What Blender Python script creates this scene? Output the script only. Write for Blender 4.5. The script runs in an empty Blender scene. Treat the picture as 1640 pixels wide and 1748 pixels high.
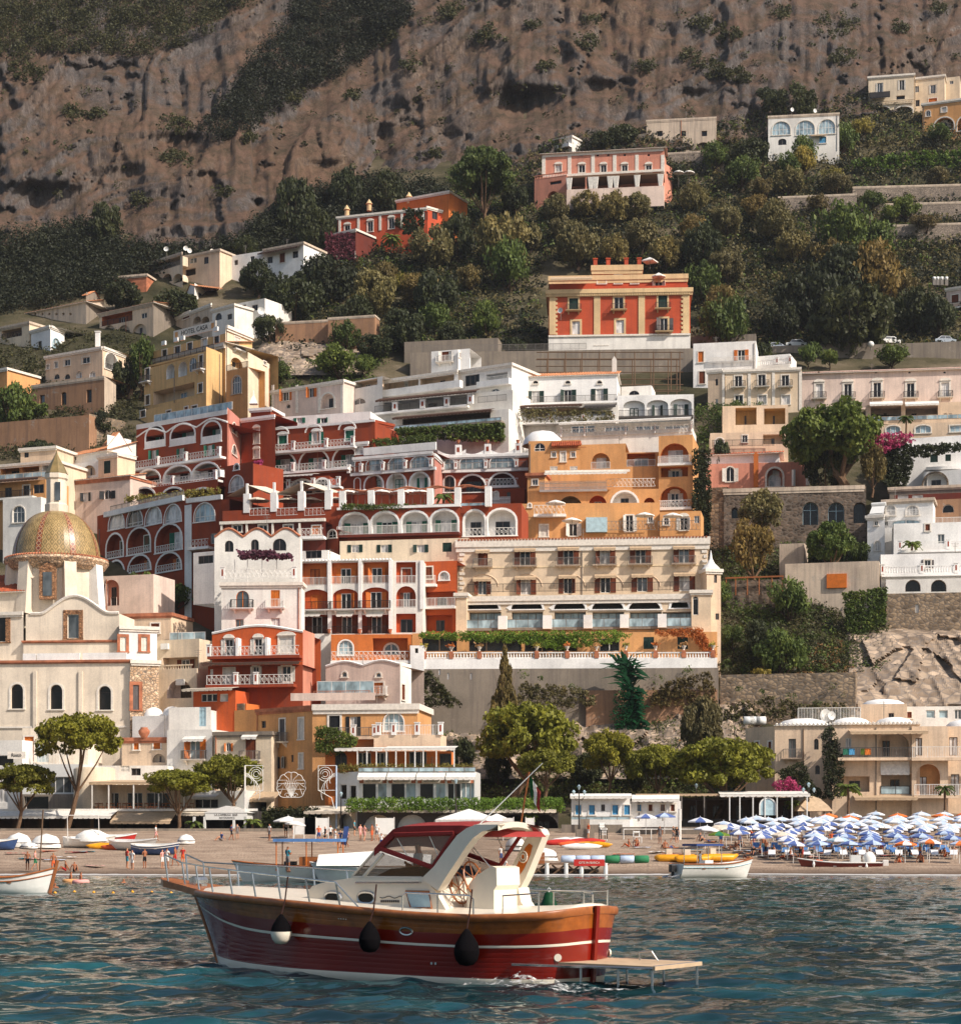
import bpy,math,random
import numpy as np
from mathutils import Vector,Matrix,noise
#----------------------------------------------------------- camera, sky, sun, exposure
SC=bpy.context.scene
COL=SC.collection
F,CX,HY,HC=3300.0,820.0,1427.0,3.1
cd=bpy.data.cameras.new('camera');cam=bpy.data.objects.new('camera',cd);COL.objects.link(cam)
cam.location=(0,0,HC);cam.rotation_euler=(math.pi/2,0,0)
cd.sensor_fit='HORIZONTAL';cd.sensor_width=36.0;cd.lens=36.0*F/1640.0
cd.shift_y=(HY-874.0)/1640.0;cd.clip_start=0.5;cd.clip_end=6000
SC.camera=cam
SUN_EL,SUN_AZ=math.radians(40),math.radians(56)
W=bpy.data.worlds.new('World');SC.world=W;W.use_nodes=True
wn=W.node_tree.nodes;wl=W.node_tree.links;wn.clear()
sky=wn.new('ShaderNodeTexSky');sky.sky_type='NISHITA';sky.sun_disc=False
sky.sun_elevation=SUN_EL;sky.sun_rotation=math.pi-SUN_AZ;sky.air_density=1.0;sky.dust_density=2.2;sky.ozone_density=0.6
bg=wn.new('ShaderNodeBackground');bg.inputs[1].default_value=0.11
wo=wn.new('ShaderNodeOutputWorld');wl.new(sky.outputs[0],bg.inputs[0]);wl.new(bg.outputs[0],wo.inputs[0])
sd=bpy.data.lights.new('sun','SUN');sd.energy=4.3;sd.angle=math.radians(0.55);sd.color=(1.0,0.92,0.83)
sun=bpy.data.objects.new('sun',sd);COL.objects.link(sun);sun.location=(60,-40,120)
sv=Vector((math.sin(SUN_AZ)*math.cos(SUN_EL),-math.cos(SUN_AZ)*math.cos(SUN_EL),math.sin(SUN_EL)))
sun.rotation_euler=sv.to_track_quat('Z','Y').to_euler()
SC.view_settings.view_transform='Standard';SC.view_settings.look='None'
SC.view_settings.exposure=0.3;SC.view_settings.gamma=1.0;SC.view_settings.use_curve_mapping=False
SC.render.engine='CYCLES'
SC.cycles.use_denoising=True;SC.cycles.max_bounces=5;SC.cycles.diffuse_bounces=2;SC.cycles.glossy_bounces=3
SC.cycles.transmission_bounces=4;SC.cycles.transparent_max_bounces=8;SC.cycles.caustics_reflective=False;SC.cycles.caustics_refractive=False
SC.cycles.sample_clamp_indirect=4.0
#----------------------------------------------------------- small helpers
RNG=random.Random(7)
def at(px,py,D):return Vector(((px-CX)/F*D,D,HC+(HY-py)/F*D))
def zat(py,D):return HC+(HY-py)/F*D
def lin(c):
 c=c/255.0
 return c/12.92 if c<=0.04045 else((c+0.055)/1.055)**2.4
def rgb(r,g,b):return(lin(r),lin(g),lin(b),1.0)
MATS={}
def N_(t,ty,**kw):
 n=t.nodes.new(ty)
 for k,v in kw.items():
  if k in n.inputs:n.inputs[k].default_value=v
  else:setattr(n,k,v)
 return n
def base_mat(name,rough=0.8,spec=0.3,metal=0.0):
 m=bpy.data.materials.new(name);m.use_nodes=True
 t=m.node_tree;p=t.nodes['Principled BSDF']
 p.inputs['Roughness'].default_value=rough;p.inputs['Metallic'].default_value=metal
 p.inputs['Specular IOR Level'].default_value=spec
 MATS[name]=m
 return m,t,p
def mulc(c,f):return(min(c[0]*f,1),min(c[1]*f,1),min(c[2]*f,1),1)
def coords(t,scale,obj=False):
 if obj:src=N_(t,'ShaderNodeTexCoord').outputs['Object']
 else:src=N_(t,'ShaderNodeNewGeometry').outputs['Position']
 mp=N_(t,'ShaderNodeMapping');mp.inputs['Scale'].default_value=scale
 t.links.new(src,mp.inputs['Vector'])
 return mp.outputs[0]
def noise_n(t,vec,scale=1.0,detail=4.0,rough=0.6):
 n=N_(t,'ShaderNodeTexNoise');n.inputs['Scale'].default_value=scale
 n.inputs['Detail'].default_value=detail;n.inputs['Roughness'].default_value=rough
 if vec is not None:t.links.new(vec,n.inputs['Vector'])
 return n.outputs[0]
def ramp(t,fac,stops):
 r=N_(t,'ShaderNodeValToRGB');e=r.color_ramp.elements
 while len(e)<len(stops):e.new(0.5)
 for i,(p,c)in enumerate(stops):e[i].position=p;e[i].color=c
 t.links.new(fac,r.inputs[0])
 return r.outputs[0]
def mixc(t,fac,a,b,mode='MIX'):
 m=N_(t,'ShaderNodeMix',data_type='RGBA',blend_type=mode)
 for s,v in((0,fac),(6,a),(7,b)):
  if isinstance(v,(int,float)):m.inputs[s].default_value=v
  elif isinstance(v,tuple):m.inputs[s].default_value=v
  else:t.links.new(v,m.inputs[s])
 return m.outputs[2]
def bump(t,p,h,strength=0.3,dist=0.05):
 b=N_(t,'ShaderNodeBump');b.inputs['Strength'].default_value=strength;b.inputs['Distance'].default_value=dist
 t.links.new(h,b.inputs['Height']);t.links.new(b.outputs[0],p.inputs['Normal'])
def plain(name,col,rough=0.6,spec=0.4,metal=0.0,vary=0.18,sc=3.0):
 m,t,p=base_mat(name,rough,spec,metal)
 v=coords(t,(sc,sc,sc))
 n=noise_n(t,v,1.0,3.0)
 c=ramp(t,n,[(0.3,mulc(col,1-vary)),(0.7,mulc(col,1+vary*0.6))])
 t.links.new(c,p.inputs['Base Color'])
 return m
def plaster(name,col,stain=0.5,patch=0.25,rough=0.9):
 """painted render: cloudy tone, rain streaks running down, chipped pale patches, a fine relief"""
 m,t,p=base_mat(name,rough,0.15)
 pos=coords(t,(1,1,1))
 a=noise_n(t,pos,0.22,5.0,0.62)
 c=ramp(t,a,[(0.3,mulc(col,0.76)),(0.52,col),(0.72,mulc(col,1.12))])
 st=noise_n(t,coords(t,(1.5,1.5,0.09)),1.0,5.0,0.7)
 sm=ramp(t,st,[(0.46,(0,0,0,1)),(0.72,(1,1,1,1))])
 grime=(col[0]*0.5+0.03,col[1]*0.48+0.03,col[2]*0.5+0.03,1)
 mu=N_(t,'ShaderNodeMath',operation='MULTIPLY');mu.inputs[1].default_value=min(1,stain*1.35)
 t.links.new(sm,mu.inputs[0])
 c=mixc(t,mu.outputs[0],c,grime)
 if patch:
  pn=noise_n(t,pos,0.55,8.0,0.72)
  pm=ramp(t,pn,[(0.60,(0,0,0,1)),(0.66,(patch,patch,patch,1))])
  c=mixc(t,pm,c,(0.42,0.36,0.3,1))
 fine=noise_n(t,pos,6.0,4.0,0.7)
 c=mixc(t,0.35,c,ramp(t,fine,[(0.25,(0.55,0.55,0.55,1)),(0.75,(1.25,1.25,1.25,1))]),'MULTIPLY')
 t.links.new(c,p.inputs['Base Color'])
 bump(t,p,fine,0.25,0.04)
 return m
def stone(name,c1,c2,sc=1.6,mortar=(0.2,0.17,0.14,1)):
 m,t,p=base_mat(name,0.95,0.1)
 v=coords(t,(sc,sc,sc*1.5))
 vo=N_(t,'ShaderNodeTexVoronoi',feature='DISTANCE_TO_EDGE');vo.inputs['Scale'].default_value=1.0
 t.links.new(v,vo.inputs['Vector'])
 vc=N_(t,'ShaderNodeTexVoronoi');vc.inputs['Scale'].default_value=1.0;t.links.new(v,vc.inputs['Vector'])
 sepa=N_(t,'ShaderNodeSeparateColor');t.links.new(vc.outputs['Color'],sepa.inputs[0])
 c=ramp(t,sepa.outputs[0],[(0.0,c1),(0.6,c2),(1.0,mulc(c2,1.35))])
 e=ramp(t,vo.outputs[0],[(0.02,(1,1,1,1)),(0.12,(0,0,0,1))])
 c=mixc(t,e,c,mortar)
 big=noise_n(t,coords(t,(0.25,0.25,0.12)),1.0,6.0,0.7)
 c=mixc(t,0.75,c,ramp(t,big,[(0.3,(0.45,0.42,0.42,1)),(0.7,(1.2,1.15,1.1,1))]),'MULTIPLY')
 t.links.new(c,p.inputs['Base Color'])
 bump(t,p,vo.outputs[0],0.7,0.12)
 return m
def leafy(name,col,col2,trans=0.3):
 m,t,p=base_mat(name,0.6,0.25)
 oi=N_(t,'ShaderNodeObjectInfo')
 n=noise_n(t,coords(t,(1,1,1)),0.55,5.0,0.7)
 c=ramp(t,n,[(0.3,mulc(col,0.65)),(0.52,col),(0.72,col2)])
 r=ramp(t,oi.outputs['Random'],[(0.0,(0.75,0.72,0.8,1)),(0.5,(1,1,1,1)),(1.0,(1.25,1.12,0.95,1))])
 c=mixc(t,1.0,c,r,'MULTIPLY')
 fine=noise_n(t,coords(t,(1,1,1)),5.0,2.0,0.6)
 c=mixc(t,0.8,c,ramp(t,fine,[(0.3,(0.55,0.55,0.55,1)),(0.7,(1.4,1.4,1.3,1))]),'MULTIPLY')
 t.links.new(c,p.inputs['Base Color'])
 tr=N_(t,'ShaderNodeBsdfTranslucent');t.links.new(c,tr.inputs[0])
 mx=N_(t,'ShaderNodeMixShader');mx.inputs[0].default_value=trans
 out=t.nodes['Material Output']
 t.links.new(p.outputs[0],mx.inputs[1]);t.links.new(tr.outputs[0],mx.inputs[2]);t.links.new(mx.outputs[0],out.inputs[0])
 return m
def glassy(name,col,rough=0.06,spec=0.9):
 """window glass in front of a dim or curtained room: dark, mirror-like"""
 m,t,p=base_mat(name,rough,spec)
 n=noise_n(t,coords(t,(0.9,0.9,0.5)),1.0,2.0)
 t.links.new(ramp(t,n,[(0.35,mulc(col,0.5)),(0.65,mulc(col,1.5))]),p.inputs['Base Color'])
 return m
def louvre(name,col):
 m,t,p=base_mat(name,0.6,0.3)
 n=noise_n(t,coords(t,(2,2,2)),1.0,4.0,0.7)
 t.links.new(ramp(t,n,[(0.3,mulc(col,0.72)),(0.7,mulc(col,1.15))]),p.inputs['Base Color'])
 return m
plaster('red',rgb(150,68,42),0.4,0.06);plaster('pink',rgb(206,138,122),0.4,0.1)  # pink is the red plaster in sun, the light put into its colour
plaster('orange',rgb(198,92,48),0.35,0.06);plaster('tangerine',rgb(206,116,58),0.35,0.06)
plaster('ochre',rgb(218,160,104),0.4,0.08);plaster('yellow',rgb(220,178,122),0.45,0.1)
plaster('cream',rgb(226,206,178),0.4,0.08);plaster('beige',rgb(226,202,172),0.25,0.08)
plaster('peach',rgb(228,200,170),0.4,0.1);plaster('white',rgb(234,228,218),0.28,0.1)
plaster('chalk',rgb(242,238,232),0.2,0.05);plaster('old',rgb(208,188,166),0.8,0.55)
plaster('ruin',rgb(168,128,98),0.9,0.6);plaster('salmon',rgb(214,144,120),0.45,0.12)
plaster('concrete',rgb(140,128,114),0.9,0.35);plaster('church',rgb(234,218,196),0.3,0.12)
plaster('villa_red',rgb(192,84,54),0.35,0.06);plaster('villa_trim',rgb(222,190,144),0.3,0.05)
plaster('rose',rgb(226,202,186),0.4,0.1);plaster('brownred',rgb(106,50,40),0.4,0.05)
stone('rubble',rgb(112,98,82),rgb(158,138,114));stone('rubble_dark',rgb(78,68,60),rgb(122,106,92))
stone('quoin',rgb(196,160,124),rgb(220,190,158),2.4);stone('wall_stone',rgb(134,122,110),rgb(158,144,130),3.2,(0.17,0.15,0.13,1));stone('basalt',rgb(120,82,56),rgb(176,130,94),3.5,(0.18,0.12,0.08,1))
stone('tan_rock',rgb(128,112,96),rgb(168,150,130),0.75,(0.24,0.2,0.165,1));plain('trim',rgb(228,218,204),0.7,0.2);plain('trim_cream',rgb(226,204,168),0.7,0.2)
plain('rail_white',rgb(225,220,212),0.5);plain('iron',rgb(46,38,34),0.5)
plain('iron_grey',rgb(120,112,104),0.5)
louvre('green',rgb(38,108,84));louvre('dark_green',rgb(24,50,42));louvre('brown',rgb(112,54,26))
louvre('orange_wood',rgb(206,110,34));louvre('white_wood',rgb(222,214,202));louvre('grey_wood',rgb(96,88,86));louvre('black_wood',rgb(30,30,32))
louvre('blue_wood',rgb(78,148,190));louvre('pale_blue',rgb(170,196,204))
glassy('glass',rgb(74,78,80));glassy('dark',rgb(24,20,18),0.2,0.4);glassy('curtain',rgb(196,190,184),0.25,0.6)
glassy('sky_glass',rgb(150,170,176),0.08,1.0)
plain('terracotta',rgb(178,112,82),0.85,0.2,0,0.4,1.2);plain('tile_roof',rgb(196,132,92),0.9,0.15,0,0.5,1.6)
plain('tile_red',rgb(176,92,62),0.9,0.15,0,0.45,1.6)
plain('awning_cream',rgb(214,200,180),0.85,0.1);plain('awning_white',rgb(226,220,210),0.85,0.1)
plain('awning_brown',rgb(88,66,56),0.85,0.1);plain('awning_tan',rgb(190,164,134),0.85,0.1)
plain('wood',rgb(150,88,46),0.6);plain('old_wood',rgb(110,84,62),0.85);plain('bark',rgb(112,88,68),0.95,0.1,0,0.4,6)
plain('bark_dark',rgb(66,52,42),0.95,0.1,0,0.4,6)
plain('steel',rgb(190,190,188),0.25,0.5,0.9);plain('plastic_white',rgb(226,224,218),0.35,0.5,0,0.06)
plain('black',rgb(24,22,24),0.5);plain('grey_dark',rgb(70,64,60),0.8)
leafy('leaf_pine',rgb(122,122,40),rgb(172,168,64));leafy('leaf_dark',rgb(60,66,40),rgb(92,98,54))
leafy('leaf_olive',rgb(120,112,70),rgb(166,150,96));leafy('leaf_brown',rgb(114,100,58),rgb(156,134,80))
leafy('leaf_green',rgb(86,102,46),rgb(132,142,64));leafy('leaf_bright',rgb(104,132,48),rgb(152,168,72))
leafy('leaf_wood',rgb(74,74,44),rgb(110,104,60));leafy('leaf_gold',rgb(140,130,62),rgb(180,164,86))
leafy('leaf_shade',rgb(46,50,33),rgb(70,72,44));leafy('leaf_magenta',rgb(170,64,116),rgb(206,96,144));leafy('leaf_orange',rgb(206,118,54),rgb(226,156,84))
leafy('leaf_plum',rgb(104,56,72),rgb(146,80,98));leafy('leaf_emerald',rgb(18,76,42),rgb(44,110,60));leafy('leaf_straw',rgb(158,120,78),rgb(194,154,106))
#----------------------------------------------------------- meshes and objects
class MB:
 def __init__(s):s.v=[];s.f=[];s.m=[]
 def quad(s,a,b,c,d,mi=0):
  n=len(s.v);s.v+=[tuple(a),tuple(b),tuple(c),tuple(d)];s.f.append((n,n+1,n+2,n+3));s.m.append(mi)
 def poly(s,pts,mi=0):
  n=len(s.v);s.v+=[tuple(p)for p in pts];s.f.append(tuple(range(n,n+len(pts))));s.m.append(mi)
 def box(s,x0,x1,y0,y1,z0,z1,mi=0,faces='xXyYzZ'):
  n=len(s.v)
  s.v+=[(x0,y0,z0),(x1,y0,z0),(x1,y1,z0),(x0,y1,z0),(x0,y0,z1),(x1,y0,z1),(x1,y1,z1),(x0,y1,z1)]
  for k,q in(('y',(0,1,5,4)),('X',(1,2,6,5)),('Y',(2,3,7,6)),('x',(3,0,4,7)),('Z',(4,5,6,7)),('z',(3,2,1,0))):
   if k in faces:s.f.append(tuple(n+i for i in q));s.m.append(mi)
 def tube(s,pts,rads,sides=6,mi=0,cap=True,close=False):
  pts=[Vector(p)for p in pts]
  if not isinstance(rads,(list,tuple)):rads=[rads]*len(pts)
  n0=len(s.v);k=len(pts)
  up=None
  for i,p in enumerate(pts):
   d=(pts[(i+1)%k]-pts[i-1])if close else(pts[min(i+1,k-1)]-pts[max(i-1,0)])
   if d.length<1e-9:d=Vector((0,0,1))
   d.normalize()
   if up is None:up=Vector((0,0,1))if abs(d.z)<0.9 else Vector((1,0,0))
   a=up-d*up.dot(d)
   if a.length<1e-6:a=d.orthogonal()
   a.normalize();b=d.cross(a);up=a
   for j in range(sides):
    t=2*math.pi*j/sides
    s.v.append(tuple(p+(a*math.cos(t)+b*math.sin(t))*rads[i]))
  for i in range(k if close else k-1):
   i2=(i+1)%k
   for j in range(sides):
    s.f.append((n0+i*sides+j,n0+i*sides+(j+1)%sides,n0+i2*sides+(j+1)%sides,n0+i2*sides+j));s.m.append(mi)
  if cap and not close:
   s.f.append(tuple(n0+j for j in range(sides-1,-1,-1)));s.m.append(mi)
   s.f.append(tuple(n0+(k-1)*sides+j for j in range(sides)));s.m.append(mi)
 def lathe(s,prof,seg=12,c=(0,0,0),mi=0,a0=0.0,a1=2*math.pi,sx=1.0,sy=1.0):
  full=abs(a1-a0-2*math.pi)<1e-6;n0=len(s.v);cnt=seg if full else seg+1
  for r,z in prof:
   for j in range(cnt):
    t=a0+(a1-a0)*j/seg
    s.v.append((c[0]+r*math.cos(t)*sx,c[1]+r*math.sin(t)*sy,c[2]+z))
  for i in range(len(prof)-1):
   for j in range(seg):
    j2=(j+1)%cnt
    s.f.append((n0+i*cnt+j,n0+i*cnt+j2,n0+(i+1)*cnt+j2,n0+(i+1)*cnt+j));s.m.append(mi)
 def grid(s,rows,mi=0):
  n0=len(s.v);k=len(rows[0])
  for r in rows:s.v+=[tuple(p)for p in r]
  for i in range(len(rows)-1):
   for j in range(k-1):
    s.f.append((n0+i*k+j,n0+i*k+j+1,n0+(i+1)*k+j+1,n0+(i+1)*k+j));s.m.append(mi)
 def mesh(s,name,mats,smooth=False):
  me=bpy.data.meshes.new(name);me.from_pydata(s.v,[],s.f)
  for m in([mats]if isinstance(mats,str)else mats):me.materials.append(MATS[m])
  if any(s.m):me.polygons.foreach_set('material_index',s.m)
  if smooth:me.polygons.foreach_set('use_smooth',[True]*len(s.f))
  me.update()
  return me
 def build(s,name,mats,parent=None,loc=None,rz=0.0,smooth=False):
  return put(name,s.mesh(name,mats,smooth),parent,loc,rz)
def put(name,me,parent=None,loc=None,rz=0.0):
 o=bpy.data.objects.new(name,me);COL.objects.link(o)
 if parent:o.parent=parent
 if loc is not None:o.location=loc
 if rz:o.rotation_euler=(0,0,rz)
 return o
def tag(o,label,cat,group=None):
 o['label']=label;o['category']=cat
 if group:o['group']=group
 return o
def thing(name,label,cat,loc=(0,0,0),rz=0.0,group=None):
 o=bpy.data.objects.new(name,None);COL.objects.link(o);o.location=loc;o.rotation_euler=(0,0,rz);o.empty_display_size=0.1
 return tag(o,label,cat,group)
def kids(o):return[c for c in o.children]
def dup(root,label,loc=None,rz=None,scale=None,group=None):
 r=root.copy();COL.objects.link(r);r['label']=label
 if group:r['group']=group
 if loc is not None:r.location=loc
 if rz is not None:r.rotation_euler=(0,0,rz)
 if scale is not None:r.scale=scale if isinstance(scale,(tuple,list,Vector))else(scale,)*3
 for ch in root.children:
  c=ch.copy();COL.objects.link(c);c.parent=r
  for g in ch.children:
   d=g.copy();COL.objects.link(d);d.parent=c
 return r
def structure(o):o['kind']='structure';return o
def stuff(o):o['kind']='stuff';return o
def mesh_np(name,V,Q,mat):
 me=bpy.data.meshes.new(name);n=len(V);m=len(Q);k=Q.shape[1]
 me.vertices.add(n);me.vertices.foreach_set('co',np.asarray(V,dtype=np.float32).ravel())
 me.loops.add(m*k);me.loops.foreach_set('vertex_index',np.asarray(Q,dtype=np.int32).ravel())
 me.polygons.add(m);me.polygons.foreach_set('loop_start',np.arange(0,m*k,k,dtype=np.int32))
 me.polygons.foreach_set('loop_total',np.full(m,k,dtype=np.int32))
 for x in([mat]if isinstance(mat,str)else mat):me.materials.append(MATS[x])
 me.update(calc_edges=True);me.validate()
 return me
ORD=['first','second','third','fourth','fifth','sixth','seventh','eighth','ninth','tenth','eleventh','twelfth','thirteenth','fourteenth','fifteenth','sixteenth','seventeenth','eighteenth','nineteenth','twentieth']
#  the land: sea, beach, hillside, cliff
TC=[-500,0,250,500,700,900,1100,1250,1450,1640,2140]
TR=[1440,1400,1300,1200,1100,1000,900,800,700,600,500,400,300,200,100,0,-150]
_d=[210,218,236,248,260,274,290,306,324,350,385,425,455,480,500,515,535]
_r=[210,216,227,239,253,267,284,298,316,345,380,412,440,465,490,510,530]
TT=[_d,_d,_d,_d,_d,_d,[0.5*(a+b)for a,b in zip(_d,_r)],_r,_r,_r,_r]
TT=[list(c)for c in TT]
def _set(c,**k):
 for a,v in k.items():TT[TC.index(c)][TR.index(int(a[1:]))]=v
for c in(-500,0):_set(c,r800=314,r700=334,r600=366,r500=398,r400=418)
_set(250,r700=326,r600=356,r500=392,r400=415);_set(500,r500=388,r400=412);_set(700,r500=382,r400=408,r300=432)
_set(900,r400=402,r300=424,r200=448);_set(1100,r400=396,r300=420,r200=445)
for c in(1250,1450,1640,2140):_set(c,r400=398,r300=421,r200=444,r600=349)
def interp(xs,ys,x):
 if xs[0]>xs[-1]:xs=xs[::-1];ys=ys[::-1]
 return float(np.interp(x,xs,ys))
def TD(px,py):
 i=max(0,min(len(TC)-2,int(np.searchsorted(TC,px))-1))
 f=min(max((px-TC[i])/(TC[i+1]-TC[i]),0),1)
 return interp(TR,TT[i],py)*(1-f)+interp(TR,TT[i+1],py)*f
def zbeach(D):
 return-0.9+0.075*(D-140)if D<160 else 0.6+0.072*(D-160)if D<203 else 3.7
def beach_pt(px,D):return Vector(((px-CX)/F*D,D,zbeach(D)))
# ---- sea
def make_sea():
 nd,nx=520,540
 D=24*np.exp(np.linspace(0,math.log(168/24),nd))
 U=np.linspace(-0.44,0.44,nx)
 DD,UU=np.meshgrid(D,U,indexing='ij');X=UU*DD;Y=DD
 rs=np.random.RandomState(4);Z=np.zeros_like(X);DX=np.zeros_like(X)
 wind=math.radians(262)
 for i in range(64):
  L=0.4*(1.075**i)if i<26 else rs.uniform(0.4,2.6)
  a=wind+rs.normal(0,0.6);k=2*math.pi/L;ph=rs.uniform(0,6.28)
  A=0.0054*L**0.8*rs.uniform(0.5,1.2)
  q=k*(X*math.cos(a)+Y*math.sin(a))+ph
  q=q+0.6*np.sin(0.23*k*(X*math.sin(a)-Y*math.cos(a))+ph*1.7)
  fade=np.clip((L/(DD*0.006))-0.4,0,1)
  Z+=A*fade*(0.9*np.exp(1.1*np.sin(q))-1.2)
 shore=np.clip((152-Y)/22,0.12,1)
 Z*=shore
 V=np.stack([X,Y,Z],-1).reshape(-1,3)
 idx=np.arange(nd*nx).reshape(nd,nx)
 Q=np.stack([idx[:-1,:-1],idx[:-1,1:],idx[1:,1:],idx[1:,:-1]],-1).reshape(-1,4)
 m,t,p=base_mat('sea_water',0.07,0.5)
 p.inputs['IOR'].default_value=1.33
 pos=coords(t,(1,1,1))
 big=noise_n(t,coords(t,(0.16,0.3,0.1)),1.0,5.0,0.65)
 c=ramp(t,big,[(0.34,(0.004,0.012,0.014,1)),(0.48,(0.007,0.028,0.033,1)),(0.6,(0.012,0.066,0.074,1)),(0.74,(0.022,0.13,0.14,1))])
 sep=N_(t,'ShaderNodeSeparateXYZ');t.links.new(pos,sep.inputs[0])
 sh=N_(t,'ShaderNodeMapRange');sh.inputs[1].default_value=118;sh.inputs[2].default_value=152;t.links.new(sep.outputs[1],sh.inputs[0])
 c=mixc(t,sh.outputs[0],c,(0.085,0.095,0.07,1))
 fo=noise_n(t,coords(t,(2.2,2.2,1)),1.0,6.0,0.75)
 cr=N_(t,'ShaderNodeMath',operation='MULTIPLY_ADD');cr.inputs[1].default_value=0.9;t.links.new(sep.outputs[2],cr.inputs[0]);t.links.new(fo,cr.inputs[2])
 fm=ramp(t,cr.outputs[0],[(0.83,(0,0,0,1)),(0.93,(0.5,0.5,0.5,1))])
 c=mixc(t,fm,c,(0.5,0.55,0.55,1))
 t.links.new(c,p.inputs['Base Color'])
 rn=N_(t,'ShaderNodeTexNoise');rn.noise_type='RIDGED_MULTIFRACTAL';rn.inputs['Scale'].default_value=1.0;rn.inputs['Detail'].default_value=4.0;rn.inputs['Roughness'].default_value=0.55;t.links.new(coords(t,(1.6,4.2,2)),rn.inputs['Vector']);r1=rn.outputs[0]
 bump(t,p,r1,0.55,0.05)
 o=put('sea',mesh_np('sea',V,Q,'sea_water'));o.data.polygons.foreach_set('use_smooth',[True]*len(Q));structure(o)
 b=MB();b.box(-900,900,-700,150,-3,-0.5)
 structure(b.build('open_sea','sea_water'))
make_sea()
def make_beach():
 m,t,p=base_mat('pebbles',0.95,0.15)
 pos=coords(t,(1,1,1))
 a=noise_n(t,coords(t,(0.35,0.6,1)),1.0,6.0,0.7)
 c=ramp(t,a,[(0.3,rgb(132,112,96)),(0.5,rgb(166,144,124)),(0.7,rgb(190,168,146))])
 vo=N_(t,'ShaderNodeTexVoronoi');vo.inputs['Scale'].default_value=5.0;t.links.new(pos,vo.inputs['Vector'])
 c=mixc(t,0.5,c,ramp(t,vo.outputs['Distance'],[(0.0,(1.25,1.22,1.18,1)),(0.7,(0.55,0.53,0.52,1))]),'MULTIPLY')
 sep=N_(t,'ShaderNodeSeparateXYZ');t.links.new(pos,sep.inputs[0])
 wet=N_(t,'ShaderNodeMapRange');wet.inputs[1].default_value=0.55;wet.inputs[2].default_value=0.05;t.links.new(sep.outputs[2],wet.inputs[0])
 c=mixc(t,wet.outputs[0],c,rgb(98,80,66))
 t.links.new(c,p.inputs['Base Color']);bump(t,p,vo.outputs['Distance'],0.8,0.08)
 rows=[]
 for i in range(60):
  D=140+i*1.5;r=[]
  for j in range(120):
   x=-90+j*1.5
   z=zbeach(D)+0.10*noise.noise(Vector((x*0.3,D*0.3,0)))+0.12*noise.noise(Vector((x*0.1,D*0.05,3)))*(1 if D<200 else 0.2)
   r.append((x,D+0.9*math.sin(x*0.11)*(1 if D<160 else 0),z))
  rows.append(r)
 b=MB();b.grid(rows);structure(b.build('beach','pebbles',smooth=True))
 m,t,p=base_mat('foam',0.9,0.2);p.inputs['Base Color'].default_value=(0.5,0.48,0.45,1)
 rs=random.Random(3);b=MB();row0=[];row1=[];row2=[]
 for j in range(420):
  x=-80+j*0.4
  e=152.0+0.9*math.sin(x*0.11)
  w=0.35+0.6*noise.noise(Vector((x*0.22,0,7)))+0.35*noise.noise(Vector((x*1.1,2,7)))
  o=2.6*noise.noise(Vector((x*0.07,4,1)))+0.5*noise.noise(Vector((x*0.5,4,1)))
  row0.append((x,e-1.1+o-max(w,0.05),0.03));row1.append((x,e-1.1+o,0.10+0.03*rs.random()));row2.append((x,e-0.9+o+max(w,0.05),0.02))
 b.grid([row0,row1,row2]);o=b.build('foam_line','foam',smooth=True);stuff(o)
make_beach()
# ---- hillside
def make_hill():
 m,t,p=base_mat('hill_earth',1.0,0.05)
 a=noise_n(t,coords(t,(0.05,0.05,0.1)),1.0,8.0,0.68)
 c=ramp(t,a,[(0.3,rgb(46,46,32)),(0.47,rgb(70,66,48)),(0.6,rgb(98,88,70)),(0.75,rgb(136,122,106))])
 t.links.new(c,p.inputs['Base Color'])
 bump(t,p,noise_n(t,coords(t,(0.5,0.5,0.8)),1.0,6.0,0.7),0.8,0.5)
 rows=[]
 for py in list(range(1432,110,-12)):
  r=[]
  for px in range(-420,2080,13):
   D=TD(px,py)
   q=at(px,py,D)
   D+=2.2*noise.noise(Vector((q.x*0.05,q.z*0.08,1)))+1.0*noise.noise(Vector((q.x*0.2,q.z*0.25,5)))+1.2
   r.append(at(px,py,D))
  rows.append(r)
 b=MB();b.grid(rows);structure(b.build('hillside','hill_earth',smooth=True))
 b=MB();b.box(-75,75,201.5,232,3.2,3.86);structure(b.build('promenade','concrete'))
make_hill()
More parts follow.
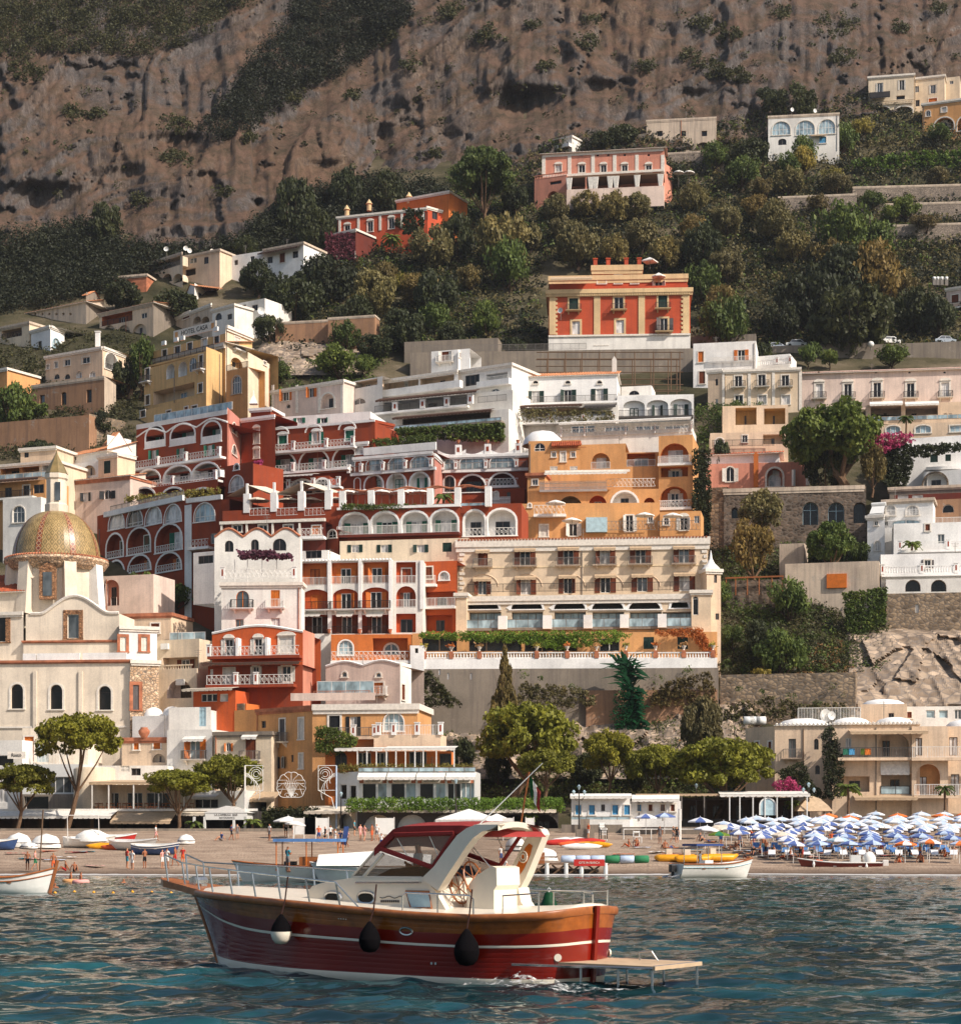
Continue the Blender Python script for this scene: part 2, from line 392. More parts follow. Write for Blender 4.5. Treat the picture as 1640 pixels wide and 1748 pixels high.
# ---- cliff
CB=([-500,0,130,250,420,520,640,780,850,960,1100,1220,1330,1450,1640,2140],[395,395,400,425,400,360,310,300,290,245,225,205,195,160,140,130])
CST=4.0;CPX=np.arange(-400,2060,CST);CPY=np.arange(450,-310,-CST)
CD=np.zeros((len(CPY),len(CPX)))
def cliff_depth():
 fr=noise.fractal;V=Vector
 caves=[(905,178,80,34,11),(60,345,120,40,7),(215,325,60,60,6),(310,250,90,26,5),(650,262,40,55,7),(700,205,55,40,5),(560,290,60,20,4),(440,345,9,7,7),(1040,150,60,16,5),(1180,170,40,22,5)]
 for j,px in enumerate(CPX):
  cb=float(np.interp(px,CB[0],CB[1]));d0=TD(px,cb+25)+4
  for i,py in enumerate(CPY):
   if py>cb+40:CD[i,j]=TD(px,py)+9;continue
   h=cb+25-py
   x=(px-820)*0.15;z=-py*0.15
   D=d0+h*0.17
   big=fr(V((x*0.018,z*0.014,2)),1.0,2.0,3)
   tl=0.036-0.03*min(max((px-640)/260,0),1);s=z*0.046-x*tl+0.8*noise.noise(V((x*0.03,z*0.03,9)))
   ledge=(s-math.floor(s));ledge=ledge**3;s2=s*3.3+0.5*noise.noise(V((x*0.09,z*0.09,19)));l2=(s2-math.floor(s2))**2
   rib=1-abs(noise.noise(V((x*0.16+0.8*noise.noise(V((x*0.05,z*0.05,4))),z*0.022,6))))*2
   rib2=1-abs(noise.noise(V((x*0.5,z*0.06,16))))*2
   rock=fr(V((x*0.11,z*0.13,11)),0.9,2.1,5)
   dv,pv=noise.voronoi(V((x*0.075+0.3*rock,z*0.034+0.25*rock,31)))
   blk=noise.cell(pv[0]*7.3);crack=max(0,1-(dv[1]-dv[0])*5)
   dw,pw=noise.voronoi(V((x*0.26,z*0.13,51+x*0.001)))
   fl=1-abs(noise.noise(V((x*0.9+0.4*rock,z*0.05,61))))*2;D+=8*big-4.2*ledge-1.5*l2-1.8*rib-1.0*rib2-0.7*fl-1.2*rock-1.4*blk+0.6*crack-0.45*noise.cell(pw[0]*5.1)
   D+=4*max(0,noise.noise(V((x*0.02+z*0.02,(x-z)*0.006,21))))
   for cx,cy,rx,ry,dp in caves:
    u=(px-cx)/rx;v=(py-cy)/ry
    if abs(u)<1.6 and-1.2<v<2.2:
     g=math.exp(-u*u*2)*(1/(1+math.exp(-(v+0.75+0.2*noise.noise(V((px*0.05,3,1))))*9)))*math.exp(-max(0,v)**2*0.9)
     D+=dp*g
   if px>430 and py<330:
    t=(px+1.02*(py-0)-705);D+=8*math.exp(-(t/60)**2)
   CD[i,j]=D
cliff_depth()
def CLD(px,py):
 i=min(max((450-py)/CST,0),len(CPY)-1.001);j=min(max((px+400)/CST,0),len(CPX)-1.001)
 a,b=int(i),int(j);u,v=i-a,j-b
 return(CD[a,b]*(1-u)+CD[a+1,b]*u)*(1-v)+(CD[a,b+1]*(1-u)+CD[a+1,b+1]*u)*v
def make_cliff():
 PX,PY=np.meshgrid(CPX,CPY)
 V=np.stack([(PX-CX)/F*CD,CD,HC+(HY-PY)/F*CD],-1).reshape(-1,3)
 idx=np.arange(PX.size).reshape(PX.shape)
 Q=np.stack([idx[:-1,:-1],idx[:-1,1:],idx[1:,1:],idx[1:,:-1]],-1).reshape(-1,4)
 m,t,p=base_mat('limestone',0.95,0.08)
 a=noise_n(t,coords(t,(0.035,0.035,0.12)),1.0,10.0,0.7)
 c=ramp(t,a,[(0.28,rgb(76,72,72)),(0.46,rgb(98,93,91)),(0.6,rgb(117,110,106)),(0.75,rgb(144,136,129))])
 och=noise_n(t,coords(t,(0.022,0.022,0.02)),1.0,5.0,0.6)
 st=noise_n(t,coords(t,(0.42,0.42,0.02)),1.0,6.0,0.75)
 om=ramp(t,och,[(0.5,(0,0,0,1)),(0.64,(0.75,0.75,0.75,1))])
 c=mixc(t,om,c,ramp(t,st,[(0.35,rgb(78,62,52)),(0.5,rgb(118,94,74)),(0.62,rgb(154,130,106))]))
 dk=ramp(t,noise_n(t,coords(t,(1.3,1.3,0.05)),1.0,7.0,0.8),[(0.5,(0,0,0,1)),(0.66,(0.6,0.6,0.6,1))])
 c=mixc(t,dk,c,rgb(62,54,52))
 pl=ramp(t,noise_n(t,coords(t,(1.1,1.1,0.08)),1.7,6.0,0.78),[(0.54,(0,0,0,1)),(0.68,(0.6,0.6,0.6,1))])
 c=mixc(t,pl,c,rgb(164,148,134))
 vo=N_(t,'ShaderNodeTexVoronoi',feature='DISTANCE_TO_EDGE');vo.inputs['Scale'].default_value=1.0
 wv=N_(t,'ShaderNodeVectorMath',operation='ADD');nz=N_(t,'ShaderNodeTexNoise');nz.inputs['Scale'].default_value=0.3;t.links.new(coords(t,(1,1,1)),nz.inputs['Vector'])
 t.links.new(coords(t,(0.35,0.35,0.14)),wv.inputs[0]);t.links.new(nz.outputs['Color'],wv.inputs[1]);t.links.new(wv.outputs[0],vo.inputs['Vector'])
 c=mixc(t,ramp(t,vo.outputs['Distance'],[(0.0,(0.7,0.7,0.7,1)),(0.06,(0,0,0,1))]),c,rgb(92,80,76))
 fi=noise_n(t,coords(t,(1.1,1.1,0.2)),1.0,8.0,0.8);f2=noise_n(t,coords(t,(2.6,2.6,0.5)),1.0,4.0,0.7)
 c=mixc(t,0.9,c,ramp(t,fi,[(0.3,(0.6,0.59,0.59,1)),(0.5,(1,1,1,1)),(0.68,(1.35,1.33,1.3,1))]),'MULTIPLY');c=mixc(t,0.7,c,ramp(t,f2,[(0.3,(0.55,0.54,0.54,1)),(0.7,(1.4,1.38,1.35,1))]),'MULTIPLY')
 g=N_(t,'ShaderNodeNewGeometry');sp=N_(t,'ShaderNodeSeparateXYZ');t.links.new(g.outputs['Normal'],sp.inputs[0])
 gn=N_(t,'ShaderNodeMath',operation='MULTIPLY_ADD');gn.inputs[1].default_value=0.6;t.links.new(sp.outputs[2],gn.inputs[0])
 t.links.new(noise_n(t,coords(t,(0.06,0.06,0.08)),1.0,7.0,0.7),gn.inputs[2])
 gm=ramp(t,gn.outputs[0],[(0.72,(0,0,0,1)),(0.9,(0.8,0.8,0.8,1))])
 c=mixc(t,gm,c,ramp(t,noise_n(t,coords(t,(0.25,0.25,0.25)),1.0,5.0,0.7),[(0.35,rgb(76,66,48)),(0.6,rgb(126,98,80))]))
 t.links.new(c,p.inputs['Base Color'])
 h=noise_n(t,coords(t,(0.9,0.9,0.4)),1.0,9.0,0.8)
 bump(t,p,h,1.0,1.3)
 o=put('cliff',mesh_np('cliff',V,Q,'limestone'));structure(o)
make_cliff()
def rock_patch(x0,x1,y0,y1,off,seed):
 """bare rock standing out of the slope below the town"""
 rows=[]
 for py in np.arange(y1,y0-1,-3.0):
  r=[]
  for px in np.arange(x0,x1+1,3.0):
   e=min(1,(px-x0)/25,(x1-px)/25,(py-y0)/14+0.05);D=TD(px,py)+2.5-(off+2.5)*max(0,min(1,e));q=at(px,py,D);V=Vector
   dv,pv=noise.voronoi(V((q.x*.22,q.z*.3,seed)));D+=-1.6*noise.fractal(V((q.x*.12,q.z*.16,seed)),1,2,5)-1.0*noise.cell(pv[0]*6.1)-0.8*(1-abs(noise.noise(V((q.x*.5,q.z*.12,seed))))*2)
   r.append(at(px,py,D))
  rows.append(r)
 b=MB();b.grid(rows);structure(b.build('rock_outcrop','tan_rock'))
rock_patch(1425,1720,1070,1262,2.0,1);rock_patch(690,1300,1192,1330,1.5,2);rock_patch(1230,1300,1190,1290,2.0,3);rock_patch(440,640,545,640,1.5,4)
#  how a building is put together
def arch_pts(u0,u1,z0,z1,arch,n=10):
 """outline of an opening from bottom-left, up, over, down to bottom-right; arch = rise of the curve (0 = flat)"""
 if not arch:return[(u0,z0),(u0,z1),(u1,z1),(u1,z0)]
 w=(u1-u0)/2;r=min(arch,w,(z1-z0));c=(u0+u1)/2
 return[(u0,z0)]+[(c-w*math.cos(math.pi*i/n),z1-r+r*math.sin(math.pi*i/n))for i in range(n+1)]+[(u1,z0)]
def wall_mb(b,w,zb,h,holes,mi=0,top=None):
 """front wall at y=0 from x 0..w and z zb..h with real openings; each hole (u0,u1,z0,z1,arch,depth,mi)"""
 xs=sorted(set([0,w]+[x for q in holes for x in q[:2]]));zs=sorted(set([zb,h]+[z for q in holes for z in q[2:4]]))
 for i in range(len(zs)-1):
  za,zc=zs[i],zs[i+1]
  if zc-za<1e-5:continue
  run=None
  for j in range(len(xs)-1):
   xa,xc=xs[j],xs[j+1]
   if xc-xa<1e-5:continue
   inside=any(q[0]<(xa+xc)/2<q[1]and q[2]<(za+zc)/2<q[3]for q in holes)
   if inside:
    if run:b.quad((run[0],0,za),(run[1],0,za),(run[1],0,zc),(run[0],0,zc),mi);run=None
   else:run=(run[0],xc)if run else(xa,xc)
  if run:b.quad((run[0],0,za),(run[1],0,za),(run[1],0,zc),(run[0],0,zc),mi)
 for u0,u1,z0,z1,arch,dep,rmi in holes:
  P=arch_pts(u0,u1,z0,z1,arch)
  if arch:
   n=len(P)-2;half=n//2
   for i in range(1,len(P)-2):
    a,c=P[i],P[i+1]
    b.quad((a[0],0,a[1]),(c[0],0,c[1]),(c[0],0,z1),(a[0],0,z1),mi)
  P2=P+[P[0]]
  for a,c in zip(P2[:-1],P2[1:]):
   b.quad((a[0],0,a[1]),(a[0],dep,a[1]),(c[0],dep,c[1]),(c[0],0,c[1]),rmi)
MC={}
def cached(key,fn):
 if key not in MC:MC[key]=fn()
 return MC[key]
def q1(x):return max(0.1,round(x,1))
def pane_me(w,h,arch,mat):
 def f():
  b=MB();b.poly([(x,0,z)for x,z in arch_pts(-w/2,w/2,0,h,arch)][::-1][::-1],0)
  return b.mesh('pane',mat)
 return cached(('pane',w,h,arch,mat),f)
def ring(b,P,wd,y0,y1,mi=0,closed=False):
 """a moulding of width wd round outline P (outside of it), from y0 (front) to y1"""
 cx=sum(p[0]for p in P)/len(P);n=len(P);O=[]
 for i,p in enumerate(P):
  a=Vector(P[i-1]if i else(P[0][0],P[0][1]-1));c=Vector(P[i+1]if i<n-1 else(P[-1][0],P[-1][1]-1));pv=Vector(p)
  d1=(pv-a).normalized();d2=(c-pv).normalized()
  n1=Vector((-d1.y,d1.x));n2=Vector((-d2.y,d2.x));m=n1+n2
  if m.length<1e-6:m=n1
  m.normalize();k=wd/max(0.4,m.dot(n1));O.append(pv+m*k)
 for i in range(n-1):
  p,q,o,r=P[i],P[i+1],O[i],O[i+1]
  b.quad((o.x,y0,o.y),(r.x,y0,r.y),(q[0],y0,q[1]),(p[0],y0,p[1]),mi)
  b.quad((o.x,y1,o.y),(r.x,y1,r.y),(r.x,y0,r.y),(o.x,y0,o.y),mi)
  b.quad((p[0],y0,p[1]),(q[0],y0,q[1]),(q[0],y1,q[1]),(p[0],y1,p[1]),mi)
 for i in(0,n-1):
  p,o=P[i],O[i]
  b.quad((p[0],y0,p[1]),(o.x,y0,o.y),(o.x,y1,o.y),(p[0],y1,p[1]),mi)
def frame_me(w,h,arch,mat,leaves,transom,y):
 def f():
  b=MB();t=0.07
  P=arch_pts(-w/2+t,w/2-t,t*0.6,h-t,max(arch-t,0)if arch else 0)
  ring(b,P,t,y-0.04,y+0.03)
  b.box(-w/2,w/2,y-0.04,y+0.03,0,t)
  for k in range(1,leaves):
   x=-w/2+w*k/leaves;b.box(x-0.05,x+0.05,y-0.03,y+0.02,0.03,h-(arch*0.1 if arch else 0)-0.02)
  if transom:
   z=h-arch if arch else h*0.72
   b.box(-w/2+0.02,w/2-0.02,y-0.028,y+0.018,z-0.04,z+0.04)
  return b.mesh('window',mat)
 return cached(('frame',w,h,arch,mat,leaves,transom,y),f)
def shutter_me(w,h,mat):
 def f():
  b=MB();t=min(0.09,w*0.2)
  b.box(0,t,-0.05,0,0,h);b.box(w-t,w,-0.05,0,0,h);b.box(t,w-t,-0.05,0,0,t);b.box(t,w-t,-0.05,0,h-t,h);b.box(t,w-t,-0.05,0,h*0.5-t/2,h*0.5+t/2)
  n=max(5,int(h/0.14))
  for i in range(n):
   z=t+(h-2*t)*(i+0.5)/n;d=(h-2*t)/n*0.45
   b.quad((t,-0.045,z-d),(w-t,-0.045,z-d),(w-t,-0.012,z+d),(t,-0.012,z+d))
  b.quad((t,-0.008,t),(w-t,-0.008,t),(w-t,-0.008,h-t),(t,-0.008,h-t))
  return b.mesh('shutter',mat)
 return cached(('shut',w,h,mat),f)
def trim_me(w,h,arch,mat,tw,fancy):
 def f():
  b=MB();P=arch_pts(-w/2,w/2,0,h,arch);ring(b,P,tw,-0.07,0.0)
  b.box(-w/2-tw-0.06,w/2+tw+0.06,-0.16,0.0,-0.14,0)
  if fancy:
   z=h+tw;ww=w/2+tw+0.08
   b.box(-ww,ww,-0.2,0,z,z+0.1)
   pts=[(-ww*math.cos(math.pi*i/8)*0.95,z+0.1+0.38*math.sin(math.pi*i/8))for i in range(9)]
   for a,c in zip(pts[:-1],pts[1:]):
    b.quad((a[0],-0.14,z+0.1),(c[0],-0.14,z+0.1),(c[0],-0.14,c[1]),(a[0],-0.14,a[1]));b.quad((a[0],-0.14,a[1]),(c[0],-0.14,c[1]),(c[0],0,c[1]),(a[0],0,a[1]))
  return b.mesh('surround',mat)
 return cached(('trim',w,h,arch,mat,tw,fancy),f)
def rail_mb(b,w,h,style,x0=0.0,y=0.0,z=0.0):
 if style=='baluster':
  b.box(x0,x0+w,y-0.09,y+0.09,z+h-0.14,z+h);b.box(x0,x0+w,y-0.09,y+0.09,z,z+0.12)
  n=max(2,int(w/0.34))
  for i in range(n):
   x=x0+w*(i+0.5)/n;b.tube([(x,y,z+0.1),(x,y,z+0.3),(x,y,z+h*0.65),(x,y,z+h-0.12)],[0.06,0.105,0.055,0.075],5,cap=False)
 elif style=='lattice':
  b.box(x0,x0+w,y-0.03,y+0.03,z+h-0.07,z+h);b.box(x0,x0+w,y-0.03,y+0.03,z+0.04,z+0.1)
  n=max(2,int(w/0.55))
  for i in range(n):
   xa=x0+w*i/n;xc=x0+w*(i+1)/n
   b.box(xa-0.025,xa+0.025,y-0.025,y+0.025,z,z+h)
   for s in((xa,xc),(xc,xa)):b.tube([(s[0],y,z+0.1),(s[1],y,z+h-0.07)],0.016,3,cap=False)
   b.tube([((xa+xc)/2+0.16*math.cos(t),y,z+h*0.5+0.16*math.sin(t))for t in[k*math.pi/3 for k in range(6)]],0.018,3,close=True)
 elif style=='pickets':
  for zz in(0.25,0.75):b.box(x0,x0+w,y-0.03,y+0.03,z+h*zz-0.04,z+h*zz+0.04)
  n=max(2,int(w/0.16))
  for i in range(n+1):x=x0+w*i/n;b.box(x-0.045,x+0.045,y-0.05,y-0.03,z,z+h)
 elif style=='glass':
  b.box(x0,x0+w,y-0.03,y+0.03,z+h-0.06,z+h);b.box(x0,x0+w,y-0.015,y+0.015,z+0.05,z+h-0.06,1)
  for i in range(int(w/1.6)+2):x=x0+min(w,i*1.6);b.box(x-0.03,x+0.03,y-0.03,y+0.03,z,z+h)
 else:
  b.box(x0,x0+w,y-0.03,y+0.03,z+h-0.06,z+h);b.box(x0,x0+w,y-0.02,y+0.02,z+0.06,z+0.1)
  n=max(2,int(w/0.17))
  for i in range(n+1):
   x=x0+w*i/n;r=0.035 if i%9==0 or i==n else 0.018
   b.box(x-r,x+r,y-r,y+r,z,z+h-0.05,0,'xXyY')
def balcony_parts(root,T,w,dep,style,slab,rail,h=1.0,nm='balcony'):
 """slab on two brackets with a railing; T = (loc, rz) of bottom centre on the wall"""
 w=q1(w);key=('balc',w,dep,slab)
 def f():
  b=MB();b.box(-w/2,w/2,-dep,0.0,-0.16,0);b.box(-w/2-0.05,w/2+0.05,-dep-0.05,0.0,-0.06,-0.002)
  for x in(-w*0.33,w*0.33):
   n=len(b.v);t=0.1
   b.v+=[(x-t,0,-0.16),(x+t,0,-0.16),(x+t,0,-0.65),(x-t,0,-0.65),(x-t,-dep*0.8,-0.16),(x+t,-dep*0.8,-0.16)]
   b.f+=[(n,n+4,n+3),(n+1,n+2,n+5),(n+4,n+5,n+2,n+3)];b.m+=[0,0,0]
  return b.mesh(nm,slab)
 o=put(nm,cached(key,f),root,T[0],T[1])
 if style=='solid':
  def g():
   b=MB();b.box(-w/2,w/2,-dep,-dep+0.14,0,h);b.box(-w/2,-w/2+0.14,-dep+0.14,0,0,h);b.box(w/2-0.14,w/2,-dep+0.14,0,0,h)
   return b.mesh('parapet',slab)
  put('parapet',cached(('par',w,dep,slab,h),g),o);return o
 def g():
  b=MB();rail_mb(b,w-0.1,h,style,-w/2+0.05,-dep+0.06)
  for x in(-w/2+0.05,w/2-0.05):
   b.box(x-0.03,x+0.03,-dep+0.06,0,h-0.06,h)
   for k in range(4):y=-dep+0.2+k*(dep-0.2)/4;b.box(x-0.02,x+0.02,y-0.02,y+0.02,0,h-0.05,0,'xXyY')
  return b.mesh('railing',[rail,'sky_glass'])
 put('railing',cached(('brail',w,dep,style,rail,h),g),o)
 return o
def awning_me(w,drop,out,mat):
 def f():
  b=MB();n=max(2,int(w/0.6))
  b.quad((-w/2,0,0),(-w/2,-out,-drop),(w/2,-out,-drop),(w/2,0,0));b.quad((-w/2,0,-0.03),(w/2,0,-0.03),(w/2,-out,-drop-0.03),(-w/2,-out,-drop-0.03))
  for x in(-w/2,w/2):b.poly([(x,0,0),(x,-out,-drop),(x,-out,-drop-0.03),(x,0,-0.03)])
  for i in range(n):
   a=-w/2+w*i/n;c=-w/2+w*(i+1)/n;m=(a+c)/2;z=-drop-0.03
   b.poly([(a,-out,z),(a,-out,z-0.18),(a*0.6+m*0.4,-out,z-0.26),(c*0.6+m*0.4,-out,z-0.26),(c,-out,z-0.18),(c,-out,z)])
  return b.mesh('awning',mat)
 return cached(('awn',w,drop,out,mat),f)
def P_(pane='glass',frame='rail_white',leaves=2,transom=False,sh=None,trim=None,tw=0.16,arch=0,deep=0.22,bal=None,awn=None,bd=0.75,rail='iron',slab='trim',inner=None,inside='white',fancy=False,closed=None,bw=0.5,lg=1.5,fr=None,awo=0.7,rh=1.0,hb=0.0,iw=0.55,ih=0.72,il=0.0):
 d=dict(locals());return d
def mod(p,**k):d=dict(p);d.update(k);return d
WP=dict(plain=P_(),dark=P_(pane='dark',frame='grey_wood'),sq=P_(trim='trim',leaves=2,tw=0.12),arch=P_(arch=9,transom=True,trim='trim'),archdark=P_(arch=9,pane='dark',frame='grey_wood',trim=None),green=P_(sh='green',pane='curtain'),gclosed=P_(closed='green',trim='trim'),dgreen=P_(sh='dark_green',pane='curtain'),dgclosed=P_(closed='dark_green'),brown=P_(sh='brown',pane='glass'),orange=P_(sh='orange_wood',pane='dark'),oclosed=P_(closed='orange_wood',trim='trim'),bclosed=P_(closed='brown',trim='trim'),wclosed=P_(closed='white_wood',trim='trim',fancy=True),white=P_(sh='white_wood',pane='dark',trim='trim',fancy=True),blue=P_(closed='blue_wood',trim='trim',tw=0.1),hole=P_(pane='dark',frame='old_wood',leaves=1,deep=0.45),)
WP['loggia']=P_(arch=1.0,inner='green',trim='trim',bal=None,inside='white')
class Face:
 def __init__(s,root,xa,xb,yt,yb,Da,Db=None,mat='white',dp=8.0,rows=(),cor=None,roof=None,sides='LR',ref=None,down=2.5,par=None,top=True,holes=(),ch=0.35,cp=0.28,wavy=None):
  Db=Da if Db is None else Db
  a=at(xa,HY,Da);c=at(xb,HY,Db);s.root=root
  s.U=Vector((c.x-a.x,c.y-a.y,0));s.w=s.U.length;s.U.normalize();s.N=Vector((s.U.y,-s.U.x,0))
  s.rz=math.atan2(s.U.y,s.U.x);s.O=Vector((a.x,a.y,0))
  ref=(xa+xb)/2 if ref is None else ref
  if abs(s.rz)>0.72:sides='';top=False
  zb=s.ray(ref,yb).z;zt=s.ray(ref,yt).z
  s.O.z=zb;s.h=zt-zb;s.mat=mat;s.dp=dp
  s.loc=s.O-root.location
  holes=list(holes);s.late=[]
  for r in rows:holes+=s.row(r)
  b=MB();mats=[mat,'white','trim']
  s.mats=mats
  def mi(m):
   if m not in mats:mats.append(m)
   return mats.index(m)
  H=[(u0,u1,z0,z1,ar,de,mi(rm or mat))for u0,u1,z0,z1,ar,de,rm in holes]
  wall_mb(b,s.w,-down,s.h,H)
  if'L' in sides:b.quad((0,dp,-down),(0,0,-down),(0,0,s.h),(0,dp,s.h))
  if'R' in sides:b.quad((s.w,0,-down),(s.w,dp,-down),(s.w,dp,s.h),(s.w,0,s.h))
  if top:b.quad((0,0,s.h),(s.w,0,s.h),(s.w,dp,s.h),(0,dp,s.h));b.quad((0,dp,s.h),(s.w,dp,s.h),(s.w,dp,-down),(0,dp,-down))
  s.wall=b.build('wall',mats,root,s.loc,s.rz)
  for fn in s.late:fn()
  if s.h>5 and s.w>6 and mat not in('rubble','rubble_dark','concrete','ruin')and RNG.random()<0.75:
   b=MB();u=s.w*RNG.choice((0.03,0.97,0.5));b.tube([(u,-0.08,s.h-0.4),(u,-0.08,-1.0)],0.055,5);s.part(b,'drainpipe',RNG.choice(('iron_grey','old_wood','terracotta')))
  if top and s.w>5 and s.h>3 and mat not in('rubble','rubble_dark','concrete','ruin','wall_stone')and RNG.random()<0.4:
   b=MB();u=s.w*RNG.uniform(0.1,0.9);y=min(dp*0.5,3);hh=RNG.uniform(1.6,3.2);b.tube([(u,y,s.h),(u,y,s.h+hh)],0.035,4)
   for k in range(3):z=s.h+hh-0.15-0.22*k;b.tube([(u-0.5+0.1*k,y,z),(u+0.5-0.1*k,y,z)],0.02,3)
   s.part(b,'aerial','iron_grey')
  if cor:
   b=MB();e=cp;xl=-e if'L' in sides else 0;xr=s.w+e if'R' in sides else s.w
   b.box(xl,xr,-e,-0.003,s.h-ch,s.h+0.06);b.box(xl+0.1,xr-0.1,-e*0.55,-0.003,s.h-ch*1.7,s.h-ch-0.002)
   if'L' in sides:b.box(-e,-0.003,0,dp,s.h-ch,s.h+0.06)
   if'R' in sides:b.box(s.w+0.003,s.w+e,0,dp,s.h-ch,s.h+0.06)
   b.build('cornice',cor,root,s.loc,s.rz)
  if par:
   b=MB();b.box(0,s.w,0.002,0.3,s.h+0.001,s.h+par[1]);b.box(-0.06,s.w+0.06,-0.06,0.36,s.h+par[1],s.h+par[1]+0.1)
   if'R' in sides:b.box(s.w-0.3,s.w-0.002,0.3,dp,s.h+0.001,s.h+par[1])
   b.build('parapet',par[0],root,s.loc,s.rz)
  if wavy:
   b=MB();n=wavy[1]*12;pts=[]
   for i in range(n+1):x=s.w*i/n;pts.append((x,s.h+0.15+wavy[2]*abs(math.sin(math.pi*wavy[1]*i/n))**1.2))
   for p,q in zip(pts[:-1],pts[1:]):
    b.quad((p[0],0.004,s.h-0.002),(q[0],0.004,s.h-0.002),(q[0],0.004,q[1]),(p[0],0.004,p[1]));b.quad((p[0],0.004,p[1]),(q[0],0.004,q[1]),(q[0],0.4,q[1]),(p[0],0.4,p[1]))
   b.build('gable',mat,root,s.loc,s.rz)
   b=MB();b.tube([(x,0.02,z)for x,z in pts],0.16,5);b.build('coping',wavy[0],root,s.loc,s.rz)
  if roof:s.roof(*roof)
 def ray(s,px,py):
  d=Vector(((px-CX)/F,1,(HY-py)/F));o=Vector((0,0,HC));n=s.N
  t=((s.O-o)*1.0).dot(Vector((n.x,n.y,0)))/d.dot(n)if True else 0
  return o+d*t
 def u(s,px):p=s.ray(px,HY);return(p.x-s.O.x)*s.U.x+(p.y-s.O.y)*s.U.y
 def z(s,px,py):return s.ray(px,py).z-s.O.z
 def T(s,u,v,y=0.0):
  p=s.O+s.U*u+Vector((0,0,v))-s.N*y
  return(p-s.root.location,s.rz)
 def part(s,b,name,mats,smooth=False):return b.build(name,mats,s.root,s.loc,s.rz,smooth)
 def row(s,r):
  st,y0,y1,wpx,xs=r[:5];kw=r[5]if len(r)>5 else{}
  p=mod(WP[st]if isinstance(st,str)else st,**kw)
  if isinstance(xs,(int,float)):xs=[xs]
  out=[]
  for x in xs:
   u0,u1=s.u(x-wpx/2),s.u(x+wpx/2);z0=s.z(x,y1);z1=s.z(x,y0)
   if y1<0:z0=z1+y1
   w,h=q1(u1-u0),q1(z1-z0);uc=(u0+u1)/2;u0,u1,z1=uc-w/2,uc+w/2,z0+h
   ar=round(min(p['arch'],w/2),2)if p['arch']else 0
   if p['inner']:
    out.append((u0,u1,z0,z1,ar,p['lg'],p['inside']));s.late.append(lambda a=(p,uc,z0,w,h,ar):s.loggia(*a))
   else:
    out.append((u0,u1,z0,z1,ar,p['deep'],p['fr']));s.late.append(lambda a=(p,uc,z0,w,h,ar):s.window(*a))
  return out
 def window(s,p,uc,z0,w,h,ar,y=0.0,flush=False):
  yy=0.0 if not flush else-0.06
  T=s.T(uc,z0,y+yy);dp=0.04 if flush else round(p['deep'],2)
  if p['closed']:
   o=put('window',frame_me(w,h,ar,'trim' if p['closed']=='white_wood' else p['closed'],1,False,0.05),s.root,*T)
   for k in(0,1):
    q=put('shutter',shutter_me(round(w/2,2),h if not ar else round(h-ar*0.3,1),p['closed']),o);q.location=(-w/2+k*w/2,0.09,0)
   if ar or True:
    q=put('pane',pane_me(w,h,ar,'dark'),o);q.location=(0,0.12,0)
  else:
   o=put('window',frame_me(w,h,ar,p['frame'],p['leaves'],p['transom'],dp*0.75),s.root,*T)
   q=put('pane',pane_me(w,h,ar,RNG.choice((p['pane'],)*4+('curtain','dark'))if p['pane']in('glass','curtain')else p['pane']),o);q.location=(0,dp*0.75+0.01,0)
  if p['sh']:
   sw=round(max(0.25,w*p['bw']),1);me=shutter_me(sw,round(h-(ar*0.4 if ar else 0),1),p['sh'])
   for k,x in enumerate((-w/2-0.02,w/2+0.02)):
    a=RNG.choice((0,0,0,0.35,0.8));q=put('shutter',me,o,(x if k else x-sw*math.cos(a),-0.012-(0 if k else sw*math.sin(a)),0),-a if k else a)
  if p['trim']:
   q=put('surround',trim_me(w,h,ar,p['trim'],p['tw'],p['fancy']),o)
  if p['bal']:balcony_parts(s.root,s.T(uc,z0-0.03,y+yy-0.004),w+(w if p['sh']else 0.7)+0.5,p['bd'],p['bal'],p['slab'],p['rail'],p['rh'])
  if p['awn']:
   put('awning',awning_me(q1(w*(1.9 if p['sh']else 1.25)+0.3),0.35 if p['awo']<1 else 0.6,p['awo'],p['awn']),s.root,*s.T(uc,z0+h+(0.35 if not p['fancy']else 0.7),y+yy-0.005))
 def loggia(s,p,uc,z0,w,h,ar):
  lg=p['lg'];b=MB()
  b.poly([(x,lg,z)for x,z in arch_pts(uc-w/2-0.01,uc+w/2+0.01,z0-0.01,z0+h+0.01,ar)])
  s.part(b,'loggia',p['inside'])
  ip=mod(WP[p['inner']]if isinstance(p['inner'],str)else p['inner'])
  iw,ih=q1(w*p['iw']*(0.55 if ip['sh']else 1)),q1(h*p['ih'])
  s.window(mod(ip,bal=None,awn=None,trim=ip['trim']),uc+p['il']*w,z0+0.04,iw,ih,0 if not ip['arch']else round(iw/2,2),lg,True)
  if p['trim']:put('surround',trim_me(w,h,ar,p['trim'],0.28,False),s.root,*s.T(uc,z0,0))
  if p['bal']:
   if p['bal']=='solid':
    b=MB();b.box(uc-w/2,uc+w/2,-0.1,0.1,z0,z0+p['rh']);s.part(b,'parapet',p['slab'])
   elif p['bal'].startswith('out'):
    balcony_parts(s.root,s.T(uc,z0-0.03,-0.004),w+0.5,p['bd'],p['bal'][4:],p['slab'],p['rail'],p['rh'])
   else:
    b=MB();rail_mb(b,w,p['rh'],p['bal'],uc-w/2,0.02,z0);s.part(b,'railing',[p['rail'],'sky_glass'])
 def band(s,x0,x1,y0,y1,mat='trim',out=0.12,name='moulding'):
  u0,u1=s.u(x0),s.u(x1);b=MB();b.box(u0,u1,-out,-0.003,s.z((x0+x1)/2,y1),s.z((x0+x1)/2,y0));return s.part(b,name,mat)
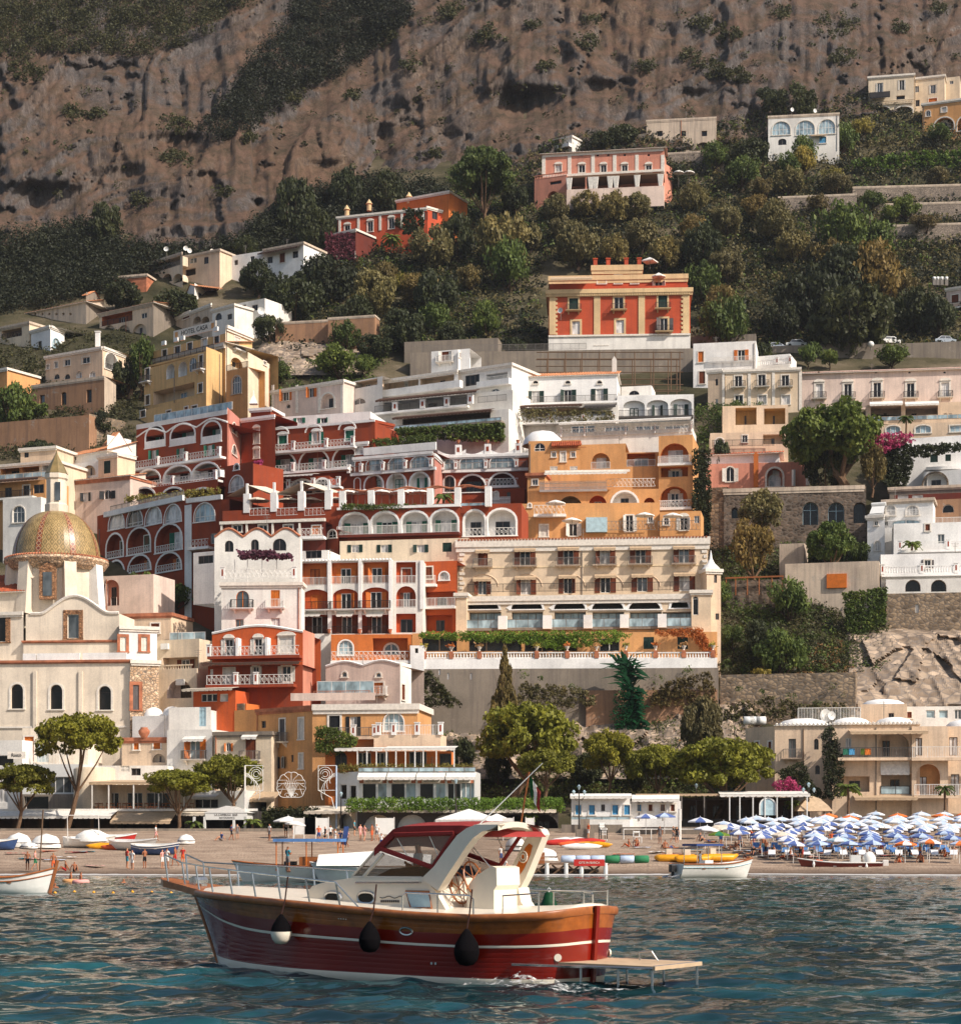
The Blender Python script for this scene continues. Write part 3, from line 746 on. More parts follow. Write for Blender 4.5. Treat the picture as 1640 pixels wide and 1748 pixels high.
 def rail(s,x0,x1,y,h=1.0,style='bars',mat='rail_white',out=0.0,posts=None,pm='chalk',slab=None,name='railing',pw=0.5):
  u0,u1=s.u(x0),s.u(x1);z=s.z((x0+x1)/2,y)
  b=MB()
  rail_mb(b,u1-u0,h,style,u0,-out+0.06,z)
  s.part(b,name,[mat,'sky_glass'])
  if slab:
   b=MB();b.box(u0-0.1,u1+0.1,-out-0.12,-0.003 if out>0.05 else 0.3,z-0.32,z-0.004);s.part(b,'terrace',slab)
  for xx in posts or():
   b=MB();uu=s.u(xx);b.box(uu-pw/2,uu+pw/2,-out-0.16,-out+0.26,z,z+h+0.18);b.box(uu-pw/2-0.06,uu+pw/2+0.06,-out-0.22,-out+0.32,z+h+0.18,z+h+0.28);b.box(uu-pw*0.2,uu+pw*0.2,-out-0.175,-out-0.16,z+0.35,z+h-0.05,1)
   s.part(b,'pillar',[pm,'red'])
 def awn(s,x0,x1,y0,y1,mat='awning_cream',out=2.0,posts=(),pm='rail_white',pz=None):
  u0,u1=s.u(x0),s.u(x1);z0,z1=s.z((x0+x1)/2,y0),s.z((x0+x1)/2,y1)
  put('awning',awning_me(q1(u1-u0),round(max(z0-z1-0.2,0.02),2),out,mat),s.root,*s.T((u0+u1)/2,z0,-0.01))
  for xx in posts:
   b=MB();uu=s.u(xx);zz=s.z(xx,pz);b.box(uu-0.06,uu+0.06,-out+0.02,-out+0.14,zz,z1);s.part(b,'post',pm)
 def roof(s,kind,rise,over=0.5,mat='tile_roof',depth=None):
  dp=depth or s.dp
  if kind=='tile':
   b=MB();n=max(4,int((s.w+2*over)/0.42));rows=[[],[]]
   for i in range(n*4+1):
    x=-over+(s.w+2*over)*i/(n*4);e=0.09*abs(math.sin(math.pi*i/4))
    rows[0].append((x,-over,s.h+0.05+e));rows[1].append((x,dp,s.h+rise+e))
   b.grid(rows);s.part(b,'roof',mat)
   b=MB();b.box(-over,s.w+over,-over,dp,s.h-0.02,s.h+0.045);s.part(b,'eaves','trim')
   for x in(0.0,s.w-0.02):b=MB();b.poly([(x,0,s.h),(x+0.02,0,s.h),(x+0.02,dp,s.h+rise),(x,dp,s.h+rise)]);b.poly([(x,0,s.h),(x,dp,s.h),(x,dp,s.h+rise)]);s.part(b,'gable',s.mat)
  elif kind=='gable':
   b=MB();m=s.w/2;rows=[[],[]]
   b.poly([(0,0.002,s.h),(s.w,0.002,s.h),(m,0.002,s.h+rise)]);s.part(b,'gable',s.mat)
   b=MB()
   for sg in(-1,1):
    n=max(4,int(dp/0.42));r=[[],[]]
    for i in range(n*4+1):
     y=-over+(dp+over)*i/(n*4);e=0.09*abs(math.sin(math.pi*i/4))
     r[0].append((m+sg*(m+over),y,s.h-rise*over/m+e));r[1].append((m,y,s.h+rise+e))
    b.grid(r)
   s.part(b,'roof',mat)
  elif kind=='eave':
   b=MB();n=max(4,int(s.w/0.42))
   for i in range(n):
    x=s.w*(i+0.5)/n;b.tube([(x,-over,s.h+0.02),(x,0.6,s.h+0.16)],0.15,6)
   b.box(-0.1,s.w+0.1,-over*0.8,0.6,s.h-0.08,s.h+0.02);s.part(b,'roof',mat)
  elif kind=='vault':
   n=int(over)
   for k in range(n):
    b=MB();c=s.w*(k+0.5)/n;r=s.w/n*0.47
    b.lathe([(r,0),(r*0.94,rise*0.35),(r*0.75,rise*0.7),(r*0.4,rise*0.93),(0.02,rise)],16,(c,dp*0.4,s.h),sy=min(1,dp*0.4/r));s.part(b,'roof_dome','chalk',True)
def B(name,label,cat,faces,group=None,x=None,y=None,D=None):
 f0=faces[0]
 xm=(f0['xa']+f0['xb'])/2
 root=thing(name,label,cat,at(xm,f0['yb'],f0['Da']),0,group)
 for f in faces:
  if'down' not in f:f['down']=2.5+0.55*max(0.0,TD((f['xa']+f['xb'])/2,f['yb'])-min(f['Da'],f['Db']or f['Da']))
 fs=[Face(root,**f)for f in faces]
 return root,fs
def fc(xa,xb,yt,yb,Da,Db=None,mat='white',**k):return dict(xa=xa,xb=xb,yt=yt,yb=yb,Da=Da,Db=Db,mat=mat,**k)
def text_me(s,size,mat,depth=0.02,align='CENTER'):
 cu=bpy.data.curves.new('lettering','FONT');cu.body=s;cu.size=size;cu.extrude=depth;cu.align_x=align;cu.align_y='CENTER'
 o=bpy.data.objects.new('lettering',cu);COL.objects.link(o)
 me=bpy.data.meshes.new_from_object(o.evaluated_get(bpy.context.evaluated_depsgraph_get()))
 bpy.data.objects.remove(o);bpy.data.curves.remove(cu)
 me.materials.clear();me.materials.append(MATS[mat])
 me.transform(Matrix.Rotation(math.pi/2,4,'X'))
 return me
def dish(px,py,D,r=0.5,label='',rz=0.4):
 o=thing('satellite_dish',label,'satellite dish',at(px,py,D)-Vector((0,0,r+0.6)),rz)
 b=MB();b.tube([(0,0,-0.6),(0,0,r*0.7+0.6)],0.04,5);b.tube([(0,0,r+0.5),(0,-r*0.9,r+0.75)],0.025,4);b.build('mast','iron_grey',o)
 b=MB();n=14;rows=[]
 for i in range(5):
  q=r*i/4;rows.append([(q*math.cos(2*math.pi*k/n),-0.1-0.35*q*q/r,r+0.6+q*math.sin(2*math.pi*k/n))for k in range(n+1)])
 b.grid(rows);b.build('reflector','plastic_white',o,smooth=True)
 return o
LG=lambda**k:mod(WP['loggia'],**k)
open_hole=P_(pane='dark',frame='old_wood',leaves=1,deep=0.6)
r,f=B('apartment_house','cream apartment house stepped in blocks below the cliff, highest at the right','house',[fc(1482,1560,128,210,448,446,'cream',sides='LR',cor='trim',rows=[(mod(WP['plain'],sh='white_wood',bw=0.3),141,158,8,1501),(mod(WP['plain'],sh='white_wood',bw=0.3),136,153,8,1539),(open_hole,162,169,14,1537),(LG(inner='dark',inside='beige',bal='solid',slab='cream',iw=0.6),181,202,27,1505),(LG(inner='dark',inside='beige',bal='solid',slab='cream',iw=0.7),181,202,30,1542)]),fc(1560,1612,130,212,449,447,'cream',sides='R',cor='trim',rows=[(WP['plain'],146,157,7,1565),(mod(WP['plain'],sh='white_wood',bw=0.3),144,159,8,1592),(WP['oclosed'],167,176,14,1592),(WP['dark'],170,181,7,1566)]),fc(1612,1638,131,190,451,450,'cream',sides='R',rows=[(WP['plain'],137,143,6,1624)]),fc(1468,1482,167,210,450,449,'cream',sides='L',cor='trim',rows=[(mod(WP['arch'],pane='sky_glass'),176,191,9,1476)])])
f[0].awn(1484,1519,156,170,'black',1.5)
f[0].rail(1482,1560,178,0.9,'baluster','cream',0.3)
r,f=B('villa','ochre villa with a round window and arched porch at the right edge','house',[fc(1574,1660,171,226,440,436,'ochre',cor='trim',rows=[(mod(WP['plain'],trim='trim',sh='white_wood',bw=0.3),183,191,8,1611),(LG(inner='white',inside='ochre',arch=2),200,222,34,1611),(LG(inner='white',inside='ochre',arch=2),198,222,26,1647),(mod(WP['arch'],trim='trim',arch=9,transom=False),188,198,8,1584)])])
r,f=B('house','cream house with three big arched windows and a bare flat roof','house',[fc(1311,1432,195,252,428,426,'white',cor='old',cp=0.12,rows=[(mod(WP['arch'],pane='sky_glass',leaves=5,arch=1.8),207,230,31,1333),(mod(WP['arch'],pane='sky_glass',leaves=5,arch=1.8),205,230,32,1374),(mod(WP['arch'],pane='sky_glass',leaves=5,arch=1.8),203,228,28,1411),(mod(WP['archdark'],arch=0.6),236,247,14,1335),(WP['blue'],233,244,12,1404)])])
f[0].awn(1383,1410,230,234,'awning_tan',1.2)
dish(1351,187,431,0.45,'white satellite dish on the roof above the middle arched window');dish(1390,189,431,0.45,'white satellite dish beside the aerial on the arched house')
r,f=B('house','weathered white house with three small square windows under the cliff','house',[fc(1103,1222,202,256,432,430,'old',cor='old',cp=0.1,rows=[(WP['hole'],223,232,9,[1126,1166,1202]),(LG(inner='dark',inside='old',arch=1.6,lg=0.7,trim=None,iw=0.22,ih=0.45),243,256,32,1166),(LG(inner='dark',inside='old',arch=1.6,lg=0.7,trim=None,iw=0.2),242,256,28,1200)]),fc(1089,1103,228,250,432,431,'old',sides='L')])
r,f=B('house','grey white house half hidden left of the pink villa','house',[fc(890,976,243,288,436,428,'white',cor='trim',sides='LR',ref=930,rows=[(WP['sq'],248,256,9,[911,945]),(WP['dark'],270,278,10,908)]),fc(874,890,262,284,437,434,'white',sides='L',rows=[(WP['dark'],268,276,8,881)])])
f[0].rail(912,976,240,0.9,'bars','iron_grey',-0.5);f[0].band(890,976,256,262,'chalk',1.2,'balcony')
dish(876,263,433,0.55,'white satellite dish on the grey white house')
r,f=B('pink_villa','long pink villa with white pilasters and tiled eaves above the terraces','villa',[fc(926,1133,258,330,413,409,'salmon',ref=1030,rows=[(mod(WP['white'],sh=None,pane='curtain'),281,293,10,[953]),(mod(WP['white'],sh=None),281,294,10,[993,1030,1066,1107]),(P_(pane='dark',frame='old_wood',deep=0.4,leaves=1,arch=9),262,266,4,[953,993,1020,1038,1066,1107])]),fc(1133,1147,282,330,409,412,'salmon',rows=[(WP['hole'],292,297,4,1139)]),fc(912,967,303,358,412,409,'salmon',rows=[(open_hole,308,314,20,948),(LG(inner='dark',inside='salmon',arch=2,trim=None),326,342,22,944)]),fc(967,1133,320,338,406,403.5,'rose',dp=3,down=2)],group=None)
r.name='villa'
F0=f[0];F0.roof('tile',1.2,0.6,'tile_red',5)
for x in(928,972,1012,1049,1087,1131):F0.band(x-3,x+3,264,297,'trim',0.1,'pilaster')
F0.band(926,1133,258,263,'trim',0.14);F0.band(926,1133,294,298,'trim',0.3)
F3=f[3]
b=MB();zt=F3.z(1050,299)
b.box(0,F3.w,0.3,6,zt,zt+0.3);F3.part(b,'terrace_roof','old_wood')
for x in(968,1000,1040,1084,1131):b=MB();u=F3.u(x);b.box(u-0.15,u+0.15,0.3,0.6,F3.h,zt);F3.part(b,'post','salmon')
for x in(971,1008,1016,1041,1051,1087,1127):
 b=MB();u=F3.u(x);w=0.55
 for k in range(6):b.tube([(u-w+k*w*0.4,0.2,zt-0.05),(u-w*0.5+k*w*0.2,0.2,F3.h+0.05)],0.14,5)
 F3.part(b,'curtain','awning_white')
f[2].rail(912,967,303,0.9,'baluster','salmon',0.0)
for x,k in((1158,'left'),(1176,'right')):
 o=thing('parasol','white parasol beside the pink villa, the %s one of the pair'%k,'parasol',at(x,311,405),0)
 b=MB();b.lathe([(0.02,2.5),(0.5,2.4),(1.15,2.05),(1.15,1.9)],10);b.build('canopy','awning_white',o);b=MB();b.tube([(0,0,-1),(0,0,2.4)],0.04,5);b.build('pole','iron_grey',o)
r,f=B('villa','brick red villa with white arcading and ivy below the cliff','villa',[fc(576,727,362,415,406,400,'villa_red',ref=655,sides='LR',cor='trim',rows=[(mod(WP['white'],sh=None),384,397,9,593),(mod(WP['white'],sh=None),378,395,9,632),(mod(WP['white'],sh=None),372,390,9,668),(WP['dark'],362,376,9,728-3),(LG(inner='dark',inside='villa_red',arch=2,trim=None,lg=1.2),400,418,22,632),(LG(inner='dark',inside='villa_red',arch=2,trim=None,lg=1.2),402,420,20,615)]),fc(727,766,352,395,400,404,'villa_red',sides='R',cor='trim',ref=728,rows=[(WP['dark'],362,374,9,742)]),fc(677,766,334,362,408,402,'tangerine',cor='trim',ref=720),fc(560,607,396,440,402,398,'brownred',cor='trim',rows=[(mod(WP['arch'],leaves=3),400,432,15,577),(WP['sq'],430,440,8,612-10)])])
for x in(580,612,649,686,722):f[0].band(x-2,x+2,372-(x-580)*0.14+2,400-(x-580)*0.1,'trim',0.12,'pilaster')
for x,y in((592,360),(630,350),(698,338)):
 b=MB();p=at(x,y,407)-r.location;b.lathe([(0.5,-1.2),(0.5,0.2),(0.75,0.25),(0.5,0.6),(0.05,1.3)],8);b.build('chimney','villa_trim',r,p)
r,f=B('house','white house with a blank gable and grey shutter on the left ledge','house',[fc(353,449,428,482,398,392,'chalk',sides='L',ref=449,rows=[(WP['dgclosed'],450,467,16,369),(WP['dark'],444,452,6,403),(WP['dark'],437,448,7,431)]),fc(449,518,420,475,392,387,'chalk',sides='R',ref=480,cor='old',rows=[(WP['dark'],438,449,9,461),(WP['bclosed'],432,448,9,482),(WP['dark'],428,440,10,504)]),fc(518,538,415,452,387,392,'white',sides='R',ref=520)])
f[1].awn(447,515,424,431,'awning_brown',1.5)
r,f=B('house','balconied cream house with thin posts left of the white house','house',[fc(250,312,440,482,402,394,'cream',cor='old',ref=281,rows=[(LG(inner='dark',inside='cream',arch=0,lg=2.0,trim=None,bal='bars',rail='iron_grey',iw=0.2),444,460,54,281),(LG(inner='dark',inside='cream',arch=1.5,trim=None),467,482,17,[265,285,303])]),fc(312,375,432,470,397,392,'peach',cor='old',ref=340,rows=[(WP['plain'],440,449,12,330),(WP['dark'],438,450,8,352),(WP['hole'],458,470,18,325)])])
for i,(x,y)in enumerate(((284,425),(317,424),(323,428),(361,429))):dish(x,y,398,0.5,'white satellite dish, %s along the roofs left of the white house'%ORD[i],0.2*i)
r,f=B('shed','low brick red shed roof in the trees on the far left slope','shed',[fc(195,250,470,490,396,394,'terracotta',ref=222,cor='old')])
r,f=B('house','narrow white house with stepped gable below the white ledge house','house',[fc(318,332,495,525,392,386,'chalk',sides='L',ref=325,rows=[(WP['dark'],502,509,5,323)]),fc(332,352,484,522,386,392,'white',sides='R',ref=334,rows=[(WP['dark'],500,509,6,342)])])
f[0].roof('gable',1.2,0.2,'tile_roof',6)
r,f=B('farmhouse','long old farmhouse with tiled pitch and dark gable end','house',[fc(30,147,527,575,388,378,'old',sides='L',ref=90,rows=[(open_hole,534,538,4,[48,60,72,84,96,108,120])]),fc(147,175,505,575,378,384,'concrete',sides='R',ref=150,rows=[(WP['hole'],506,512,5,162),(WP['dark'],555,568,5,156)])])
f[0].roof('tile',1.6,0.5,'tile_roof',5)
f[1].roof('gable',1.6,0.2,'tile_roof',1)
r,f=B('house','peach house with long veranda and blind arches on the left slope','house',[fc(170,262,527,588,374,366,'peach',sides='L',ref=215,cor='old',rows=[(LG(inner='brown',inside='tangerine',arch=0,lg=1.8,trim=None,bal='bars',rail='iron',iw=0.25),533,552,52,200),(WP['plain'],534,543,10,246),(LG(inner='dark',inside='old',arch=2,lg=0.5,trim=None,iw=0.1),555,578,22,[186,211]),(LG(inner='dark',inside='old',arch=2,lg=0.5,trim=None,iw=0.2),553,575,24,238)]),fc(262,305,513,565,366,374,'concrete',sides='R',ref=263)])
f[0].roof('tile',1.0,0.5,'tile_roof',5)
r,f=B('house','low row of cream and white rooms with arched terrace behind the yellow hotel','house',[fc(300,362,530,565,372,362,'old',ref=331,cor='trim',rows=[(WP['bclosed'],533,544,12,318),(LG(inner='dark',inside='old',arch=1,trim=None),540,552,14,[336,350])]),fc(362,400,524,560,362,358,'white',ref=380,cor='trim',rows=[(mod(WP['archdark']),534,546,11,373),(WP['dark'],536,545,8,392)]),fc(400,452,514,540,364,360,'white',ref=425,rows=[(WP['dark'],520,530,10,[415,435])])])
dish(445,531,356,0.7,'large white satellite dish above the yellow hotel')
r,f=B('cottage','small white cottage with a pale blue arched window','house',[fc(53,86,560,605,368,364,'chalk',sides='L',ref=70,cor='trim',rows=[(WP['dark'],582,594,6,68)]),fc(86,110,556,598,364,368,'chalk',sides='R',ref=87,cor='trim',rows=[(mod(WP['arch'],pane='sky_glass',trim='pale_blue'),578,594,12,96)])])
r,f=B('house','terraced cream house with wooden verandas at the left edge','house',[fc(-20,50,556,612,374,368,'cream',ref=15,cor='old',rows=[(LG(inner='brown',inside='peach',arch=0,lg=2,trim=None,bal='bars',iw=0.2),562,576,34,20),(LG(inner='dark',inside='cream',arch=0,lg=2,trim=None,bal='bars',iw=0.2),590,603,30,10)])])
r,f=B('house','beige house with rounded corner loggia above the ruin','house',[fc(78,175,600,645,346,339,'peach',sides='L',ref=127,cor='trim',rows=[(WP['sq'],622,630,5,82),(WP['sq'],617,628,6,96),(mod(WP['sq'],pane='dark'),613,624,10,115),(mod(WP['sq'],pane='dark'),609,620,13,147),(mod(WP['archdark'],fr='chalk'),638,647,9,[97,115]),(LG(inner='dark',inside='chalk',arch=2,lg=0.4,trim=None,iw=0.1),633,645,10,[135,158])]),fc(175,214,592,645,339,345,'peach',sides='R',ref=177,cor='trim',rows=[(LG(inner='dark',inside='chalk',arch=2,trim='trim',lg=2,bal='bars',iw=0.4),603,632,22,190)])])
b=MB();b.box(-0.4,0.4,-0.3,0.3,0,2.6);b.box(-0.5,0.5,-0.4,0.4,2.6,2.75);b.build('chimney','chalk',r,at(167,592,342)-r.location)
r,f=B('ruined_house','roofless brown ruin with tall empty windows on the left slope','ruin',[fc(54,178,650,725,334,327,'ruin',ref=116,sides='L',cor='old',cp=0.1,rows=[(mod(WP['hole'],pane='glass'),674,694,9,72),(mod(WP['hole'],arch=0.3),669,691,9,109),(WP['hole'],665,687,9,152),(mod(WP['hole'],arch=0.4),698,710,9,100)]),fc(178,198,643,712,327,331,'old',ref=180,sides='R')])
r,f=B('house','corner of a mustard house at the left edge','house',[fc(-40,12,630,664,342,338,'ochre',ref=0,cor='trim',sides='R')])
r,f=B('retaining_wall','long crumbling stone wall under the ruin','wall',[fc(-30,152,716,800,322,315,'ruin',ref=60,sides='R',dp=4),fc(152,215,712,760,316,322,'rubble',ref=180,sides='',dp=3)])
r,f=B('hotel','yellow hotel with rooftop name board and stepped balconies','hotel',[fc(262,385,585,690,333,321,'yellow',ref=385,sides='L',cor='trim',ch=0.5,cp=0.45,dp=12,rows=[(mod(WP['dark'],trim='trim'),597,614,8,[281]),(mod(WP['dark'],trim='trim'),591,608,9,[303]),(mod(WP['dark'],trim='trim'),585,602,9,[324]),(mod(WP['plain'],trim='trim'),578,594,9,349),(mod(WP['dark'],trim='trim'),574,588,8,370)]),fc(385,430,556,690,321,328,'cream',ref=387,sides='R',cor='trim',ch=0.5,cp=0.45,dp=10,rows=[(mod(WP['wclosed'],fancy=False,bal='bars',rail='iron_grey',slab='chalk'),576,597,10,405),(LG(inner='dark',inside='yellow',arch=1.2,trim=None,lg=1),611,628,20,404)]),fc(246,352,616,712,328,317,'yellow',ref=352,sides='L',dp=6,rows=[(mod(WP['dark'],trim='trim',bal='bars',slab='chalk',bd=1.0),629,652,7,252),(mod(WP['dark'],trim='trim'),675,691,7,252),(LG(inner='dark',inside='chalk',arch=2,trim=None,lg=1.2,iw=0.3),622,646,14,291),(LG(inner='dark',inside='chalk',arch=2,trim=None,lg=1.2,iw=0.3),617,642,15,312),(mod(WP['arch'],trim=None,leaves=3),610,634,13,329),(mod(WP['dark'],trim='trim',bal='bars',slab='chalk',bd=1.0),606,631,7,343),(mod(WP['dark'],trim='trim'),654,670,7,342),(LG(inner='plain',inside='peach',arch=0,trim=None,lg=2.2,iw=0.15),660,683,70,297)]),fc(352,396,592,712,317,324,'yellow',ref=353,sides='R',dp=6),fc(386,423,630,690,317,314,'ochre',ref=404,sides='',dp=4,rows=[(mod(WP['arch'],trim='old',leaves=4),642,672,16,404)]),fc(423,460,606,665,314,322,'cream',ref=425,sides='R',dp=5,rows=[(WP['sq'],617,623,5,452)]),fc(240,345,678,722,323,312,'yellow',ref=345,sides='LR',dp=5,rows=[(mod(WP['dark'],trim='trim'),701,712,8,[242+2,288]),(mod(WP['dark'],trim='trim'),692,703,9,332),(WP['bclosed'],694,706,6,318)])])  # cream right faces: yellow walls with sunlight put into the colour
h0=f[0];h0.roof('tile',1.3,0.5,'tile_roof',6);h0.rail(262,372,612,1.0,'bars','iron',1.0,slab='yellow')
for x in(281,302,313,370):
 b=MB();u=h0.u(x);z=h0.z(x,586-(x-281)*0.27);b.box(u-0.5,u+0.5,-0.35,-0.01,z-0.35,z+0.35);b.lathe([(0.26,-0.37),(0.24,-0.36)],10,(u,0,z));h0.part(b,'air_conditioner','plastic_white')
b=MB();b.box(-5.4,5.4,-0.06,0.06,-0.75,0.75);sg=b.build('name_board','trim',r,*[h0.T(h0.u(330),h0.z(330,563),0.3)[0]],rz=h0.rz)
t=put('lettering',text_me('HOTEL CASA',1.15,'grey_dark'),sg);t.location=(0,-0.09,0)
b=MB()
for x in(-4.6,4.6):b.box(x-0.35,x+0.35,-0.1,-0.07,-0.45,0.45)
b.build('emblem','ochre',sg)
f[4].rail(386,423,630,1.0,'bars','iron',0)
V=P_(pane='dark',sh='dark_green',frame='rail_white',trim='villa_trim',tw=0.3,bal='bars',slab='villa_trim',bd=1.0,bw=0.4)
VL=P_(pane='curtain',frame='rail_white',trim='villa_trim',tw=0.35,transom=True)
D0=347
r,f=B('villa','big orange red villa with buff quoins and cornice on the hill','villa',[fc(936,1178,494,598,D0,D0-1.5,'villa_red',ref=1057,sides='LR',cor='villa_trim',ch=0.7,cp=0.5,dp=14,rows=[(mod(V,sh=None,pane='dark',closed='dark_green'),509,530,15,979),(mod(V,sh=None),507,529,15,1056),(mod(V,sh=None,closed='dark_green'),504,527,15,1131),(mod(VL,bal=None),548,571,13,983),(mod(VL,bal=None),546,569,13,1058),(mod(V,sh='grey_wood',bw=0.8),543,566,12,1133),(WP['bclosed'],581,589,22,1026),(WP['bclosed'],588,597,18,1134),(mod(WP['archdark'],fr='white'),585,594,18,1058)]),fc(938,1172,470,494,D0+4,D0+2.5,'villa_red',ref=1057,cor='villa_trim',ch=0.8,dp=10,rows=[(P_(pane='dark',sh='white_wood',trim='trim'),480,490,12,1124)]),fc(1011,1095,453,494,D0+3.4,D0+3.0,'villa_red',ref=1057,cor='villa_trim',ch=0.9,dp=8,rows=[(mod(WP['archdark'],trim='trim',arch=0.5),472,484,14,1027),(P_(pane='dark',trim='trim',closed='grey_wood'),470,484,12,[1055,1083])]),fc(938,1011,484,496,D0+0.4,D0,'villa_red',ref=975,dp=3),fc(1095,1174,487,496,D0+0.1,D0-0.6,'villa_red',ref=1135,dp=3)])
v=f[0]
v.band(936,1178,574,600,'white',0.10,'plinth');v.band(936,1178,571,574,'trim',0.3)
for x in(943,1019,1095,1171):v.band(x-5.5,x+5.5,502,571,'villa_trim',0.14,'pilaster')
b=MB()
for x0 in(948.5,1160.5):
 for k in range(9):
  if x0>1000:u0,u1=v.u(x0+2),v.u(x0+5)
  else:u0,u1=v.u(x0),v.u(x0+3)
  z=v.z(1050,570-k*7.4);b.box(u0,u1,-0.13,-0.003,z,z+0.4)
v.part(b,'quoins','villa_trim')
b=MB();n=60
for i in range(n):x=v.w*(i+0.5)/n;b.box(x-0.12,x+0.12,-0.42,-0.003,v.h-1.15,v.h-0.72)
v.part(b,'dentils','villa_trim')
f[3].awn(940,1010,472,484,'awning_tan',2.5,(940,965,990),'iron',484)
for x in(1016,1038,1069,1091):b=MB();u=f[2].u(x);b.box(u-0.35,u+0.35,0.3,1.0,f[2].h,f[2].h+1.3);b.box(u-0.45,u+0.45,0.2,1.1,f[2].h+1.3,f[2].h+1.5);f[2].part(b,'chimney','villa_red')
b=MB();u=f[2].u(1053);z=f[2].z(1053,464);b.poly([(u-2.5,-0.2,z),(u+2.5,-0.2,z),(u,-0.2,z+1.0)]);b.poly([(u-2.5,-0.2,z),(u,-0.2,z+1.0),(u,0,z+1.0),(u-2.5,0,z)]);b.poly([(u+2.5,-0.2,z),(u+2.5,0,z),(u,0,z+1.0),(u,-0.2,z+1.0)]);f[2].part(b,'pediment','villa_trim')
for i,(x,y)in enumerate(((1124,486),(1109,449))):
 o=thing('parasol',['cream parasol half closed on the orange villa terrace','white gazebo canopy on the orange villa roof'][i],'parasol',at(x,y,D0+1.5 if i==0 else D0+6),0.3)
 b=MB();b.lathe([(0.05,2.2),(1.3,1.5),(1.3,1.35)]if i==0 else[(0.05,1.1),(1.6,0.4),(1.6,0.2)],8 if i==0 else 4);b.build('canopy','awning_white',o);b=MB();b.tube([(0,0,-1),(0,0,2.1 if i==0 else 1)],0.05,5);b.build('pole','iron_grey',o)
dish(957,530,D0-2,0.5,'white satellite dish on the front of the orange red villa',-0.5)
r,f=B('retaining_wall','grey road wall with a fence below the orange villa','wall',[fc(700,1190,598,622,341,338,'concrete',ref=945,dp=4,sides='LR'),fc(690,850,580,604,346,343,'concrete',ref=770,dp=4)])
f[0].rail(720,1000,598,1.1,'bars','iron_grey')
r=thing('pergola','bare timber pergola frame on the slope under the orange villa','pergola',at(1060,668,322))
b=MB()
for x in(935,965,993,1023,1050,1083,1115,1145,1160):p=at(x,668,321)-r.location;b.tube([p,p+Vector((0,0,6.6))],0.1,5);b.tube([p+Vector((0,5,0)),p+Vector((0,5,6.6))],0.1,5)
b.build('post','old_wood',r)
b=MB()
for z in(0.2,1.1,3.2,5.4,6.5):
 for dy in(0,5):a,c=at(916,668,321)-r.location,at(1166,668,321)-r.location;b.tube([a+Vector((0,dy,z)),c+Vector((0,dy,z))],0.08,4)
b.build('rail','old_wood',r)
r,f=B('road_wall','stone parapet wall of the upper road at the right','wall',[fc(1180,1290,572,592,352,350,'concrete',ref=1235,dp=5),fc(1290,1490,588,606,350,347,'concrete',ref=1390,dp=5),fc(1490,1680,585,602,348,345,'concrete',ref=1565,dp=5)])
def car(px,py,D,mat,rz,label,k=1.0):
 o=thing('parked_car',label,'car',at(px,py,D)-Vector((0,0,0.75)),rz,'cars parked along the upper road')
 prof=[(-1.9,0.3),(-1.95,0.75),(-1.2,0.9),(-0.75,1.42),(0.8,1.45),(1.5,0.95),(1.95,0.85),(1.95,0.3)]
 b=MB();hw=0.8
 for y in(-hw,hw):b.poly([(x,y*(0.86 if z>1.2 else 1),z)for x,z in(prof if y<0 else prof[::-1])])
 for a,c in zip(prof,prof[1:]+prof[:1]):
  ya,yc=hw*(0.86 if a[1]>1.2 else 1),hw*(0.86 if c[1]>1.2 else 1);b.quad((a[0],-ya,a[1]),(c[0],-yc,c[1]),(c[0],yc,c[1]),(a[0],ya,a[1]))
 b.build('body',mat,o)
 b=MB()
 for y,s in((-hw,-1),(hw,1)):
  b.poly([(-1.05,y*0.97+s*0.03,0.95),(0.05,y*0.97+s*0.03,0.95),(0.05,y*0.87+s*0.04,1.36),(-0.72,y*0.87+s*0.04,1.36)]);b.poly([(0.12,y*0.97+s*0.03,0.95),(1.25,y*0.97+s*0.03,0.95),(0.78,y*0.87+s*0.04,1.36),(0.12,y*0.87+s*0.04,1.36)])
 b.poly([(1.47,-0.66,1.0),(1.47,0.66,1.0),(0.86,0.6,1.42),(0.86,-0.6,1.42)]);b.poly([(-1.2,-0.66,0.95),(-1.2,0.66,0.95),(-0.8,0.6,1.38),(-0.8,-0.6,1.38)])
 b.build('window','glass',o)
 for x in(-1.2,1.25):
  for y in(-0.74,0.74):b=MB();b.tube([(x,y-0.1,0.3),(x,y+0.1,0.3)],0.3,12);b.build('wheel','black',o)
 for y in(-0.6,0.6):b=MB();b.box(1.9,1.98,y-0.16,y+0.16,0.62,0.78);b.build('headlight','sky_glass',o)
for x,y,mt,a,lb in((1257,576,'plastic_white',1.2,'white car end on, parked over the white house roof'),(1357,587,'plastic_white',0.1,'white car behind the young tree on the upper road'),(1466,583,'steel',3.1,'silver car left of the globe on the parapet'),(1517,582,'plastic_white',0.2,'white car in the middle of the upper road parapet'),(1612,581,'steel',3.2,'silver estate car on the upper road, furthest along to the right'),(1322,592,'steel',0.1,'silver car just showing over the low wall')):
 car(x,y,353,mt,a,lb)
o=thing('globe_lamp','white globe lamp on the upper road parapet','lamp',at(1486,598,346));b=MB();b.lathe([(0.1,0),(0.12,0.5)],8);b.build('post','iron_grey',o);b=MB();b.lathe([(0.02,0.5),(0.45,0.7),(0.62,1.1),(0.45,1.5),(0.02,1.7)],12);b.build('globe','plastic_white',o,smooth=True)
r,f=B('house','brown balconied house half out of frame above the upper road','house',[fc(1615,1680,488,570,372,368,'rose',ref=1645,cor='trim',rows=[(WP['bclosed'],503,517,12,1630),(mod(WP['plain']),540,552,12,1632)])])
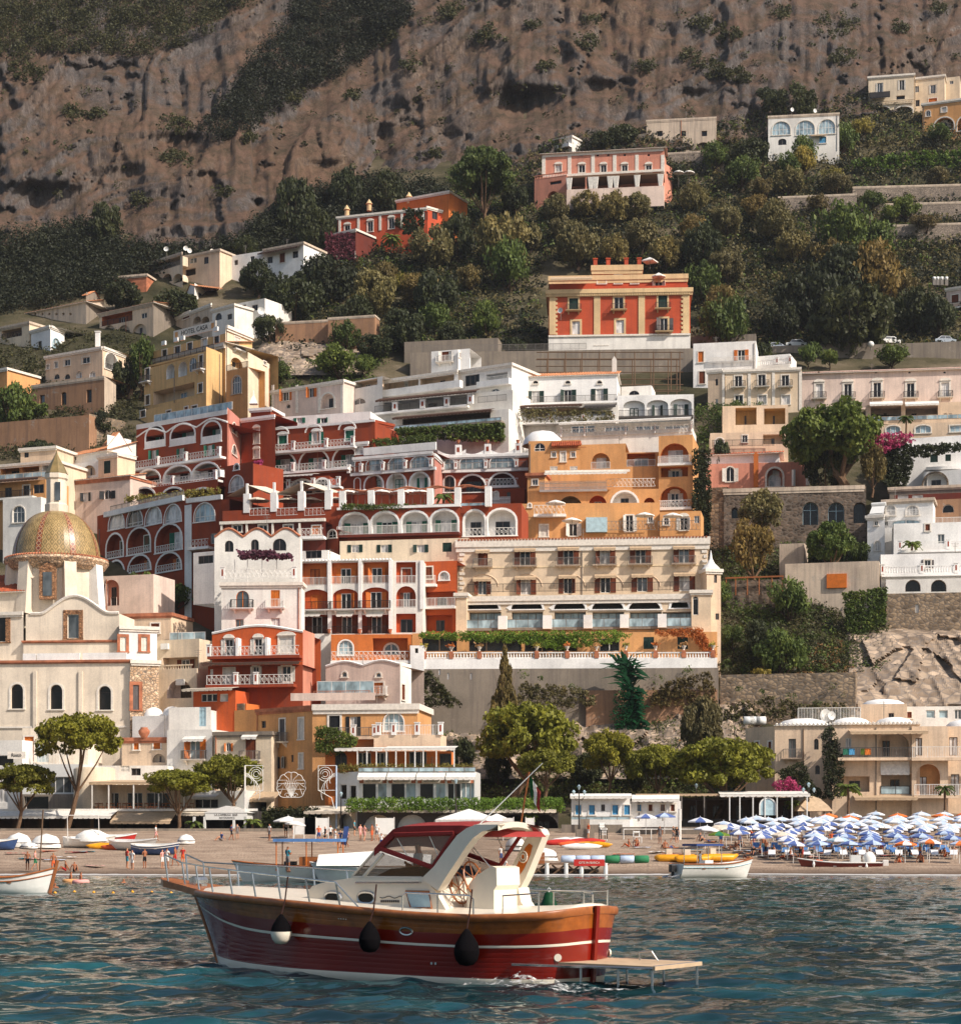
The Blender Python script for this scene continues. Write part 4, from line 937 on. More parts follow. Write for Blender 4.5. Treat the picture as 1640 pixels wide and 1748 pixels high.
f[0].rail(1615,1680,524,1.0,'bars','iron',1.2,slab='chalk');f[0].rail(1622,1680,558,1.0,'bars','chalk',1.5,slab='chalk')
for i,x in enumerate((1594,1600,1607,1615)):
 o=thing('water_tank','white water tank, %s of four on the roof at the right edge'%ORD[i],'tank',at(x,478,372));b=MB();b.lathe([(0.02,0),(0.33,0.02),(0.35,0.6),(0.02,0.72)],10);b.build('drum','plastic_white',o,smooth=True);b=MB();b.box(-0.3,0.3,-0.3,0.3,-1.0,0.0);b.build('stand','iron_grey',o)
for i,(xa,xb,y0,y1,lb)in enumerate(((1328,1462,333,343,'grey stone terrace wall below the arched window house'),(1455,1660,316,328,'long stone terrace wall with a small square hole at the right'),(1470,1660,346,354,'middle stone terrace wall on the right slope'),(1500,1660,382,392,'lowest stone terrace wall on the right slope'),(1140,1235,258,270,'rough stone wall under the weathered white house'),(470,560,548,580,'brown rubble wall behind the yellow hotel'),(560,640,540,590,'square rubble bastion right of the brown wall'))):
 D_=TD((xa+xb)/2,y1)-3.5;B('terrace_wall',lb,'wall',[fc(xa,xb,y0,y1,D_+1,D_-1,'wall_stone' if i<5 else'ruin',dp=3,cor='old',ch=0.25,cp=0.08)])
LGR=LG(inside='red',inner='green',trim='trim')
def pots(face,xs,y,mat='leaf_green',out=0.0,hh=0.9):
 for x in xs:
  u=face.u(x);z=face.z(x,y);b=MB();b.lathe([(0.16,0),(0.3,0.5),(0.33,0.5),(0.3,0.52),(0.02,0.48)],8,(u,-out,z));face.part(b,'flower_pot','terracotta')
A,f=B('red_hotel','red hotel block with scalloped white parapet and three white arched loggias','hotel',[fc(233,388,722,790,300,289,'red',ref=388,sides='L',dp=10,wavy=('chalk',3,0.9),rows=[(LG(inside='brownred',inner='green',trim='chalk',bal='solid',slab='chalk',rh=1.0,lg=1.6,arch=1.6),728,763,31,265),(LG(inside='brownred',inner='green',trim='chalk',bal='solid',slab='chalk',rh=1.0,lg=1.6,arch=1.6),724,758,40,312),(LG(inside='brownred',inner='green',trim='chalk',bal='solid',slab='chalk',rh=1.0,lg=1.6,arch=1.6),720,755,31,361),(WP['green'],769,784,8,[263]),(WP['green'],765,782,8,[310]),(WP['green'],760,778,8,[358])]),fc(388,412,697,790,289,298,'pink',ref=390,sides='R',dp=8,rows=[(mod(WP['arch'],trim='trim'),722,741,8,400),(mod(WP['arch'],trim='trim'),760,777,8,400)]),fc(227,376,796,836,296,286,'red',ref=376,sides='L',dp=7,rows=[(LG(inside='chalk',inner='dark',trim='chalk',arch=1.8,iw=0.5),803,826,40,[253]),(LG(inside='chalk',inner='dark',trim='chalk',arch=1.8,iw=0.3),796,822,46,[303]),(LG(inside='chalk',inner='dark',trim='chalk',arch=1.8,iw=0.3),791,816,46,[351])]),fc(205,372,828,858,291,281,'red',ref=372,sides='L',dp=6,rows=[(LG(inside='brownred',inner='dark',trim='chalk',arch=1.8,iw=0.3),834,852,40,[245,295,345])])])  # pink right face: red wall with sunlight put into the colour
f[0].band(233,388,712,720,'chalk',0.05,'parapet');f[0].rail(255,388,708,1.2,'glass','chalk',-1.0)
f[0].rail(228,385,792,1.1,'lattice','rail_white',1.2,(228,278,326,383),'chalk','chalk');f[2].rail(207,380,832,1.1,'lattice','rail_white',1.4,(207,252,305,378),'chalk','chalk')
r,f=B('hotel_tower','dark red stair tower with a white finial and bull eye window','tower',[fc(412,470,712,800,297,294,'red',ref=440,sides='',dp=6,cor='chalk',rows=[(mod(WP['sq'],fancy=True,pane='curtain'),731,757,9,438),(mod(WP['sq'],fancy=True,pane='curtain'),767,782,9,438)]),fc(428,462,697,713,300,299,'red',ref=445,cor='chalk',sides='LR',dp=5),fc(383,432,795,850,283,279,'red',ref=410,sides='LR',dp=6,rows=[(P_(pane='dark',trim='chalk',arch=9,leaves=1,tw=0.2),793,802,8,404),(mod(WP['arch'],trim='chalk',leaves=3,pane='curtain'),812,838,24,404)])])
b=MB();b.lathe([(0.9,0),(0.7,0.3),(0.5,0.8),(0.14,1.3),(0.1,1.9),(0.02,2.2)],4);b.build('finial','chalk',r,at(433,690,300)-r.location,0.78)
r,f=B('red_hotel','red hotel block with scrolled white window heads and green shutters','hotel',[fc(447,640,728,800,297,290,'red',ref=545,sides='R',dp=9,rows=[(P_(closed='green',trim='chalk',fancy=True),744,758,14,483),(P_(sh='green',pane='curtain',trim='chalk',fancy=True),738,757,12,540),(P_(closed='green',trim='chalk',fancy=True),735,752,14,597),(LG(inside='red',inner='green',arch=2.2,trim='chalk',iw=0.6),772,806,48,480),(LG(inside='red',inner='green',arch=2.2,trim='chalk',iw=0.6),768,806,48,536),(LG(inside='red',inner='green',arch=2.2,trim='chalk',iw=0.6),764,796,42,590)]),fc(477,632,707,722,302,298,'chalk',ref=555,dp=8,sides='LR',rows=[(WP['green'],713,722,9,[511,552])]),fc(630,672,716,760,296,300,'pink',ref=632,sides='R',dp=6,cor='red'),fc(450,560,815,846,288,285,'red',ref=505,dp=5,rows=[(LG(inside='grey_dark',inner='dark',arch=1.2,trim='chalk',iw=0.2),822,845,40,473),(LG(inside='grey_dark',inner='dark',arch=1.2,trim='chalk',iw=0.2),820,843,36,515),(LG(inside='grey_dark',inner='dark',arch=1.2,trim='chalk',iw=0.2),818,840,26,550)])])  # right return in pink, the sun on red plaster painted in
f[0].rail(449,610,769,1.1,'lattice','rail_white',1.3,(449,507,563,608),'chalk','chalk');f[0].rail(450,600,806,1.1,'lattice','rail_white',1.4,(507,560),'chalk','chalk');f[0].band(447,640,724,728,'chalk',0.2)
f[3].awn(452,545,811,818,'awning_white',2.5);f[3].rail(495,585,834,1.0,'lattice','rail_white',1.6,(499,541,584),'chalk','chalk')
b=MB()
for x,y in((483,738),(540,734),(597,729)):
 u=f[0].u(x);z=f[0].z(x,y)
 for rr in(1.35,1.5):
  b.tube([(u+rr*math.cos(math.pi*i/10),-0.9,z-0.5+rr*0.8*math.sin(math.pi*i/10))for i in range(11)],0.05,4)
f[0].part(b,'hood','chalk')
C,f=B('red_hotel','red and white hotel block with curtained arches and a planted roof terrace','hotel',[fc(605,740,776,835,291,286,'red',ref=672,sides='L',dp=8,cor='chalk',rows=[(mod(WP['arch'],pane='sky_glass',leaves=4,arch=1.0,trim='chalk'),782,803,29,[640]),(mod(WP['arch'],pane='sky_glass',leaves=4,arch=1.0,trim='chalk'),781,803,29,[678]),(mod(WP['arch'],pane='sky_glass',leaves=4,arch=1.0,trim='chalk'),779,802,31,[717]),(mod(WP['arch'],trim='chalk'),786,808,9,611),(LG(inside='chalk',inner='gclosed',arch=1.5,trim='chalk',lg=1.0,iw=0.5),812,836,30,638),(LG(inside='chalk',inner='gclosed',arch=1.5,trim='chalk',lg=1.0,iw=0.5),810,835,30,677),(LG(inside='chalk',inner='green',arch=1.5,trim='chalk',lg=1.0,iw=0.5),808,834,31,716),(mod(WP['arch'],trim='chalk'),816,838,9,610)]),fc(740,755,775,835,286,292,'pink',ref=741,sides='R',dp=8,cor='chalk'),fc(605,630,755,778,291,290,'red',ref=617,sides='L',dp=5,cor='chalk',rows=[(mod(WP['arch'],pane='curtain',trim='chalk'),760,775,12,613)])])  # pink end face: same red wall, sunlight mixed into its colour
f[0].rail(600,742,803,1.0,'bars','iron_grey',0.6,(598,619,656,694,738),'chalk');f[0].band(600,745,803,808,'chalk',0.5,'moulding')
f[0].band(622,745,760,773,'chalk',0.3,'parapet')
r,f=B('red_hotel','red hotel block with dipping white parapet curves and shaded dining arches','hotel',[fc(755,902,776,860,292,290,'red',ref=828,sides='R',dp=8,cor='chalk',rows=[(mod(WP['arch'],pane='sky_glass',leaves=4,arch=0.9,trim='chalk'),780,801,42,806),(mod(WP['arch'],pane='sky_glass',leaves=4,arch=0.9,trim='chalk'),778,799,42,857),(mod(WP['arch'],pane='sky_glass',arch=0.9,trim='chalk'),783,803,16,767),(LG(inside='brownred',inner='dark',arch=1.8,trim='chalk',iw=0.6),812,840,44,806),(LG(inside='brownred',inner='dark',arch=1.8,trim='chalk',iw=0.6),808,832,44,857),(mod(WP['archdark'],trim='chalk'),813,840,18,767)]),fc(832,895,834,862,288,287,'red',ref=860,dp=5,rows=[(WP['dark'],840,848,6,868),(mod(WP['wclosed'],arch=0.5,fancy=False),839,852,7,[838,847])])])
f[0].rail(757,900,801,1.0,'bars','iron_grey',0.6,(757,779,830,882),'chalk');f[0].band(755,902,801,806,'chalk',0.5);f[0].rail(830,886,832,1.1,'lattice','rail_white',1.5,(),'chalk','chalk');f[1].rail(834,872,862,1.1,'pickets','rail_white',0.8)
b=MB()
for c in(771,806,857):
 u0=f[0].u(c-24);u1=f[0].u(c+24);z=f[0].h
 pts=[(u0+(u1-u0)*i/12,z+0.9-0.75*math.sin(math.pi*i/12))for i in range(13)]
 for p,q in zip(pts[:-1],pts[1:]):b.quad((p[0],0,z),(q[0],0,z),(q[0],0,q[1]),(p[0],0,p[1]));b.quad((p[0],0,p[1]),(q[0],0,q[1]),(q[0],0.3,q[1]),(p[0],0.3,p[1]))
f[0].part(b,'swag_parapet','chalk')
for x in(782,832,884):b=MB();u=f[0].u(x);b.box(u-0.45,u+0.45,-0.1,0.5,f[0].h,f[0].h+1.6);b.box(u-0.2,u+0.2,-0.12,-0.1,f[0].h+0.5,f[0].h+1.2,1);f[0].part(b,'pillar',['chalk','red'])
pots(f[0],(782,832,884),757)
r,f=B('red_hotel','lower red hotel wing with deep white edged arches and turquoise shutters','hotel',[fc(166,315,868,985,284,268,'red',ref=315,sides='L',dp=10,rows=[(mod(WP['arch'],leaves=3,trim='chalk',pane='curtain'),873,903,27,199),(mod(WP['arch'],leaves=3,trim='chalk',pane='curtain'),868,898,27,230),(mod(WP['arch'],leaves=3,trim='chalk',pane='curtain'),865,895,28,262),(mod(WP['arch'],leaves=3,trim='chalk',pane='curtain'),862,892,29,295),(LG(inner='gclosed',inside='red',arch=2,trim='chalk',lg=1.2,bal='lattice',rail='rail_white',iw=0.4,il=0.15),912,952,28,196),(LG(inner='gclosed',inside='red',arch=2,trim='chalk',lg=1.2,bal='lattice',rail='rail_white',iw=0.4,il=0.15),902,945,38,237),(LG(inner='green',inside='red',arch=2.2,trim='chalk',lg=1.2,bal='lattice',rail='rail_white',iw=0.5,il=0.1),896,941,44,288),(LG(inner='orange',inside='red',arch=2,trim='chalk',lg=1.2,bal='lattice',rail='rail_white',iw=0.4,il=0.15),958,990,28,198),(LG(inner='orange',inside='red',arch=2,trim='chalk',lg=1.2,bal='lattice',rail='rail_white',iw=0.4,il=0.15),949,975,38,238),(LG(inner='orange',inside='red',arch=2,trim='chalk',lg=1.2,bal='lattice',rail='rail_white',iw=0.4,il=0.15),944,975,42,288)]),fc(320,392,856,945,268,264,'red',ref=355,sides='',dp=9,rows=[(mod(WP['arch'],leaves=4,trim='chalk',pane='sky_glass'),859,890,34,349),(mod(WP['plain'],awn=None),910,928,12,365)]),fc(315,327,862,975,268,267,'chalk',ref=320,sides='',dp=2)])
f[0].band(180,315,860,869,'chalk',0.35,'cornice');f[1].band(320,380,848,856,'chalk',0.35,'cornice');f[0].rail(190,315,860,0.8,'bars','iron_grey',0.2)
f[1].rail(330,365,936,1.1,'lattice','rail_white',1.2,(),'chalk','chalk')
r,f=B('terrace_restaurant','long red terrace with cream sail awnings over the dining tables','restaurant',[fc(380,578,868,905,262,258,'red',ref=480,sides='LR',dp=10,rows=[]),fc(378,556,893,935,258,255,'brownred',ref=467,sides='',dp=3,rows=[(mod(WP['white'],sh=None,trim='trim',fancy=False),896,908,15,[405,449,492]),(WP['oclosed'],898,912,14,540)])])
F1=f[0]
for x0,x1 in((426,460),(472,508),(520,555)):F1.rail(x0,x1,880,1.05,'lattice','rail_white',0.05)
for x in(421,467,514,560):b=MB();u=F1.u(x);b.box(u-0.45,u+0.45,-0.1,0.7,F1.h-0.4,F1.h+2.2);b.box(u-0.15,u+0.15,0.1,0.4,F1.h+2.2,F1.h+3.6);F1.part(b,'pillar','chalk')
for i,(x0,x1)in enumerate(((385,420),(422,466),(468,513),(515,559))):
 b=MB();u0,u1=F1.u(x0),F1.u(x1);zz=F1.h
 rows=[]
 for k in range(7):t=k/6;rows.append([(u0+(u1-u0)*s,0.2+7*t,zz+(3.4 if i%2 else 2.0)*(1-s)+(2.0 if i%2 else 3.4)*s+1.0*t-0.5*math.sin(math.pi*t)*math.sin(math.pi*s))for s in[j/6 for j in range(7)]])
 b.grid(rows);F1.part(b,'sail_awning','awning_cream',True)
f[1].band(376,556,888,893,'trim',0.4)
for x in(379,422,466,512):f[1].band(x-1.5,x+1.5,893,925,'trim',0.3,'post')
f[1].rail(512,556,918,1.1,'lattice','rail_white',1.2,(),'chalk','chalk')
r,f=B('red_hotel','red hotel restaurant wing with four white arched bays and green shutters','hotel',[fc(576,786,868,920,258,255,'red',ref=681,sides='L',dp=9,rows=[(LG(inside='chalk',inner='green',arch=1.5,trim='chalk',iw=0.8,ih=0.62,lg=1.4),877,913,47,605),(LG(inside='chalk',inner='green',arch=1.5,trim='chalk',iw=0.7,ih=0.62,lg=1.4),875,911,45,657),(LG(inside='chalk',inner='green',arch=1.5,trim='chalk',iw=0.7,ih=0.62,lg=1.4),874,910,45,708),(LG(inside='chalk',inner='green',arch=1.5,trim='chalk',iw=0.7,ih=0.62,lg=1.4),872,909,45,758)]),fc(786,890,860,920,256,255,'red',ref=838,sides='R',dp=9,rows=[(LG(inside='chalk',inner='dark',arch=1.5,trim='chalk',iw=0.5,ih=0.6,lg=1.4),872,915,34,810),(LG(inside='chalk',inner='dark',arch=1.5,trim='chalk',iw=0.5,ih=0.6,lg=1.4),870,914,47,856)]),fc(558,578,905,940,257,256,'red',ref=568,sides='',dp=3,rows=[(mod(WP['arch'],pane='curtain',trim='trim'),905,918,14,567)]),fc(580,800,921,950,255,252,'cream',ref=690,sides='',dp=3,rows=[(mod(WP['dgreen']),930,943,13,[606,656,718]),(WP['dgclosed'],926,942,16,763)])])
f[0].rail(579,785,913,1.15,'bars','rail_white',1.2,(),'chalk','brownred');f[0].band(576,786,864,868,'chalk',0.3);f[1].rail(792,882,915,1.1,'lattice','rail_white',0.05)
f[0].rail(578,832,866,0.45,'glass','terracotta',-0.3)
for x in(583,632,683,733,780,832):b=MB();u=f[0].u(x);b.box(u-0.4,u+0.4,0.2,1.0,f[0].h,f[0].h+2.6);f[0].part(b,'pillar','chalk')
b=MB();a=[(f[0].u(580+i*10.4),0.6,f[0].h+2.75+0.18*math.sin(i*1.3))for i in range(25)];b.tube(a,0.12,5);b.tube([(x,y+3,z+0.4)for x,y,z in a],0.12,5);f[0].part(b,'pergola_beam','terracotta')
par=None
UC={}
def parasol_me(r,h,mats,n=8,val=0.12,drop=0.32):
 def f():
  b=MB();k=len(mats)
  for i in range(n):
   a0,a1=2*math.pi*i/n,2*math.pi*(i+1)/n;mi=i%k;am=(a0+a1)/2;ins=0.93
   P=lambda a,q,z:(q*math.cos(a),q*math.sin(a),z)
   z1=h-r*drop
   b.poly([P(a0,r*0.5,h-r*drop*0.42),P(am,r*0.5*0.95,h-r*drop*0.47),P(a1,r*0.5,h-r*drop*0.42),(0,0,h)],mi)
   b.poly([P(a0,r,z1),P(am,r*ins,z1),P(am,r*0.5*0.95,h-r*drop*0.47),P(a0,r*0.5,h-r*drop*0.42)],mi);b.poly([P(am,r*ins,z1),P(a1,r,z1),P(a1,r*0.5,h-r*drop*0.42),P(am,r*0.5*0.95,h-r*drop*0.47)],mi)
   b.quad(P(a0,r,z1),P(am,r*ins,z1),P(am,r*ins*1.01,z1-val),P(a0,r*1.01,z1-val),mi);b.quad(P(am,r*ins,z1),P(a1,r,z1),P(a1,r*1.01,z1-val),P(am,r*ins*1.01,z1-val),mi)
  return b.mesh('canopy',list(mats))
 return cached(('par',r,h,tuple(mats),n),f)
def pole_me(h,mat):
 def f():b=MB();b.tube([(0,0,0),(0,0,h+0.12)],0.03,6);return b.mesh('pole',mat)
 return cached(('pole',h,mat),f)
def parasol(name,label,loc,r=1.1,h=2.2,mats=('awning_white',),group=None,rz=0.0,tilt=(0,0),pole='iron_grey',n=8):
 o=thing(name,label,'beach umbrella' if'beach' in name else'parasol',loc,rz,group);o.rotation_euler=(tilt[0],tilt[1],rz)
 put('canopy',parasol_me(r,h,mats,n),o);put('pole',pole_me(h,pole),o)
 return o
plain('white_cloth',rgb(232,228,220),0.8,0.1)
for i in range(14):
 x=590+i*10.5+RNG.uniform(-2,2);parasol('parasol','white parasol on the red hotel terrace, %s from the brick stair end'%ORD[i],at(x,858,260+(i%3)*2.2)-Vector((0,0,0.3)),1.15,2.1,('white_cloth',),'white parasols on the red hotel dining terrace')
for i in range(4):parasol('parasol','cream parasol under the sail awnings, %s from the bougainvillea'%ORD[i],at((440,492,530,572)[i],878,262),1.6,2.4,('awning_cream',),'cream parasols under the sail awnings')
# ---- white terraced houses above the red hotel
r,f=B('terraced_house','long white terraced house with recessed orange veranda and planted balconies','house',[fc(653,782,640,678,312,305,'white',ref=720,sides='L',dp=10,cor='trim',rows=[(LG(inner='white',inside='peach',arch=0,lg=1.8,trim=None,iw=0.12),645,663,60,684),(LG(inner='dark',inside='peach',arch=0,lg=1.8,trim=None,iw=0.12),641,660,58,746)]),fc(782,873,626,680,306,301,'white',ref=830,sides='R',dp=10,cor='trim',rows=[(mod(WP['dark'],leaves=3),640,658,24,806),(LG(inner='plain',inside='chalk',arch=0,lg=1.5,trim=None,bal='bars',rail='rail_white',iw=0.5),637,652,36,848),(mod(WP['arch'],leaves=2,trim=None),663,687,21,845)]),fc(585,653,648,705,314,309,'white',ref=620,sides='L',dp=8,rows=[(LG(inner='plain',inside='peach',arch=0,lg=1.6,trim=None,iw=0.15),650,661,52,618),(mod(WP['arch'],pane='glass',trim=None,arch=1.2),679,690,22,613)]),fc(645,875,676,705,307,298,'white',ref=760,sides='R',dp=8,rows=[(LG(inner='dark',inside='chalk',arch=0,lg=2.2,trim=None,iw=0.1),680,697,150,730)]),fc(672,868,706,760,303,296,'white',ref=770,sides='R',dp=6,rows=[(LG(inner='dark',inside='concrete',arch=0,lg=2.2,trim=None,iw=0.1),709,730,150,762)]),fc(736,802,598,632,312,310,'chalk',ref=760,sides='L',dp=6,rows=[(mod(WP['bclosed'],sh='white_wood',trim=None,bal='bars',rail='rail_white'),600,618,12,760)]),fc(782,803,597,630,310,313,'chalk',ref=784,sides='R',rows=[(WP['bclosed'],603,611,4,[786,793])])])
F2=f[3]
F2.awn(648,820,672,681,'awning_brown',1.6);F2.rail(645,800,700,1.1,'bars','iron_grey',1.2,(680,727,768,808),'chalk','chalk',pw=0.9);F2.rail(820,868,688,1.0,'bars','iron_grey',1.0)
f[4].awn(676,845,704,712,'awning_brown',1.6);f[4].rail(672,860,728,0.5,'glass','iron_grey',1.4,(),'chalk','concrete')
f[0].band(585,790,664,676,'chalk',1.0,'balcony_front');f[1].band(818,873,650,660,'chalk',0.9,'balcony_front')
r,f=B('house','rose coloured house with orange shutters and a pointed arch niche','house',[fc(464,586,658,705,318,310,'rose',ref=525,cor='trim',dp=8,rows=[(mod(WP['orange'],trim='trim'),664,684,10,488),(WP['orange'],660,678,8,532),(LG(inner='dark',inside='rose',arch=2,trim='trim',lg=1,iw=0.3),672,697,23,559),(P_(pane='dark',arch=9,deep=0.3,leaves=1),690,697,7,492)])])
for x in(466,507,545,584):f[0].band(x-2,x+2,657,705,'trim',0.08,'pilaster')
r,f=B('house','white house with tiled pitched roof and three green shuttered balcony doors','house',[fc(884,1053,642,690,306,304,'chalk',ref=968,sides='LR',dp=9,rows=[(P_(sh='dark_green',pane='curtain',bw=0.55),667,688,13,[914]),(P_(sh='dark_green',pane='dark',bw=0.55),665,686,13,969),(P_(sh='dark_green',pane='curtain',bw=0.55),663,684,13,1023),(P_(pane='dark',arch=9,deep=0.2,frame='grey_wood',trim='trim',tw=0.1),650,655,9,[914,969,1023])]),fc(880,1055,694,725,303,301,'white',ref=968,sides='LR',dp=7,rows=[(LG(inner='dark',inside='rose',arch=0,trim=None,lg=2.5,iw=0.2),697,720,52,915),(LG(inner='brown',inside='peach',arch=0,trim=None,lg=2.5,iw=0.2),696,720,50,975),(P_(pane='glass',leaves=6,frame='old_wood'),702,719,36,1028)])])
f[0].roof('tile',2.2,0.3,'tile_roof',7);f[0].rail(884,1053,688,1.0,'bars','iron_grey',0.9,(),'chalk','chalk')
f[1].awn(884,995,690,699,'awning_brown',2.2);f[1].awn(998,1052,690,699,'grey_dark',1.8);f[1].rail(882,1050,722,0.9,'pickets','chalk',1.2,(940,996,1048),'chalk','chalk')
b=MB();u=f[0].u(1045);b.box(u-0.35,u+0.35,5,5.7,f[0].h+0.5,f[0].h+3.6);b.poly([(u-0.4,5,f[0].h+3.6),(u+0.4,5,f[0].h+3.6),(u,5,f[0].h+4.2)]);f[0].part(b,'chimney','white')
r,f=B('house','white house with three shallow arches and green shutters beside the alley','house',[fc(1053,1184,674,720,303,302,'chalk',ref=1120,sides='LR',dp=9,rows=[(LG(inner='dgclosed',inside='chalk',arch=0.8,lg=0.6,trim=None,iw=0.4,ih=0.6),684,713,36,1082),(LG(inner='dgreen',inside='chalk',arch=0.8,lg=0.6,trim=None,iw=0.5,ih=0.7),683,712,36,1122),(LG(inner='dgreen',inside='chalk',arch=0.8,lg=0.6,trim=None,iw=0.6,ih=0.7),680,710,36,1162)]),fc(1060,1112,659,676,307,306,'white',ref=1085,dp=5,rows=[(mod(WP['archdark'],fr='chalk'),666,674,18,1082)])])
f[0].rail(1056,1182,712,1.0,'bars','iron',0.9,(),'chalk','grey_dark')
# ---- ochre hotel with stacked terraces
OC=LG(inside='tangerine',inner='plain',trim=None,arch=1.6,bal='bars',rail='rail_white',iw=0.5)
r,f=B('ochre_hotel','ochre hotel stepped down in terraces with arched balconies and white shutters','hotel',[fc(902,990,752,812,282,281,'ochre',ref=946,sides='L',dp=8,rows=[(mod(WP['arch'],trim=None,pane='dark',arch=1.0),756,770,19,921),(WP['sq'],772,780,7,[945,978]),(mod(WP['wclosed'],fancy=False),772,788,8,961),(P_(closed='white_wood'),796,804,13,[945,979])]),fc(990,1068,758,812,282,281,'ochre',ref=1029,sides='',dp=8,rows=[(mod(OC,inside='ochre',lg=1.0),773,800,32,1025)]),fc(1068,1124,772,812,281.5,281,'ochre',ref=1096,sides='',dp=8,rows=[(mod(OC,arch=0),774,796,48,1094)]),fc(1124,1182,743,905,279,278,'ochre',ref=1153,sides='LR',dp=9,rows=[(mod(OC,arch=2.2),757,792,50,1151),(mod(OC,arch=0,bal=None,inner='white',ih=0.8),798,814,46,1151),(mod(OC,arch=1.6,inner='white',bal='lattice'),830,866,46,1150)]),fc(900,1124,836,880,274,272.5,'ochre',ref=1010,sides='LR',dp=8,rows=[(LG(inside='concrete',inner='dark',arch=2.2,trim=None,lg=2.2,iw=0.6,bal='bars',rail='iron'),846,884,42,973),(LG(inside='orange',inner='plain',arch=1.8,trim=None,lg=1.4,iw=0.4,bal='bars',rail='iron'),846,876,30,1020),(LG(inside='chalk',inner='dark',arch=2.2,trim='chalk',lg=1.6,iw=0.3),840,870,44,1066),(LG(inside='tangerine',inner='plain',arch=1.5,trim=None,lg=1.2,iw=0.3,bal='bars',rail='iron'),849,870,18,1108)]),fc(890,1126,870,920,267,266,'ochre',ref=1010,sides='LR',dp=6,rows=[(mod(WP['wclosed'],fancy=False),896,916,14,928),(WP['white'],894,915,14,978),(mod(WP['white'],fancy=False),880,907,13,1074),(WP['sq'],882,892,7,1110),(mod(WP['plain'],trim='trim',arch=9),858+2,866,5,904)]),fc(1126,1196,873,920,265,264,'ochre',ref=1160,sides='LR',dp=6,rows=[(WP['white'],884,905,12,1167),(mod(WP['arch'],pane='dark'),884,896,9,1137),(WP['plain'],880,893,9,1189)]),fc(900,930,808,840,276,275.5,'ochre',ref=915,sides='LR',dp=4,cor='terracotta',rows=[(WP['sq'],818,828,9,913)])])
f[0].roof('vault',2.0,2)if False else None
b=MB();b.lathe([(3.0,0),(2.7,1.0),(1.7,1.9),(0.05,2.3)],14,(f[0].u(922),3.2,f[0].h-0.1));f[0].part(b,'roof_dome','chalk',True)
f[0].rail(940,1000,765,0.1,'bars','tile_red',0.2)
b=MB();u0,u1=f[0].u(941),f[0].u(992);
for i in range(16):x=u0+(u1-u0)*(i+0.5)/16;b.tube([(x,-0.5,f[0].h-0.9),(x,0,f[0].h-0.2)],0.13,6)
f[0].part(b,'tiled_hood','tile_red')
f[3].rail(1124,1180,868,1.1,'lattice','rail_white',0.8,(),'chalk','chalk');f[3].rail(1124,1180,792,1.1,'bars','rail_white',0.7,(),'chalk','chalk')
f[4].rail(922,1035,836,1.2,'pickets','rail_white',0.3,(),'chalk','chalk');f[4].rail(1035,1118,831,1.2,'lattice','rail_white',0.0);f[4].awn(930,1070,806,813,'awning_white',2.0);f[4].band(930,1075,803,807,'trim',0.4)
f[5].rail(912,965,880,1.3,'lattice','rail_white',1.0,(),'chalk','chalk');f[5].rail(1036,1118,907,1.3,'lattice','iron_grey',1.0,(),'chalk');f[6].rail(1124,1196,907,1.3,'lattice','iron_grey',1.0)
b=MB();u0,u1=f[5].u(1000),f[5].u(1036);b.box(u0,u1,-1.0,-0.01,f[5].z(1018,910),f[5].z(1018,885));f[5].part(b,'glass_screen','pale_blue')
for i,(x,y,D)in enumerate(((948,882,264),(976,912,263),(1100,903,263),(1148,904,262))):parasol('parasol','white parasol on the ochre hotel, %s from the red wing'%ORD[i],at(x,y,D),1.35,2.3,('white_cloth',))
r,f=B('terrace_house','white glazed terrace of the house above the ochre hotel','house',[fc(950,1182,735,752,290,286,'white',ref=1066,sides='LR',dp=6,rows=[]),fc(950,1182,722,738,295,292,'concrete',ref=1066,dp=3,rows=[(P_(pane='glass',leaves=3),726,740,40,[995,1052,1105,1155])])])
f[0].rail(958,1180,742,1.2,'lattice','rail_white',0.2,(958,998,1068,1118,1180),'chalk',pw=0.15);f[0].awn(955,1180,716,722,'awning_white',1.0)
